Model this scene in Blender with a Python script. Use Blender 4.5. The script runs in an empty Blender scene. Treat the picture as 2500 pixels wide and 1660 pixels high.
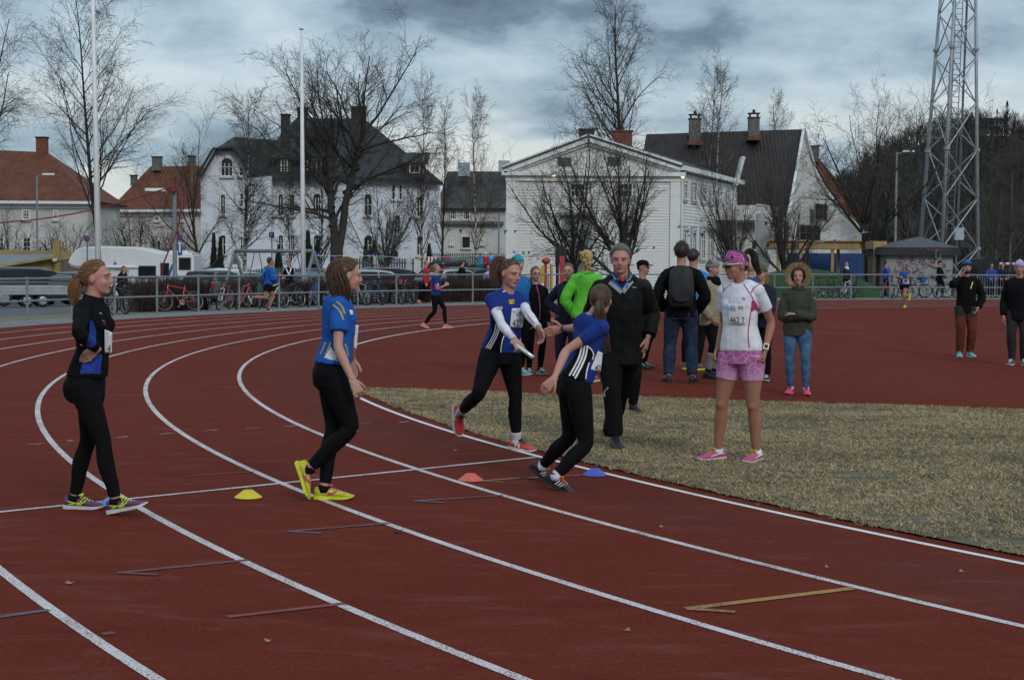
import bpy, bmesh, math, random
import numpy as np
from mathutils import Vector, Matrix, noise as mnoise
from mathutils.bvhtree import BVHTree
R = math.radians
scene = bpy.context.scene
col = scene.collection
# ---------------------------------------------------------------- camera
FPX, HZ, CAMZ, ROLL = 3895.7, 636.3, 1.652, 0.006      # focal length in px of a 2500 px wide frame
PITCH = math.atan((830 - HZ) / FPX)
cam = bpy.data.objects.new('camera', bpy.data.cameras.new('camera')); col.objects.link(cam)
cam.data.sensor_width = 36; cam.data.lens = 36 * FPX / 2500
cam.data.clip_start = .1; cam.data.clip_end = 4000
cam.matrix_world = Matrix.Translation((0, 0, CAMZ)) @ Matrix.Rotation(math.pi/2 - PITCH, 4, 'X') @ Matrix.Rotation(ROLL, 4, 'Z')
scene.camera = cam
# ---------------------------------------------------------------- sky and light
SUN_EL, SUN_AZ = R(30), R(155)                            # azimuth clockwise from +Y (view direction)
w = bpy.data.worlds.new('World'); scene.world = w; w.use_nodes = True
nt = w.node_tree; nt.nodes.clear()
def N(tree, typ, **kw):
    n = tree.nodes.new(typ)
    for k, v in kw.items():
        if k in n.inputs.keys(): n.inputs[k].default_value = v
        else: setattr(n, k, v)
    return n
def math_n(tree, op, a, b=None, c=None):
    n = tree.nodes.new('ShaderNodeMath'); n.operation = op
    for i, v in enumerate((a, b, c)):
        if v is None: continue
        if isinstance(v, (int, float)): n.inputs[i].default_value = v
        else: tree.links.new(v, n.inputs[i])
    return n.outputs[0]
def mixc(tree, f, a, b, mode='MIX'):
    n = tree.nodes.new('ShaderNodeMix'); n.data_type = 'RGBA'; n.blend_type = mode
    for sock, v in ((n.inputs[0], f), (n.inputs[6], a), (n.inputs[7], b)):
        if isinstance(v, (int, float)): sock.default_value = v
        elif isinstance(v, tuple): sock.default_value = v if len(v) == 4 else v + (1,)
        else: tree.links.new(v, sock)
    return n.outputs[2]
def ramp(tree, f, stops, interp='LINEAR'):
    n = tree.nodes.new('ShaderNodeValToRGB'); n.color_ramp.interpolation = interp
    e = n.color_ramp.elements
    while len(e) < len(stops): e.new(.5)
    for el, (p, c) in zip(e, stops):
        el.position = p; el.color = (c, c, c, 1) if isinstance(c, (int, float)) else tuple(c) + (1,)
    tree.links.new(f, n.inputs[0]); return n.outputs[0]
tc = N(nt, 'ShaderNodeTexCoord'); sep = N(nt, 'ShaderNodeSeparateXYZ'); nt.links.new(tc.outputs['Generated'], sep.inputs[0])
zc = math_n(nt, 'MAXIMUM', sep.outputs[2], 0.0)
zz = math_n(nt, 'ADD', zc, .30)
cmb = N(nt, 'ShaderNodeCombineXYZ')
nt.links.new(math_n(nt, 'DIVIDE', sep.outputs[0], zz), cmb.inputs[0]); nt.links.new(math_n(nt, 'DIVIDE', sep.outputs[1], zz), cmb.inputs[1])
cmb.inputs[2].default_value = 5.15
n1 = N(nt, 'ShaderNodeTexNoise', Scale=2.0, Detail=9.0, Roughness=.54, Distortion=.15); nt.links.new(cmb.outputs[0], n1.inputs['Vector'])
n2 = N(nt, 'ShaderNodeTexNoise', Scale=7.0, Detail=8.0, Roughness=.6, Distortion=.15); nt.links.new(cmb.outputs[0], n2.inputs['Vector'])
cl = math_n(nt, 'ADD', math_n(nt, 'MULTIPLY', n1.outputs[0], .74), math_n(nt, 'MULTIPLY', n2.outputs[0], .26))
cloud = ramp(nt, cl, [(.36, (.070, .102, .150)), (.43, (.145, .205, .275)), (.48, (.27, .365, .445)), (.56, (.41, .52, .60)), (.64, (.56, .65, .70))])
low = ramp(nt, zc, [(0.0, 1.0), (.05, .85), (.11, 0.0)])          # thinner cloud towards the horizon
cloud = mixc(nt, math_n(nt, 'MULTIPLY', low, .5), cloud, (.40, .52, .60))
gap = math_n(nt, 'MULTIPLY', low, ramp(nt, n1.outputs[0], [(.50, 0.0), (.58, 1.0)]))
cloud = mixc(nt, math_n(nt, 'MULTIPLY', gap, .75), cloud, (.86, .84, .74))
over = math_n(nt, 'ADD', math_n(nt, 'MULTIPLY', zc, 1.35), 1.0)    # overcast skies brighten towards the zenith
ovc = N(nt, 'ShaderNodeVectorMath', operation='SCALE'); nt.links.new(cloud, ovc.inputs[0]); nt.links.new(over, ovc.inputs['Scale'])
sky = N(nt, 'ShaderNodeTexSky', sky_type='NISHITA', sun_disc=False, sun_elevation=SUN_EL, sun_rotation=SUN_AZ)
skb = N(nt, 'ShaderNodeVectorMath', operation='SCALE'); nt.links.new(sky.outputs[0], skb.inputs[0]); skb.inputs['Scale'].default_value = .08
fin = mixc(nt, .9, skb.outputs[0], ovc.outputs[0])
bg = N(nt, 'ShaderNodeBackground', Strength=1.0); nt.links.new(fin, bg.inputs[0])
wo = N(nt, 'ShaderNodeOutputWorld'); nt.links.new(bg.outputs[0], wo.inputs[0])
sun = bpy.data.objects.new('sun', bpy.data.lights.new('sun', 'SUN')); col.objects.link(sun)
sun.data.energy = 1.15; sun.data.angle = R(16); sun.data.color = (1, .95, .88)
sd = Vector((math.sin(SUN_AZ)*math.cos(SUN_EL), math.cos(SUN_AZ)*math.cos(SUN_EL), math.sin(SUN_EL)))
sun.rotation_euler = sd.to_track_quat('Z', 'Y').to_euler(); sun.location = (0, 0, 60)
vs = scene.view_settings; vs.view_transform = 'Standard'; vs.look = 'None'; vs.gamma = 1; vs.exposure = 0.0; vs.use_curve_mapping = False
# ---------------------------------------------------------------- helpers
CM = cam.matrix_world.copy(); CMI = CM.inverted(); CROT = CM.to_3x3()
def ray(x, y):
    return (CROT @ Vector(((x - 1250)/FPX, -(y - 830)/FPX, -1))).normalized()
def W(x, y, d):                                          # point seen at (x, y) of the 2500 px frame, d metres ahead
    r = ray(x, y); return Vector((0, 0, CAMZ)) + r * (d / r.y)
def G(x, y, z=0.0):                                      # the same on the ground
    r = ray(x, y); return Vector((0, 0, CAMZ)) + r * ((z - CAMZ) / r.z)
def proj(p):
    q = CMI @ Vector(p); return (1250 + FPX*q.x/-q.z, 830 - FPX*q.y/-q.z)
BC = Vector((33.388, 28.679, 0)); R0 = 36.5; LW = 1.22    # centre and inner radius of the bend
def lot(x, y):                                           # the ground falls gently beyond the fence
    r = math.hypot(x - BC.x, y - BC.y); return -0.012 if r < 50 else -0.012 - .9*min(1, (r - 50)/36)
def tag(o, label=None, cat=None, group=None, kind=None):
    if label: o['label'] = label
    if cat: o['category'] = cat
    if group: o['group'] = group
    if kind: o['kind'] = kind
    return o
def empty(name, loc=(0, 0, 0), rz=0, label=None, cat=None, group=None):
    o = bpy.data.objects.new(name, None); col.objects.link(o); o.location = loc; o.rotation_euler = (0, 0, rz)
    o.empty_display_size = .2
    return tag(o, label, cat, group)
def copy_tree(o, parent=None):
    c = o.copy(); col.objects.link(c)
    if parent is not None: c.parent = parent
    for ch in KIDS.get(o.name, []): copy_tree(ch, c)
    KIDS.setdefault(c.name, [])
    if parent is not None: KIDS.setdefault(parent.name, []).append(c)
    return c
KIDS = {}
def link(me, name, mats, parent=None, smooth=False):
    o = bpy.data.objects.new(name, me); col.objects.link(o)
    if not isinstance(mats, (list, tuple)): mats = [mats]
    if not len(me.materials):
        for m in mats: me.materials.append(M[m] if isinstance(m, str) else m)
    if parent is not None:
        o.parent = parent; KIDS.setdefault(parent.name, []).append(o)
    if smooth: me.polygons.foreach_set('use_smooth', [True]*len(me.polygons))
    return o
class MB:
    def __init__(s): s.v = []; s.f = []; s.m = []
    def add(s, vs, fs, mi=0):
        b = len(s.v); s.v += [tuple(v) for v in vs]; s.f += [tuple(i + b for i in f) for f in fs]; s.m += [mi]*len(fs); return s
    def box(s, c, size, rot=None, mi=0):
        c = Vector(c); h = [x/2 for x in size]
        vs = [Vector((a*h[0], b*h[1], d*h[2])) for a in (-1, 1) for b in (-1, 1) for d in (-1, 1)]
        if rot is not None: vs = [rot @ v for v in vs]
        return s.add([c + v for v in vs], [(0,1,3,2),(4,6,7,5),(0,4,5,1),(2,3,7,6),(0,2,6,4),(1,5,7,3)], mi)
    def bar(s, a, b, wd, th, up=(0, 0, 1), mi=0):          # a board between two points
        a = Vector(a); b = Vector(b); d = b - a
        if d.length < 1e-6: return s
        z = d.normalized(); x = z.cross(Vector(up))
        if x.length < 1e-4: x = z.cross(Vector((1, 0, 0)))
        x.normalize(); y = x.cross(z)
        return s.box((a + b)/2, (wd, th, d.length), Matrix((x, y, z)).transposed(), mi)
    def tube(s, pts, rad, n=8, cap=True, mi=0, flat=None):
        pts = [Vector(p) for p in pts]; L = len(pts)
        if not isinstance(rad, (list, tuple)): rad = [rad]*L
        b = len(s.v); ref = Vector((0, 0, 1)); t0 = (pts[1] - pts[0]).normalized()
        if abs(t0.z) > .9: ref = Vector((1, 0, 0))
        u = t0.cross(ref).normalized()
        for i, p in enumerate(pts):
            t = (pts[min(i+1, L-1)] - pts[max(i-1, 0)])
            t = t.normalized() if t.length > 1e-9 else t0
            u = (u - t*u.dot(t)); u = u.normalized() if u.length > 1e-6 else t.orthogonal().normalized()
            v = t.cross(u); r = rad[i]
            for k in range(n):
                a = 2*math.pi*k/n; s.v.append(tuple(p + u*(r*math.cos(a)) + v*(r*math.sin(a)*(flat or 1))))
        fs = [(b+i*n+k, b+i*n+(k+1) % n, b+(i+1)*n+(k+1) % n, b+(i+1)*n+k) for i in range(L-1) for k in range(n)]
        if cap: fs += [tuple(b+k for k in reversed(range(n))), tuple(b+(L-1)*n+k for k in range(n))]
        s.f += fs; s.m += [mi]*len(fs); return s
    def loft(s, rings, cap=True, mi=0):
        n = len(rings[0]); b = len(s.v)
        for r in rings: s.v += [tuple(p) for p in r]
        fs = [(b+i*n+k, b+i*n+(k+1) % n, b+(i+1)*n+(k+1) % n, b+(i+1)*n+k) for i in range(len(rings)-1) for k in range(n)]
        if cap: fs += [tuple(b+k for k in reversed(range(n))), tuple(b+(len(rings)-1)*n+k for k in range(n))]
        s.f += fs; s.m += [mi]*len(fs); return s
    def prism(s, poly, off, mi=0):                       # a flat polygon given a thickness
        n = len(poly); off = Vector(off); a = [Vector(p) for p in poly]; c = [p + off for p in a]
        fs = [tuple(reversed(range(n))), tuple(range(n, 2*n))] + [(i, (i+1) % n, n+(i+1) % n, n+i) for i in range(n)]
        return s.add(a + c, fs, mi)
    def lathe(s, prof, n=16, c=(0, 0, 0), mi=0):
        return s.loft([[(c[0]+r*math.cos(2*math.pi*k/n), c[1]+r*math.sin(2*math.pi*k/n), c[2]+z) for k in range(n)] for r, z in prof], True, mi)
    def ell(s, c, rad, rot=None, nu=14, nv=9, mi=0):
        rings = []; c = Vector(c)
        for j in range(nv):
            a = -math.pi/2 + math.pi*(j+.15)/(nv - 1 + .3); rr = []
            for k in range(nu):
                t = 2*math.pi*k/nu
                p = Vector((math.cos(a)*math.cos(t)*rad[0], math.cos(a)*math.sin(t)*rad[1], math.sin(a)*rad[2]))
                rr.append(c + (rot @ p if rot is not None else p))
            rings.append(rr)
        return s.loft(rings, True, mi)
    def mesh(s, name='m', fix=True):
        me = bpy.data.meshes.new(name); me.from_pydata(s.v, [], s.f)
        if any(s.m): me.polygons.foreach_set('material_index', s.m)
        if fix:
            bm = bmesh.new(); bm.from_mesh(me); bmesh.ops.recalc_face_normals(bm, faces=bm.faces); bm.to_mesh(me); bm.free()
        me.update(); return me
    def build(s, name, mats, parent=None, smooth=False, fix=True):
        return link(s.mesh(name, fix), name, mats, parent, smooth)
# ---------------------------------------------------------------- materials
M = {}
def mat(name, c, rough=.8, var=.12, scale=6, bump=0., bscale=40, c2=None, metal=0., spec=.5, coord='Object', stretch=None, detail=5, thr=None):
    m = bpy.data.materials.new(name); m.use_nodes = True; t = m.node_tree
    b = t.nodes['Principled BSDF']; b.inputs['Roughness'].default_value = rough; b.inputs['Metallic'].default_value = metal
    b.inputs['Specular IOR Level'].default_value = spec
    tcn = N(t, 'ShaderNodeTexCoord'); vec = tcn.outputs[coord]
    if stretch:
        mp = N(t, 'ShaderNodeMapping'); mp.inputs['Scale'].default_value = stretch; t.links.new(vec, mp.inputs[0]); vec = mp.outputs[0]
    nz = N(t, 'ShaderNodeTexNoise', Scale=scale, Detail=detail, Roughness=.6); t.links.new(vec, nz.inputs['Vector'])
    if c2 is None:
        lo = tuple(max(0, x*(1 - var*1.6)) for x in c); hi = tuple(min(1, x*(1 + var*1.6)) for x in c)
    else: lo, hi = c, c2
    a, z = thr or (.32, .68)
    t.links.new(ramp(t, nz.outputs[0], [(a, lo), (z, hi)]), b.inputs['Base Color'])
    if bump:
        nb = N(t, 'ShaderNodeTexNoise', Scale=bscale, Detail=4.0); t.links.new(vec, nb.inputs['Vector'])
        bp = N(t, 'ShaderNodeBump', Strength=bump, Distance=.02); t.links.new(nb.outputs[0], bp.inputs['Height']); t.links.new(bp.outputs[0], b.inputs['Normal'])
    M[name] = m; return m
# ---------------------------------------------------------------- ground, track, markings
mat('asphalt', (.085, .088, .09), .9, .18, .8, .3, 60)
mat('apron', (.17, .175, .175), .9, .1, 1.5, .3, 80)
mat('verge', (.12, .10, .058), .95, c2=(.2, .165, .1), scale=3, bump=.6, bscale=25)
mat('turf', (.022, .055, .02), .95, .2, 5, .5, 60)
def track_mat():
    m = bpy.data.materials.new('track'); m.use_nodes = True; t = m.node_tree; b = t.nodes['Principled BSDF']
    tcn = N(t, 'ShaderNodeTexCoord'); o = tcn.outputs['Object']
    big = N(t, 'ShaderNodeTexNoise', Scale=.35, Detail=6.0, Roughness=.6); t.links.new(o, big.inputs['Vector'])
    mid = N(t, 'ShaderNodeTexNoise', Scale=4.5, Detail=5.0, Roughness=.65); t.links.new(o, mid.inputs['Vector'])
    fin_ = N(t, 'ShaderNodeTexNoise', Scale=150.0, Detail=3.0, Roughness=.7); t.links.new(o, fin_.inputs['Vector'])
    c = mixc(t, ramp(t, big.outputs[0], [(.3, 0.), (.7, 1.)]), (.136, .0212, .0104), (.162, .0290, .0155))
    c = mixc(t, ramp(t, mid.outputs[0], [(.42, 0.), (.75, .5)]), c, (.150, .030, .021))
    # lane 1 is worn and greyer, streaked along the running direction
    ln = N(t, 'ShaderNodeVectorMath', operation='LENGTH'); t.links.new(o, ln.inputs[0]); r = ln.outputs['Value']
    mr = N(t, 'ShaderNodeMapRange', interpolation_type='SMOOTHSTEP'); t.links.new(r, mr.inputs[0]); mr.inputs[1].default_value = 36.45; mr.inputs[2].default_value = 36.95
    mr2 = N(t, 'ShaderNodeMapRange', interpolation_type='SMOOTHSTEP'); t.links.new(r, mr2.inputs[0]); mr2.inputs[1].default_value = 37.9; mr2.inputs[2].default_value = 37.1
    wear = math_n(t, 'MULTIPLY', math_n(t, 'MULTIPLY', mr.outputs[0], mr2.outputs[0]), ramp(t, big.outputs[0], [(.35, .2), (.6, .6)]))
    c = mixc(t, wear, c, (.098, .034, .027))
    c = mixc(t, ramp(t, fin_.outputs[0], [(.3, .75), (.5, 0.), (.62, 0.)]), c, (.06, .014, .011))
    sp = ramp(t, fin_.outputs[0], [(.60, 0.), (.78, .55)]); c = mixc(t, sp, c, (.26, .075, .055))
    gr = N(t, 'ShaderNodeTexNoise', Scale=42.0, Detail=6.0, Roughness=.75); t.links.new(o, gr.inputs['Vector'])          # rubber granules
    c = mixc(t, ramp(t, gr.outputs[0], [(.34, .6), (.47, 0.)]), c, (.055, .011, .008)); c = mixc(t, ramp(t, gr.outputs[0], [(.54, 0.), (.70, .6)]), c, (.235, .062, .045))
    mpn = N(t, 'ShaderNodeMapping'); mpn.inputs['Scale'].default_value = (1., 2.6, 1.); mpn.inputs['Rotation'].default_value = (0, 0, .5); t.links.new(o, mpn.inputs[0])
    sc = N(t, 'ShaderNodeTexNoise', Scale=1.7, Detail=9.0, Roughness=.72, Distortion=.6); t.links.new(mpn.outputs[0], sc.inputs['Vector'])      # scuffs and dust
    c = mixc(t, ramp(t, sc.outputs[0], [(.53, 0.), (.72, .62)]), c, (.178, .068, .050)); c = mixc(t, ramp(t, sc.outputs[0], [(.30, .5), (.44, 0.)]), c, (.075, .013, .009))
    t.links.new(c, b.inputs['Base Color']); b.inputs['Roughness'].default_value = .82; b.inputs['Specular IOR Level'].default_value = .03
    bp = N(t, 'ShaderNodeBump', Strength=.5, Distance=.006); t.links.new(fin_.outputs[0], bp.inputs['Height']); t.links.new(bp.outputs[0], b.inputs['Normal'])
    M['track'] = m
track_mat()
def paint(name, c, holes=.46, dirt=(.16, .035, .026), fade=.3):
    m = bpy.data.materials.new(name); m.use_nodes = True; t = m.node_tree; b = t.nodes['Principled BSDF']
    tcn = N(t, 'ShaderNodeTexCoord'); nz = N(t, 'ShaderNodeTexNoise', Scale=95.0, Detail=2.0, Roughness=.8); t.links.new(tcn.outputs['Object'], nz.inputs['Vector'])
    lg = N(t, 'ShaderNodeTexNoise', Scale=2.2, Detail=4.0); t.links.new(tcn.outputs['Object'], lg.inputs['Vector'])
    v = math_n(t, 'ADD', nz.outputs[0], math_n(t, 'MULTIPLY', math_n(t, 'SUBTRACT', lg.outputs[0], .5), fade))
    t.links.new(mixc(t, ramp(t, v, [(holes - .06, 1.), (holes + .03, 0.)]), c, dirt), b.inputs['Base Color']); b.inputs['Roughness'].default_value = .75
    M[name] = m
paint('line_white', (.62, .57, .56), .45); paint('line_inner', (.72, .70, .69), .36); paint('line_blue', (.085, .085, .125), .52, (.13, .026, .018), .9)
paint('line_yellow', (.36, .19, .045), .48, (.15, .03, .02), .6); paint('line_faint', (.38, .23, .20), .52, (.14, .03, .02), .9); paint('line_red', (.21, .042, .036), .50, (.14, .026, .018), .9)
def ring(r0, r1, z, a0=0, a1=360, n=360, z1=None):
    vs = []; fs = []; full = (a1 - a0) >= 360
    for i in range(n + (0 if full else 1)):
        a = R(a0 + (a1 - a0)*i/n); c, s = math.cos(a), math.sin(a)
        vs += [(c*r0, s*r0, z), (c*r1, s*r1, z if z1 is None else z1)]
    k = len(vs)
    for i in range(n): fs.append((2*i, 2*i+1, (2*i+3) % k, (2*i+2) % k))
    return vs, fs
def ringobj(name, specs, m, parent=None, loc=BC):
    b = MB()
    for sp in specs: b.add(*ring(*sp))
    o = b.build(name, m, parent, fix=False)
    if parent is None: o.location = loc
    return o
bm_ = MB(); rs = [0.01, 46, 50, 58, 68, 78, 86, 120, 300, 1500]
for a, c_ in zip(rs, rs[1:]):
    bm_.add(*ring(a, c_, lot(BC.x + a, BC.y) - .03, z1=lot(BC.x + c_, BC.y) - .03))
go = bm_.build('ground', 'asphalt', fix=False); go.location = BC; tag(go, kind='structure')
apron = ringobj('path', [(46.4, 48.35, -.004, 60, 330, 270)], 'apron'); tag(apron, kind='structure')
vg = ringobj('verge', [(48.2, 50.2, -.009, 60, 330, 270)], 'verge'); tag(vg, kind='structure')
track = ringobj('running_track', [(.01, 46.42, 0)], 'track'); tag(track, kind='structure')
for k in range(9):
    rr = R0 + LW*k + (0.03 if k else 0)
    wd = .055
    ringobj('lane_line', [(rr - wd/2, rr + wd/2, .003, 60, 330, 540)], 'line_inner' if k == 0 else 'line_white', track)
def strip(a, b, wd, m, name='track_marking', z=.0045):
    a = Vector(a) - BC; b = Vector(b) - BC; a.z = b.z = z; d = (b - a).normalized(); n = Vector((-d.y, d.x, 0))*wd/2
    L = (b - a).length; k = max(1, int(L/1.0)); vs = []; fs = []
    for i in range(k+1):
        p = a + (b - a)*i/k; vs += [p - n, p + n]
    for i in range(k): fs.append((2*i, 2*i+1, 2*i+3, 2*i+2))
    MB().add(vs, fs).build(name, m, track, fix=False)
strip(G(-200, 1271), G(1308, 1116.8), .05, 'line_white')                  # exchange line across the lanes
def arrow(tip, tail, barb, m, wd=.05):
    strip(G(*tip), G(*tail), wd, m)
    if barb: strip(G(*tip), G(*barb), wd*.9, m, z=.0052)
arrow((288, 1399), (606, 1368), (385, 1404), 'line_blue'); arrow((703, 1298), (950, 1278), (785, 1303), 'line_blue')
arrow((1012, 1224), (1226, 1210), (1083, 1228), 'line_blue'); arrow((-40, 1512), (120, 1490), None, 'line_blue')
arrow((1676, 1487), (2082, 1437), (1795, 1495), 'line_yellow', .06); arrow((1170, 1175), (1262, 1168), (1228, 1178), 'line_yellow', .04)
strip(G(1262, 1168), G(1420, 1160), .03, 'line_faint'); strip(G(1290, 1169), G(1320, 1167), .04, 'line_blue', z=.0058)
strip(G(555, 1507), G(842, 1474), .05, 'line_red'); strip(G(250, 1549), G(279, 1545), .05, 'line_red')
for x0, y0, x1 in ((67, 1086, 108), (168, 1078, 176), (286, 1069, 312), (390, 1060.5, 426), (497, 1052.5, 533), (600, 1047, 636), (695, 1042, 727), (880, 1034, 905), (975, 1032, 997)):
    strip(G(x0, y0), G(x1, y0 - 3), .045, 'line_faint', z=.004)
for x0, y0, x1, y1 in ((517, 946, 592, 945), (270, 966, 352, 964), (12, 988, 85, 987)): strip(G(x0, y0), G(x1, y1), .04, 'line_blue')
strip(G(450, 1163), G(620, 1152), .03, 'line_red'); strip(G(45, 788), G(170, 792), .06, 'line_faint')
strip(G(1480, 803), G(2600, 823), .05, 'line_faint'); strip(G(1990, 797), G(2110, 798), .05, 'line_faint'); strip(G(2180, 740), G(2230, 743), .06, 'line_faint')
# dry grass wedge inside the bend
A_, B_ = G(860, 947), G(2560, 1004); gdir = (B_ - A_).normalized()
def in_grass(x, y):
    if math.hypot(x - BC.x, y - BC.y) > R0 - .13 + .05*mnoise.noise(Vector((x*6, y*6, 8))): return False
    if .55*mnoise.noise(Vector((x*.9, y*2.2, 5))) + .5*mnoise.noise(Vector((x*4, y*7, 2))) > .27: return False
    e = .16*mnoise.noise(Vector((x*1.3, y*1.3, 0))) + .05*mnoise.noise(Vector((x*7, y*7, 3)))
    return (x - A_.x)*gdir.y - (y - A_.y)*gdir.x > e
mat('dry_grass', (.055, .046, .026), .95, c2=(.17, .13, .075), scale=1.6, bump=.9, bscale=30, detail=9)
arc = [];
for i in range(200):
    a = R(168 + i*.45); p = BC + Vector((math.cos(a), math.sin(a), 0))*(R0 - .17)
    if (p.x - A_.x)*gdir.y - (p.y - A_.y)*gdir.x > 0: arc.append(p)
p_end = arc[-1]
top = []
a_s = arc[0]; far = A_ + gdir*((p_end - A_).dot(gdir) + 4)
for i in range(121):
    q = a_s.lerp(far, i/120); q = A_ + gdir*(q - A_).dot(gdir)
    nn = Vector((gdir.y, -gdir.x, 0)); top.append(q + nn*(.16*mnoise.noise(Vector((q.x*1.3, q.y*1.3, 0))) + .05*mnoise.noise(Vector((q.x*7, q.y*7, 3)))))
gm = MB(); poly = [Vector((p.x, p.y, .012)) for p in arc] + [Vector((q.x, q.y, .012)) for q in reversed(top)]
gm.add(poly, [tuple(range(len(poly)))])
gp = gm.build('lawn', 'dry_grass', fix=False); tag(gp, kind='structure')
rng = np.random.default_rng(5)
def blades(name, test, bbox, n, hmin, hmax, mats, lean=1.2, wd=.004, zf=None, parent=None):
    xs = rng.uniform(bbox[0], bbox[1], n*3); ys = rng.uniform(bbox[2], bbox[3], n*3)
    keep = np.array([test(a, b) for a, b in zip(xs, ys)]); xs = xs[keep][:n]; ys = ys[keep][:n]; n = len(xs)
    h = rng.uniform(hmin, hmax, n); an = rng.uniform(0, 6.283, n); le = rng.normal(0, lean, (n, 2))*h[:, None]
    z0 = np.full(n, .012) if zf is None else np.array([zf(a, b) for a, b in zip(xs, ys)])
    V = np.zeros((n, 3, 3)); dx = np.cos(an)*wd; dy = np.sin(an)*wd
    V[:, 0] = np.stack([xs - dx, ys - dy, z0], 1); V[:, 1] = np.stack([xs + dx, ys + dy, z0], 1); V[:, 2] = np.stack([xs + le[:, 0], ys + le[:, 1], z0 + h], 1)
    me = bpy.data.meshes.new(name); me.vertices.add(n*3); me.vertices.foreach_set('co', V.reshape(-1)); me.loops.add(n*3); me.loops.foreach_set('vertex_index', np.arange(n*3)); me.polygons.add(n)
    me.polygons.foreach_set('loop_start', np.arange(0, n*3, 3)); me.polygons.foreach_set('loop_total', np.full(n, 3))
    k = np.array([.7*mnoise.noise(Vector((a*.5, b*1.3, 1.))) + .6*mnoise.noise(Vector((a*2.5, b*5., 4.))) for a, b in zip(xs, ys)])
    me.polygons.foreach_set('material_index', ((rng.normal(0, .38, n) + k) > .2).astype(int)); me.update(calc_edges=True)
    return link(me, name, mats, parent)
mat('straw', (.44, .33, .175), .9, .35, 30); mat('straw_dark', (.20, .155, .07), .9, .4, 4)
gb = blades('dry_grass', in_grass, (-2.6, 8, 5, 21.5), 270000, .006, .026, ['straw', 'straw_dark'], 1.6, .0036)
tag(gb, 'short dry yellow-brown grass covering the wedge of lawn inside the bend', 'grass', kind='stuff')
# ---------------------------------------------------------------- buildings
mat('plaster_white', (.62, .65, .70), .85, .06, .6, .15, 20); mat('plaster_cream', (.50, .49, .46), .9, .1, .5, .2, 20)
mat('wood_white', (.66, .65, .62), .75, .05, .8, .1, 8, stretch=(1, 1, 6)); mat('trim_white', (.70, .70, .68), .7, .04, 2)
mat('trim_green', (.30, .33, .33), .7, .06, 2); mat('pane', (.012, .014, .017), .12, .2, 3, spec=.6); mat('chimney_black', (.014, .014, .015), .6, .1, 3)
mat('brick_red', (.16, .055, .035), .9, .25, 6, .3, 30); mat('stone_grey', (.12, .11, .10), .9, .25, 3, .4, 20); mat('zinc', (.35, .40, .44), .45, .08, 2)
mat('yellow_wall', (.36, .25, .085), .85, .1, 1.5); mat('door_pink', (.26, .17, .155), .8, .06, 2); mat('black_trim', (.02, .02, .022), .6, .1, 2)
mat('garage_roof', (.20, .21, .225), .8, .08, 1); mat('lamp_on', (1, .8, .3)); M['lamp_on'].node_tree.nodes['Principled BSDF'].inputs['Emission Color'].default_value = (1, .85, .45, 1); M['lamp_on'].node_tree.nodes['Principled BSDF'].inputs['Emission Strength'].default_value = 1.6
def tilemat(name, c, c2, sx=3.2, sy=2.9):
    m = bpy.data.materials.new(name); m.use_nodes = True; t = m.node_tree; b = t.nodes['Principled BSDF']
    uv = N(t, 'ShaderNodeUVMap'); sp = N(t, 'ShaderNodeSeparateXYZ'); t.links.new(uv.outputs[0], sp.inputs[0])
    fx = math_n(t, 'FRACT', math_n(t, 'MULTIPLY', sp.outputs[0], sx)); fy = math_n(t, 'FRACT', math_n(t, 'MULTIPLY', sp.outputs[1], sy))
    hx = math_n(t, 'SINE', math_n(t, 'MULTIPLY', fx, 6.283)); h = math_n(t, 'ADD', math_n(t, 'MULTIPLY', hx, .35), math_n(t, 'SUBTRACT', 1., fy))
    fl = N(t, 'ShaderNodeVectorMath', operation='MULTIPLY'); t.links.new(uv.outputs[0], fl.inputs[0]); fl.inputs[1].default_value = (sx, sy, 1)
    f2 = N(t, 'ShaderNodeVectorMath', operation='FLOOR'); t.links.new(fl.outputs[0], f2.inputs[0])
    wn = N(t, 'ShaderNodeTexWhiteNoise', noise_dimensions='2D'); t.links.new(f2.outputs[0], wn.inputs['Vector'])
    nz = N(t, 'ShaderNodeTexNoise', Scale=.8, Detail=6.0); t.links.new(uv.outputs[0], nz.inputs['Vector'])
    f = math_n(t, 'ADD', math_n(t, 'MULTIPLY', wn.outputs[0], .45), math_n(t, 'MULTIPLY', ramp(t, nz.outputs[0], [(.35, 0.), (.68, 1.)]), .55))
    t.links.new(mixc(t, f, c, c2), b.inputs['Base Color']); b.inputs['Roughness'].default_value = .7; b.inputs['Specular IOR Level'].default_value = .3
    bp = N(t, 'ShaderNodeBump', Strength=1.0, Distance=.10); t.links.new(h, bp.inputs['Height']); t.links.new(bp.outputs[0], b.inputs['Normal'])
    M[name] = m
tilemat('tile_orange', (.10, .027, .011), (.19, .060, .025)); tilemat('tile_dark', (.018, .019, .019), (.05, .05, .048)); tilemat('tile_brown', (.022, .016, .014), (.048, .035, .031)); tilemat('tile_grey', (.04, .038, .033), (.085, .08, .068))
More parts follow.
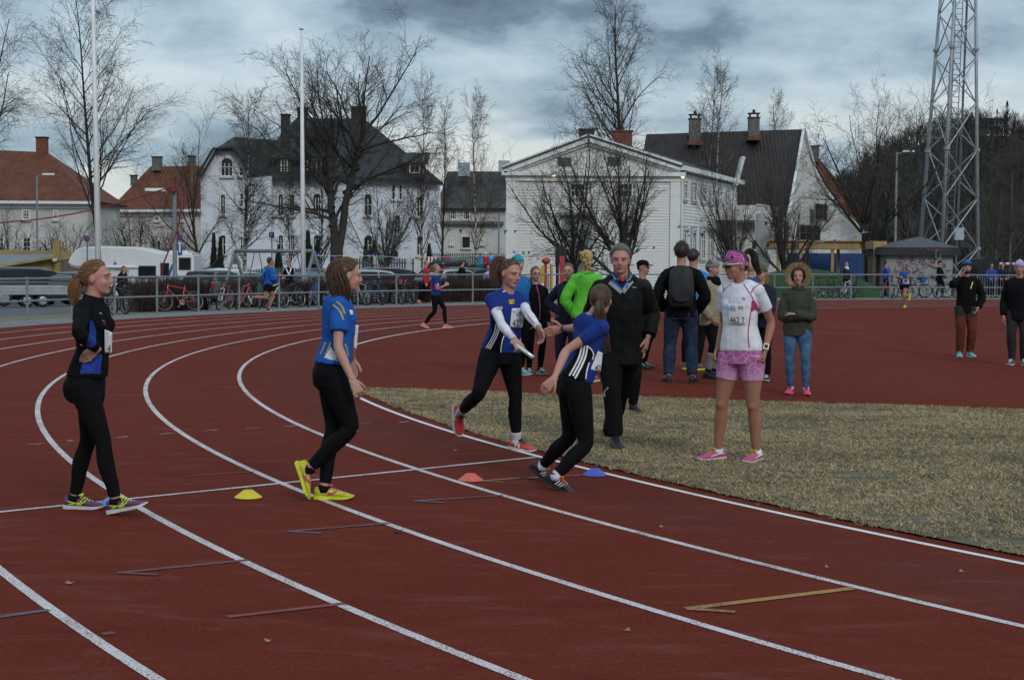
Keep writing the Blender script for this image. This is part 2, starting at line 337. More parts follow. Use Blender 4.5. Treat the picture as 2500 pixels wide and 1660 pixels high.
def slab(polys, th, name, m, parent, mi=None):           # roof planes with thickness and metric UVs
    vs = []; fs = []; uvs = []
    for poly in polys:
        P_ = [Vector(p) for p in poly]; n = (P_[1] - P_[0]).cross(P_[2] - P_[0])
        if n.length < 1e-5: n = (P_[2] - P_[1]).cross(P_[3] - P_[1])
        n.normalize()
        if n.z < 0: n = -n
        u = Vector((0, 0, 1)).cross(n); u = u.normalized() if u.length > 1e-4 else Vector((1, 0, 0)); v = n.cross(u)
        b = len(vs); k = len(P_); vs += P_ + [p - n*th for p in P_]
        loc = [(p.dot(u), p.dot(v)) for p in P_]
        fs.append(tuple(b+i for i in range(k))); uvs += loc
        fs.append(tuple(b+k+i for i in reversed(range(k)))); uvs += list(reversed(loc))
        for i in range(k):
            j = (i+1) % k; fs.append((b+i, b+j, b+k+j, b+k+i)); uvs += [loc[i], loc[j], loc[j], loc[i]]
    me = bpy.data.meshes.new(name); me.from_pydata([tuple(v) for v in vs], [], fs)
    ul = me.uv_layers.new(); ul.data.foreach_set('uv', [c for q in uvs for c in q])
    bm = bmesh.new(); bm.from_mesh(me); bmesh.ops.recalc_face_normals(bm, faces=bm.faces); bm.to_mesh(me); bm.free()
    return link(me, name, m, parent)
class Fac:                                               # a vertical facade plane seen at px range, between two ground points
    def __init__(s, a, b): s.a = Vector((a[0], a[1], 0)); s.b = Vector((b[0], b[1], 0)); s.u = (s.b - s.a).normalized(); s.n = Vector((s.u.y, -s.u.x, 0)); s.L = (s.b - s.a).length
    def px(s, x, y):
        r = ray(x, y); o = Vector((0, 0, CAMZ)); t = (s.a - o).dot(s.n)/r.dot(s.n); p = o + r*t; return (p - s.a).dot(s.u), p.z
    def at(s, u, z, out=0.): return s.a + s.u*u + s.n*out + Vector((0, 0, z))
    def rect(s, x0, y0, x1, y1):
        a = s.px(x0, y0); b = s.px(x1, y1); c = s.px(x0, y1); return min(a[0], c[0]), b[0], min(b[1], c[1]), a[1]
ROTF = lambda f: Matrix((f.u, -f.n, Vector((0, 0, 1)))).transposed()
def window(f, r, parent, frame='trim_white', cols=2, rows=2, arch=False, fw=.07, sill=True, surround=None, name='window', proud=.05, hood=False):
    u0, u1, z0, z1 = r; rot = ROTF(f); b = MB(); wdt = u1 - u0; hgt = z1 - z0
    mt = wdt/2*.85 if arch else 0
    for uc, ww, zc_, hh in (((u0 + fw/2), fw, (z0 + z1 - mt)/2, hgt - mt), ((u1 - fw/2), fw, (z0 + z1 - mt)/2, hgt - mt)): b.box(f.at(uc, zc_, proud), (ww, .12, hh), rot)
    b.box(f.at((u0+u1)/2, z0 + fw/2, proud), (wdt - 2*fw, .12, fw), rot)
    if arch:
        pts = [f.at((u0+u1)/2 - wdt/2*math.cos(math.pi*i/10), z1 - mt + mt*math.sin(math.pi*i/10), proud) for i in range(11)]
        for p, q in zip(pts, pts[1:]): b.bar(p, q, .11, fw, up=f.n)
    else: b.box(f.at((u0+u1)/2, z1 - fw/2, proud), (wdt - 2*fw, .12, fw), rot)
    o = b.build(name, frame, parent)
    if arch:
        pl = [f.at((u0+u1)/2 - wdt*.48*math.cos(math.pi*i/10), z1 - mt + mt*.96*math.sin(math.pi*i/10), .012) for i in range(11)] + [f.at(u1 - .02, z0 + .02, .012), f.at(u0 + .02, z0 + .02, .012)]
        MB().prism(pl, -f.n*.03).build('pane', 'pane', o)
    else: MB().box(f.at((u0+u1)/2, (z0+z1)/2, .005), (wdt - .04, .03, hgt - .04), rot).build('pane', 'pane', o)
    g = MB()
    for i in range(1, cols): g.box(f.at(u0 + wdt*i/cols, (z0+z1-mt)/2, .045), (.045, .05, hgt - mt - fw), rot)
    for j in range(1, rows): g.box(f.at((u0+u1)/2, z0 + hgt*j/rows, .052), (wdt - 2*fw, .05, .04), rot)
    if g.v: g.build('mullion', frame, o)
    if surround:
        s_ = MB(); e = .16
        for uc, ww, zc_, hh in ((u0 - e/2, e, (z0+z1)/2, hgt + e*2), (u1 + e/2, e, (z0+z1)/2, hgt + e*2), ((u0+u1)/2, wdt, z1 + e/2, e), ((u0+u1)/2, wdt, z0 - e/2, e)): s_.box(f.at(uc, zc_, .03), (ww, .08, hh), rot)
        if hood: s_.box(f.at((u0+u1)/2, z1 + e + .06, .1), (wdt + .6, .22, .12), rot)
        s_.build('surround', surround, o)
    elif sill: MB().box(f.at((u0+u1)/2, z0 - .06, .09), (wdt + .16, .22, .1), rot).build('sill', 'plaster_cream' if frame == 'trim_white' else frame, o)
    return o
def chimney(x0, y0, x1, y1, d, parent, m, cap='chimney_black', dep=None, pots=False):
    a = W(x0, y1, d); b = W(x1, y0, d); wd = b.x - a.x; c = MB(); zc_ = (a.z + b.z)/2
    c.box(((a.x+b.x)/2, d + wd*.35, zc_ - .15), (wd, dep or wd*.8, b.z - a.z + .3)); o = c.build('chimney', m, parent)
    k = MB(); k.box(((a.x+b.x)/2, d + wd*.35, b.z + .04), (wd + .14, (dep or wd*.8) + .14, .1))
    if pots:
        for i in (-1, 1):
            for j in (-1, 1): k.box(((a.x+b.x)/2 + i*wd*.36, d + wd*.35 + j*wd*.25, b.z + .22), (.1, .1, .28))
        k.box(((a.x+b.x)/2, d + wd*.35, b.z + .41), (wd + .1, wd*.8, .09)); k.tube([((a.x+b.x)/2, d + wd*.35, b.z + .45), ((a.x+b.x)/2, d + wd*.35, b.z + .75)], [.16, .1], 8)
    k.build('cap', cap, o)
def wallbox(parent, pts, z0, z1, m, name='wall'):        # a solid from a ground outline
    MB().prism([Vector((p[0], p[1], z0)) for p in pts], (0, 0, z1 - z0)).build(name, m, parent)
c2 = lambda X, Y: (460 + X/2.614, 200 + Y/2.614)
c3 = lambda X, Y: (1050 + X/2.614, 200 + Y/2.614)
c4 = lambda X, Y: (1560 + X/2.613, 200 + Y/2.613)
c1 = lambda X, Y: (X/2.613, 200 + Y/2.613)
r2 = lambda *a: (*c2(a[0], a[1]), *c2(a[2], a[3])); r3 = lambda *a: (*c3(a[0], a[1]), *c3(a[2], a[3])); r4 = lambda *a: (*c4(a[0], a[1]), *c4(a[2], a[3])); r1 = lambda *a: (*c1(a[0], a[1]), *c1(a[2], a[3]))
ZB = -.95
# --- large white plastered house with dark hipped roof
h1 = empty('white_house', W(790, 636, 120)*1, 0, 'large white plastered house with a dark hipped roof and arched windows', 'house'); h1.location = (0, 0, 0)
def X(px, d): return W(px, 600, d).x
dA = 114.; xl, xr, xw = X(490.6, dA), X(824, dA), X(662, dA - 1.2)
zE = W(700, 433, dA).z
pB = W(1076, 445, 122.); zB2 = zE
wingf = Fac((X(490.6, dA-1.2), dA-1.2), (xw, dA-1.2)); mainf = Fac((xw, dA), (xr, dA)); sidef = Fac((xr, dA), (pB.x, pB.y))
wallbox(h1, [(X(490.6, dA-1.2), dA-1.2), (xw, dA-1.2), (xw, dA), (xr, dA), (pB.x, pB.y), (pB.x - 5, pB.y + 6), (X(490.6, dA-1.2), dA + 10)], ZB, zE, 'plaster_white')
def wp(X_, Y_, d): return W(*c2(X_, Y_), d)
# wing gable wall
gab = [wp(84, 605, dA-1.2), wp(178, 440, dA-1.2), wp(288, 432, dA-1.2), wp(405, 590, dA-1.2), wp(500, 607, dA-1.2)]
MB().prism([gab[0], gab[1], gab[2], gab[3], gab[4]], (0, 3, 0)).build('gable_wall', 'plaster_white', h1)
roofs = [[wp(66, 612, dA-1.7), wp(172, 428, dA-1.7), wp(290, 352, dA+1.5), wp(300, 352, dA+9), wp(66, 612, dA+10)],
         [wp(172, 428, dA-1.7), wp(292, 418, dA-1.7), wp(290, 352, dA+1.5)],
         [wp(292, 418, dA-1.7), wp(400, 590, dA-1.7), wp(500, 612, dA-1.0), wp(560, 560, dA+2.), wp(560, 372, dA+5.5), wp(290, 352, dA+1.5)]]
rg_l, rg_r = wp(690, 232, dA+7.), wp(1120, 236, dA+9.)
ev = [wp(500, 612, dA-.7), wp(950, 600, dA-.7), wp(1622, 640, 121.4)]
roofs += [[ev[0], ev[1], rg_r, rg_l], [ev[1], ev[2], rg_r], [ev[0], rg_l, wp(560, 372, dA+8)], [ev[2], rg_r, rg_r + Vector((-2, 10, -5))], [rg_l, rg_r, rg_r + Vector((-2, 12, -6)), rg_l + Vector((-3, 12, -6))]]
rf = slab(roofs, .18, 'roof', 'tile_dark', h1)
g = MB()
for p, q in zip(ev, ev[1:]): g.bar(p - Vector((0, .05, .14)), q - Vector((0, .05, .14)), .16, .2)
g.bar(gab[0] + Vector((-.2, -.6, 0)), gab[1] + Vector((-.1, -.6, .1)), .14, .28, up=(0, 1, 0)); g.bar(gab[1] + Vector((-.1, -.6, .1)), gab[2] + Vector((.1, -.6, .1)), .14, .28, up=(0, 1, 0)); g.bar(gab[2] + Vector((.1, -.6, .1)), gab[3] + Vector((.1, -.6, .05)), .14, .28, up=(0, 1, 0))
g.build('eaves_board', 'black_trim', rf)
chimney(*r2(590, 213, 645, 470), dA+1.5, h1, 'chimney_black'); chimney(*r2(695, 172, 757, 268), dA+7, h1, 'chimney_black'); chimney(*r2(1038, 165, 1130, 395), dA+5, h1, 'chimney_black')
for a in ((207, 482, 287, 605, 3), (322, 545, 352, 603, 1), (203, 718, 241, 852, 2), (327, 710, 355, 800, 1), (200, 975, 244, 1102, 2), (330, 985, 352, 1090, 1)):
    window(wingf, wingf.rect(*r2(*a[:4])), h1, cols=a[4], arch=True)
for a in ((483, 715, 512, 800, 1), (570, 715, 610, 858, 2), (643, 715, 681, 858, 2), (793, 710, 850, 852, 3), (572, 975, 611, 1090, 2), (650, 975, 684, 1090, 2), (795, 975, 852, 1110, 3), (484, 975, 512, 1060, 1)):
    window(mainf, mainf.rect(*r2(*a[:4])), h1, cols=a[4], arch=True)
for a in ((1115, 712, 1170, 855, 2), (1290, 650, 1318, 752, 1), (1336, 655, 1362, 756, 1), (1450, 727, 1494, 864, 2), (1308, 845, 1350, 975, 2), (1115, 975, 1172, 1110, 2), (1450, 980, 1494, 1110, 2)):
    window(sidef, sidef.rect(*r2(*a[:4])), h1, cols=a[4], arch=a[1] != 650 and a[1] != 655)
dr = sidef.rect(*r2(1293, 1072, 1340, 1128)); window(sidef, dr, h1, 'plaster_white', 1, 1, True, name='door', sill=False)
def dormer(x0, y0, x1, y1, d, cols=2, roofback=3.):
    f = Fac((W(x0, y0, d).x, d), (W(x1, y0, d).x, d)); a = f.rect(x0, y0, x1, y1); e = .25
    wallbox(rf, [(f.at(a[0]-e, 0).x, d), (f.at(a[1]+e, 0).x, d), (f.at(a[1]+e, 0).x, d+roofback), (f.at(a[0]-e, 0).x, d+roofback)], a[2]-.4, a[3]+.2, 'tile_flat' if 'tile_flat' in M else 'black_trim', 'dormer')
    slab([[f.at(a[0]-.6, a[3]+.15, .35), f.at(a[1]+.6, a[3]+.15, .35), f.at(a[1]+.6, a[3]+1.1, -roofback), f.at(a[0]-.6, a[3]+1.1, -roofback)]], .12, 'dormer_roof', 'tile_dark', rf)
    window(f, a, rf, cols=cols, rows=1, sill=False, name='dormer_window')
dormer(*r2(590, 497, 635, 587), dA+.3, 2); dormer(*r2(757, 490, 850, 580), dA+.3, 3); dormer(*r2(1410, 530, 1478, 583), 119.2, 2)
mat('roof_window', (.3, .36, .42), .2, .1, 2)
for a in ((412, 425, 430, 475), (428, 483, 448, 540)):
    p = W(*c2(a[0], a[1]), dA+1.2); q = W(*c2(a[2], a[3]), dA+.3); MB().box((p+q)/2 + Vector((0, -.05, 0)), (q.x-p.x, .3, p.z-q.z)).build('roof_hatch', 'black_trim', rf)
# --- white timber building with classical gable
dW = 105.
h2 = empty('timber_building', (0, 0, 0), 0, 'white timber-clad building with a low pedimented gable and dark windows', 'building')
fx0, fx1 = X(1236, dW), X(1657, dW); zC = W(1450, 421, dW).z
eR = W(1799, 441, 123.); ff = Fac((fx0, dW), (fx1, dW)); fs_ = Fac((fx1, dW), (eR.x, eR.y))
wallbox(h2, [(fx0, dW), (fx1, dW), (eR.x, eR.y), (eR.x - 13, eR.y + 2), (fx0, dW + 17)], ZB, zC, 'wood_white')
def siding(f, z0, z1, parent, step=.19):                 # lapped boards, each a wedge standing proud at its lower edge
    me = None; n = int((z1 - z0)/step)
    for i in range(n):
        z = z0 + i*step
        if me is None:
            b = MB(); L = f.L; b.prism([f.at(0, 0, .004), f.at(0, 0, .045), f.at(0, step*1.02, .004)], f.u*L); me = b.mesh('board'); me.materials.append(M['wood_white'])
        o = link(me, 'board', [], parent); o.location = (0, 0, z)
h2w = [o for o in KIDS[h2.name] if o.name.startswith('wall')][0]
siding(ff, ZB + .4, zC - .55, h2w); siding(fs_, ZB + .4, zC - .3, h2w, .21)
ffw = Fac(ff.a + ff.n*.05, ff.b + ff.n*.05); fsw = Fac(fs_.a + fs_.n*.05, fs_.b + fs_.n*.05)
ap = W(1436, 338, dW); la, ra = W(1229, 419, dW), W(1661, 412, dW)
MB().prism([ff.at(0, zC), ff.at(ff.L, zC), Vector((ap.x, dW, ap.z - .25))], (0, .3, 0)).build('gable_wall', 'wood_white', h2)
t = MB(); rot = ROTF(ff)
t.box(ff.at(ff.L/2, zC - .12, .22), (ff.L + .7, .5, .26), rot); t.box(ff.at(ff.L/2, zC - .42, .09), (ff.L + .15, .2, .34), rot)
apx = Vector((ap.x, dW - .35, ap.z)); 
for e in (la, ra): t.bar(Vector((e.x, dW - .35, e.z + .1)), apx, .5, .24, up=(0, 1, 0)); t.bar(Vector((e.x, dW - .12, e.z - .16)), apx + Vector((0, .23, -.3)), .3, .2, up=(0, 1, 0))
t.build('cornice', 'trim_white', h2)
t = MB()
for u in (.28, ff.L - .28): MB().box(ff.at(u, (ZB + zC - .6)/2, .07), (.62, .15, zC - .6 - ZB), rot).build('corner_pilaster', 'trim_white', h2)
t = MB(); t.box(fs_.at(.2, (ZB + zC - .3)/2, .06), (.5, .13, zC - .3 - ZB), ROTF(fs_))
t.build('corner_pilaster', 'trim_white', h2)
bkd = fs_.u*fs_.L; sx = fs_.n*.5
e0 = Vector((ra.x + .1, dW - .55, ra.z + .16)) ; e1 = Vector((eR.x, eR.y, ra.z + .12)) + sx
rf2 = slab([[Vector((la.x - .1, dW - .55, la.z + .22)), Vector((ap.x, dW - .55, ap.z + .17)), Vector((ap.x, dW - .55, ap.z + .17)) + bkd, Vector((la.x - .1, dW - .55, la.z + .22)) + bkd],
            [e0, Vector((ap.x, dW - .55, ap.z + .17)), Vector((ap.x, dW - .55, ap.z + .17)) + bkd, e1]], .12, 'roof', 'tile_grey', h2)
MB().bar(e0 + Vector((0, 0, -.14)), e1 + Vector((0, 0, -.14)), .3, .3).build('eaves_board', 'trim_white', rf2)
for a in ((893, 645, 985, 740), (1205, 642, 1295, 742)): window(ffw, ffw.rect(*r3(*a)), h2, surround='trim_green', cols=3, fw=.1)
window(ffw, ffw.rect(*r3(1200, 952, 1290, 1150)), h2, cols=2, rows=4, surround='trim_white')
for a in ((818, 484, 900, 537), (1135, 480, 1217, 533)):
    q = ff.rect(*r3(*a)); v = MB(); v.box(ff.at((q[0]+q[1])/2, (q[2]+q[3])/2, .02), (q[1]-q[0], .1, q[3]-q[2]), rot); vo = v.build('vent', 'black_trim', h2); s = MB()
    n = 8
    for i in range(n): s.box(ff.at((q[0]+q[1])/2, q[2] + (q[3]-q[2])*(i+.5)/n, .08), (q[1]-q[0], .06, .05), rot)
    s.build('louvre', 'stone_grey', vo)
q = ff.rect(*r3(832, 850, 1045, 1250)); dmo = MB(); dmo.box(ff.at((q[0]+q[1])/2, (q[2]+q[3])/2, .06), (q[1]-q[0] - .3, .2, q[3]-q[2]), rot); dmo.box(ff.at((q[0]+q[1])/2, q[3] + .08, .25), (q[1]-q[0] + .2, .6, .18), rot)
po = dmo.build('portal', 'trim_green', h2)
lat = MB(); lq = ff.rect(*r3(872, 945, 1000, 992))
MB().box(ff.at((lq[0]+lq[1])/2, (lq[2]+lq[3])/2, .15), (lq[1]-lq[0], .06, lq[3]-lq[2]), rot).build('pane', 'pane', po)
k = 4
for i in range(k):
    ua, ub = lq[0] + (lq[1]-lq[0])*i/k, lq[0] + (lq[1]-lq[0])*(i+1)/k
    lat.bar(ff.at(ua, lq[2], .2), ff.at(ub, lq[3], .2), .04, .07, up=ff.n); lat.bar(ff.at(ub, lq[2], .215), ff.at(ua, lq[3], .215), .04, .07, up=ff.n); lat.box(ff.at(ub, (lq[2]+lq[3])/2, .19), (.07, .05, lq[3]-lq[2]), rot)
lat.build('lattice', 'trim_green', po)
dq = ff.rect(*r3(880, 1010, 995, 1250)); db = MB()
for i in (0, 1): db.box(ff.at(dq[0] + (dq[1]-dq[0])*(.26 + .48*i), (dq[2]+dq[3])/2, .2), ((dq[1]-dq[0])*.44, .06, dq[3]-dq[2]), rot)
db.build('door', 'stone_grey', po)
for a in ((277, 645, 304, 752), (338, 658, 364, 762), (397, 668, 423, 770), (452, 680, 477, 780), (507, 693, 527, 785), (557, 705, 576, 790), (272, 935, 300, 1030), (335, 938, 362, 1080), (392, 941, 420, 1135), (448, 946, 476, 1140), (500, 952, 526, 1120)):
    window(fsw, fsw.rect(*r4(*a)), h2, cols=2, rows=2 if a[1] < 900 else 3, surround='trim_green', fw=.09)
chimney(*r3(953, 308, 1048, 362), dW+2, h2, 'chimney_black'); chimney(*r3(1174, 318, 1290, 420), dW+6, h2, 'brick_red', 'brick_red')
def lampobj(p, parent): 
    b = MB(); b.lathe([(.02, .16), (.16, .1), (.2, 0), (.19, -.03)], 10, p); o = b.build('lamp', 'zinc', parent); MB().ell(Vector(p) - Vector((0, 0, .06)), (.13, .13, .08)).build('bulb', 'lamp_on', o)
lampobj(W(*c3(790, 592), dW - .4), h2); lampobj(W(*c3(1597, 603), dW + .2) + fs_.n*.15, h2)
gp_ = MB(); p = ff.at(ff.L + .02, zC - .4, .1); gp_.tube([p + Vector((.15, -.05, 0)), Vector((p.x + .15, p.y - .05, ZB))], .05, 6); gp_.build('downpipe', 'trim_white', h2)
# balcony on posts
bq = [fs_.px(*c4(485, 790)), fs_.px(*c4(615, 890))]
u0, u1 = bq[0][0], fs_.L - .3; bz0 = W(*c4(500, 888), 118).z; bz1 = W(*c4(500, 800), 118).z; bo = MB()
rt = ROTF(fs_); bo.box(fs_.at((u0+u1)/2, bz0 + .1, 1.6), (u1-u0, 3.1, .2), rt); bo.box(fs_.at((u0+u1)/2, (bz0+bz1)/2 + .1, 3.15), (u1-u0, .1, bz1-bz0 - .1), rt); bo.box(fs_.at(u0 + .05, (bz0+bz1)/2 + .1, 1.6), (.1, 3.0, bz1-bz0 - .1), rt)
bo.box(fs_.at((u0+u1)/2, bz1 + .08, 3.15), (u1-u0 + .2, .26, .1), rt); bal = bo.build('balcony', 'wood_white', h2)
for i in range(4): MB().box(fs_.at(u0 + .2 + (u1-u0-.4)*i/3, (ZB+bz0)/2, 3.0), (.2, .2, bz0 - ZB), rt).build('post', 'wood_white', bal)
# --- grey-roofed house between the two
dS = 138.
h3 = empty('small_house', (0, 0, 0), 0, 'pale house with grey tiled roof between the plastered house and timber building', 'house')
def s3(X_, Y_, d=dS): return W(*c3(X_, Y_), d)
f3 = Fac((s3(60, 900).x, dS), (s3(500, 900).x, dS))
wallbox(h3, [(f3.a.x, dS), (f3.b.x, dS), (f3.b.x, dS+9), (f3.a.x, dS+9)], ZB, s3(80, 808).z, 'plaster_cream')
rf3 = slab([[s3(40, 806, dS-.5), s3(505, 806, dS-.5), s3(505, 572, dS+6), s3(110, 572, dS+6)], [s3(40, 806, dS+12), s3(505, 806, dS+12), s3(505, 572, dS+6), s3(110, 572, dS+6)]], .2, 'roof', 'tile_grey', h3)
for a in ((128, 816, 170, 880), (212, 816, 255, 880), (320, 1000, 345, 1040), (125, 1000, 148, 1040)): window(f3, f3.rect(*r3(*a)), h3, cols=3, fw=.08)
window(f3, f3.rect(*r3(202, 985, 258, 1062)), h3, cols=1, rows=1, name='window', fw=.05)
lq = f3.rect(*r3(60, 900, 470, 915)); MB().box(f3.at((lq[0]+lq[1])/2, lq[3], .25), (lq[1]-lq[0], .5, .25), ROTF(f3)).build('canopy', 'stone_grey', h3)
for a in ((178, 514, 250, 602), (436, 502, 510, 575)):
    p, q = s3(a[0], a[1], dS+2), s3(a[2], a[3], dS+2); MB().box((p+q)/2 + Vector((0, 1.2, 0)), (q.x-p.x, 2.4, p.z-q.z)).build('roof_vent', 'zinc', rf3)
# --- tall house with steep brown roof, flared gable
dD = 132.
h4 = empty('steep_roof_house', (0, 0, 0), 0, 'tall white house with a steep dark brown roof and flared gable', 'house')
def s4(X_, Y_, d=dD): return W(*c4(X_, Y_), d)
rdg0, rdg1 = s4(68, 338, dD+6), s4(1047, 303, dD+6)
prof = [(1047, 303, 6), (1010, 520, 2.4), (960, 800, -1.), (930, 880, -1.9)]
rf4 = slab([[s4(a[0], a[1], dD+a[2]), s4(b[0], b[1], dD+b[2]), s4(b[0] - 1000, b[1] + 30, dD+b[2]), s4(a[0] - 1000, a[1] + 32, dD+a[2])] for a, b in zip(prof, prof[1:])], .25, 'roof', 'tile_brown', h4)
gw = [s4(1040, 312, dD+6), s4(1005, 520, dD+2.6), s4(955, 800, dD-.8), s4(955, 1250, dD-.8), s4(1420, 1250, dD+14), s4(1420, 960, dD+14), s4(1300, 840, dD+12), s4(1180, 690, dD+10), s4(1118, 580, dD+8.6), s4(1075, 430, dD+7.2)]
b = MB(); cen = sum(gw, Vector())/len(gw); b.add(gw + [cen], [(i, (i+1) % len(gw), len(gw)) for i in range(len(gw))]); b.add([p + Vector((-4, 4, 0)) for p in gw] + [cen + Vector((-4, 4, 0))], [((i+1) % len(gw), i, len(gw)) for i in range(len(gw))])
b.build('gable_wall', 'plaster_cream', h4, fix=False)
wallbox(h4, [(s4(-40, 900, dD-.4).x, dD-.4), (s4(955, 900, dD-.4).x, dD-.4), (s4(1000, 900, dD+9).x, dD+9), (s4(0, 900, dD+9).x, dD+9)], ZB, s4(900, 880, dD).z, 'plaster_cream')
fg = Fac((s4(955, 900, dD-.8).x, dD-.8), (s4(1420, 900, dD+14).x, dD+14))
for a in ((1120, 775, 1195, 880), (1020, 910, 1150, 1010)): window(fg, fg.rect(*r4(*a)), h4, 'stone_grey', cols=3, fw=.07)
v = MB(); pr2 = [(1047, 300, 6), (1078, 430, 7.1), (1120, 580, 8.5), (1182, 690, 9.9), (1302, 838, 11.9), (1424, 955, 13.9)]
for a, c_ in zip(pr2, pr2[1:]): v.bar(s4(a[0], a[1], dD+a[2]), s4(c_[0], c_[1], dD+c_[2]), .5, .22)
for a, c_ in zip(prof, prof[1:]): v.bar(s4(a[0]+4, a[1]+4, dD+a[2]-.3), s4(c_[0]+4, c_[1]+4, dD+c_[2]-.3), .22, .3)
v.build('verge_board', 'trim_white', h4)
for a in ((322, 240, 395, 405), (700, 232, 770, 375)):
    chimney(*r4(*a), dD+5, h4, 'stone_grey', 'chimney_black', pots=True)
    p, q = s4(a[0]-12, a[3]-25, dD+4.4), s4(a[2]+5, a[3]+2, dD+4.4); MB().box((p+q)/2, (q.x-p.x, 1.6, p.z-q.z)).build('flashing', 'brick_red', rf4)
b = MB(); b.box((s4(640, 600, dD-1).x, dD - .8, s4(640, 575, dD).z), (.25, 1.5, 2.4), Matrix.Rotation(R(14), 3, 'Y')); b.build('firewall', 'trim_white', rf4)
# orange roof behind it
h5 = empty('orange_roof_house', (0, 0, 0), 0, 'orange tiled house partly hidden behind the steep brown roof', 'house'); d5 = 158.
rf5 = slab([[s4(1070, 400, d5+5), s4(1130, 470, d5+5), s4(1400, 900, d5-1), s4(1000, 900, d5-1)], [s4(1070, 400, d5+5), s4(1130, 470, d5+5), s4(1500, 900, d5+12), s4(1000, 900, d5+12)]], .25, 'roof', 'tile_orange', h5)
wallbox(h5, [(s4(1000, 900, d5).x, d5), (s4(1390, 900, d5).x, d5), (s4(1390, 900, d5).x, d5+10), (s4(1000, 900, d5).x, d5+10)], ZB, s4(1100, 895, d5).z, 'plaster_cream')
chimney(*r4(1095, 412, 1150, 490), d5+3, h5, 'stone_grey'); chimney(*r4(1068, 385, 1092, 470), d5+4, h5, 'stone_grey')
# --- orange-roofed houses on the left
def hip_house(name, label, d, f, ridge, eave, wallm, wins, chims, dep=10, roof='tile_orange'):
    h = empty(name, (0, 0, 0), 0, label, 'house')
    e0, e1 = W(*c1(*eave[0]), d-.5), W(*c1(*eave[1]), d-.5); g0, g1 = W(*c1(*ridge[0]), d+5), W(*c1(*ridge[1]), d+5); bk = Vector((0, dep+1, 0))
    slab([[e0, e1, g1, g0], [e1, e1 + bk, g1], [e0, g0, e0 + bk], [e0 + bk, g0, g1, e1 + bk]], .2, 'roof', roof, h)
    fc = Fac((e0.x + .5, d), (e1.x - .5, d)); wallbox(h, [(fc.a.x, d), (fc.b.x, d), (fc.b.x, d+dep), (fc.a.x, d+dep)], ZB, (e0.z + e1.z)/2 - .05, wallm)
    g_ = MB(); g_.bar(e0 - Vector((0, .1, .16)), e1 - Vector((0, .1, .16)), .2, .22); g_.bar(fc.at(0, e0.z - .45, .06), fc.at(fc.L, e1.z - .45, .06), .12, .3); g_.build('cornice', 'trim_white', h)
    for a in wins: window(fc, fc.rect(*r1(*a[:4])), h, cols=a[4], rows=a[5], fw=.1)
    for a in chims: chimney(*r1(*a[:4]), d + a[4], h, a[5])
    return h
hip_house('orange_roof_house', 'broad cream house with an orange tiled roof behind the yellow garage', 122., None, [(-160, 430), (300, 450)], [(-420, 752), (590, 758)], 'plaster_cream',
    [(140, 815, 197, 882, 4, 3), (145, 990, 203, 1085, 2, 3), (438, 1005, 462, 1088, 2, 3), (-20, 990, 30, 1085, 2, 3), (340, 820, 372, 882, 2, 3)], [(230, 358, 295, 450, 5, 'brick_red')])
hip_house('orange_roof_house', 'grey-walled house with an orange tiled roof behind the motorhome', 136., None, [(960, 540), (1290, 536)], [(700, 812), (1420, 808)], 'plaster_cream',
    [(1000, 1008, 1030, 1060, 1, 1), (915, 1010, 950, 1075, 2, 2), (985, 855, 1020, 890, 2, 1), (1140, 860, 1170, 890, 2, 1)], [(970, 482, 1027, 545, 4, 'stone_grey'), (1197, 477, 1243, 545, 6, 'stone_grey'), (832, 600, 870, 640, 7, 'stone_grey')])
# --- yellow garage
gd = 84.; hg = empty('yellow_garage', (0, 0, 0), 0, 'low yellow garage row with grey sloping roof and pink door', 'garage')
def s1(X_, Y_, d=gd): return W(*c1(X_, Y_), d)
fgar = Fac((s1(-80, 1200).x, gd), (s1(355, 1200).x, gd)); 
MB().prism([s1(-80, 1290), s1(355, 1290), s1(355, 1122), s1(-80, 1195)], (0, 5, 0)).build('wall', 'yellow_wall', hg)
slab([[s1(-80, 1192, gd-.3), s1(358, 1112, gd-.3), s1(345, 1096, gd+6), s1(-80, 1100, gd+6)]], .1, 'roof', 'garage_roof', hg)
b = MB(); b.bar(s1(-80, 1190, gd-.4), s1(360, 1118, gd-.4), .12, .42, up=(0, 1, 0)); MB().bar(s1(-80, 1092, gd+6.1), s1(455, 1095, gd+6.1), .12, .35).build('fascia', 'yellow_wall', hg); b.bar(s1(360, 1118, gd-.4), s1(470, 1112, gd+3), .12, .42, up=(0, 1, 0)); b.box(s1(368, 1200, gd-.1), (.28, .28, 3.2)); b.build('fascia', 'yellow_wall', hg)
f2_ = Fac((s1(380, 1200).x, gd+.1), (s1(560, 1200, gd+3).x, gd+3)); MB().prism([f2_.at(0, ZB), f2_.at(f2_.L, ZB), f2_.at(f2_.L, s1(400, 1128).z), f2_.at(0, s1(400, 1128).z)], (0, 3, 0)).build('garage_wall', 'yellow_wall', hg)
gdo = MB().box(f2_.at(f2_.L/2, (ZB + s1(400, 1135).z)/2, .08), (f2_.L - .3, .1, s1(400, 1135).z - ZB), ROTF(f2_)).build('garage_door', 'door_pink', hg); b = MB()
for i in range(18): b.box(f2_.at(.25 + (f2_.L-.5)*i/17, (ZB + s1(400, 1135).z)/2, .14), (.05, .03, s1(400, 1135).z - ZB), ROTF(f2_))
b.build('rib', 'door_pink', gdo)
MB().ell(s1(348, 1135, gd-.5), (.13, .13, .13)).build('globe_lamp', 'trim_white', hg)
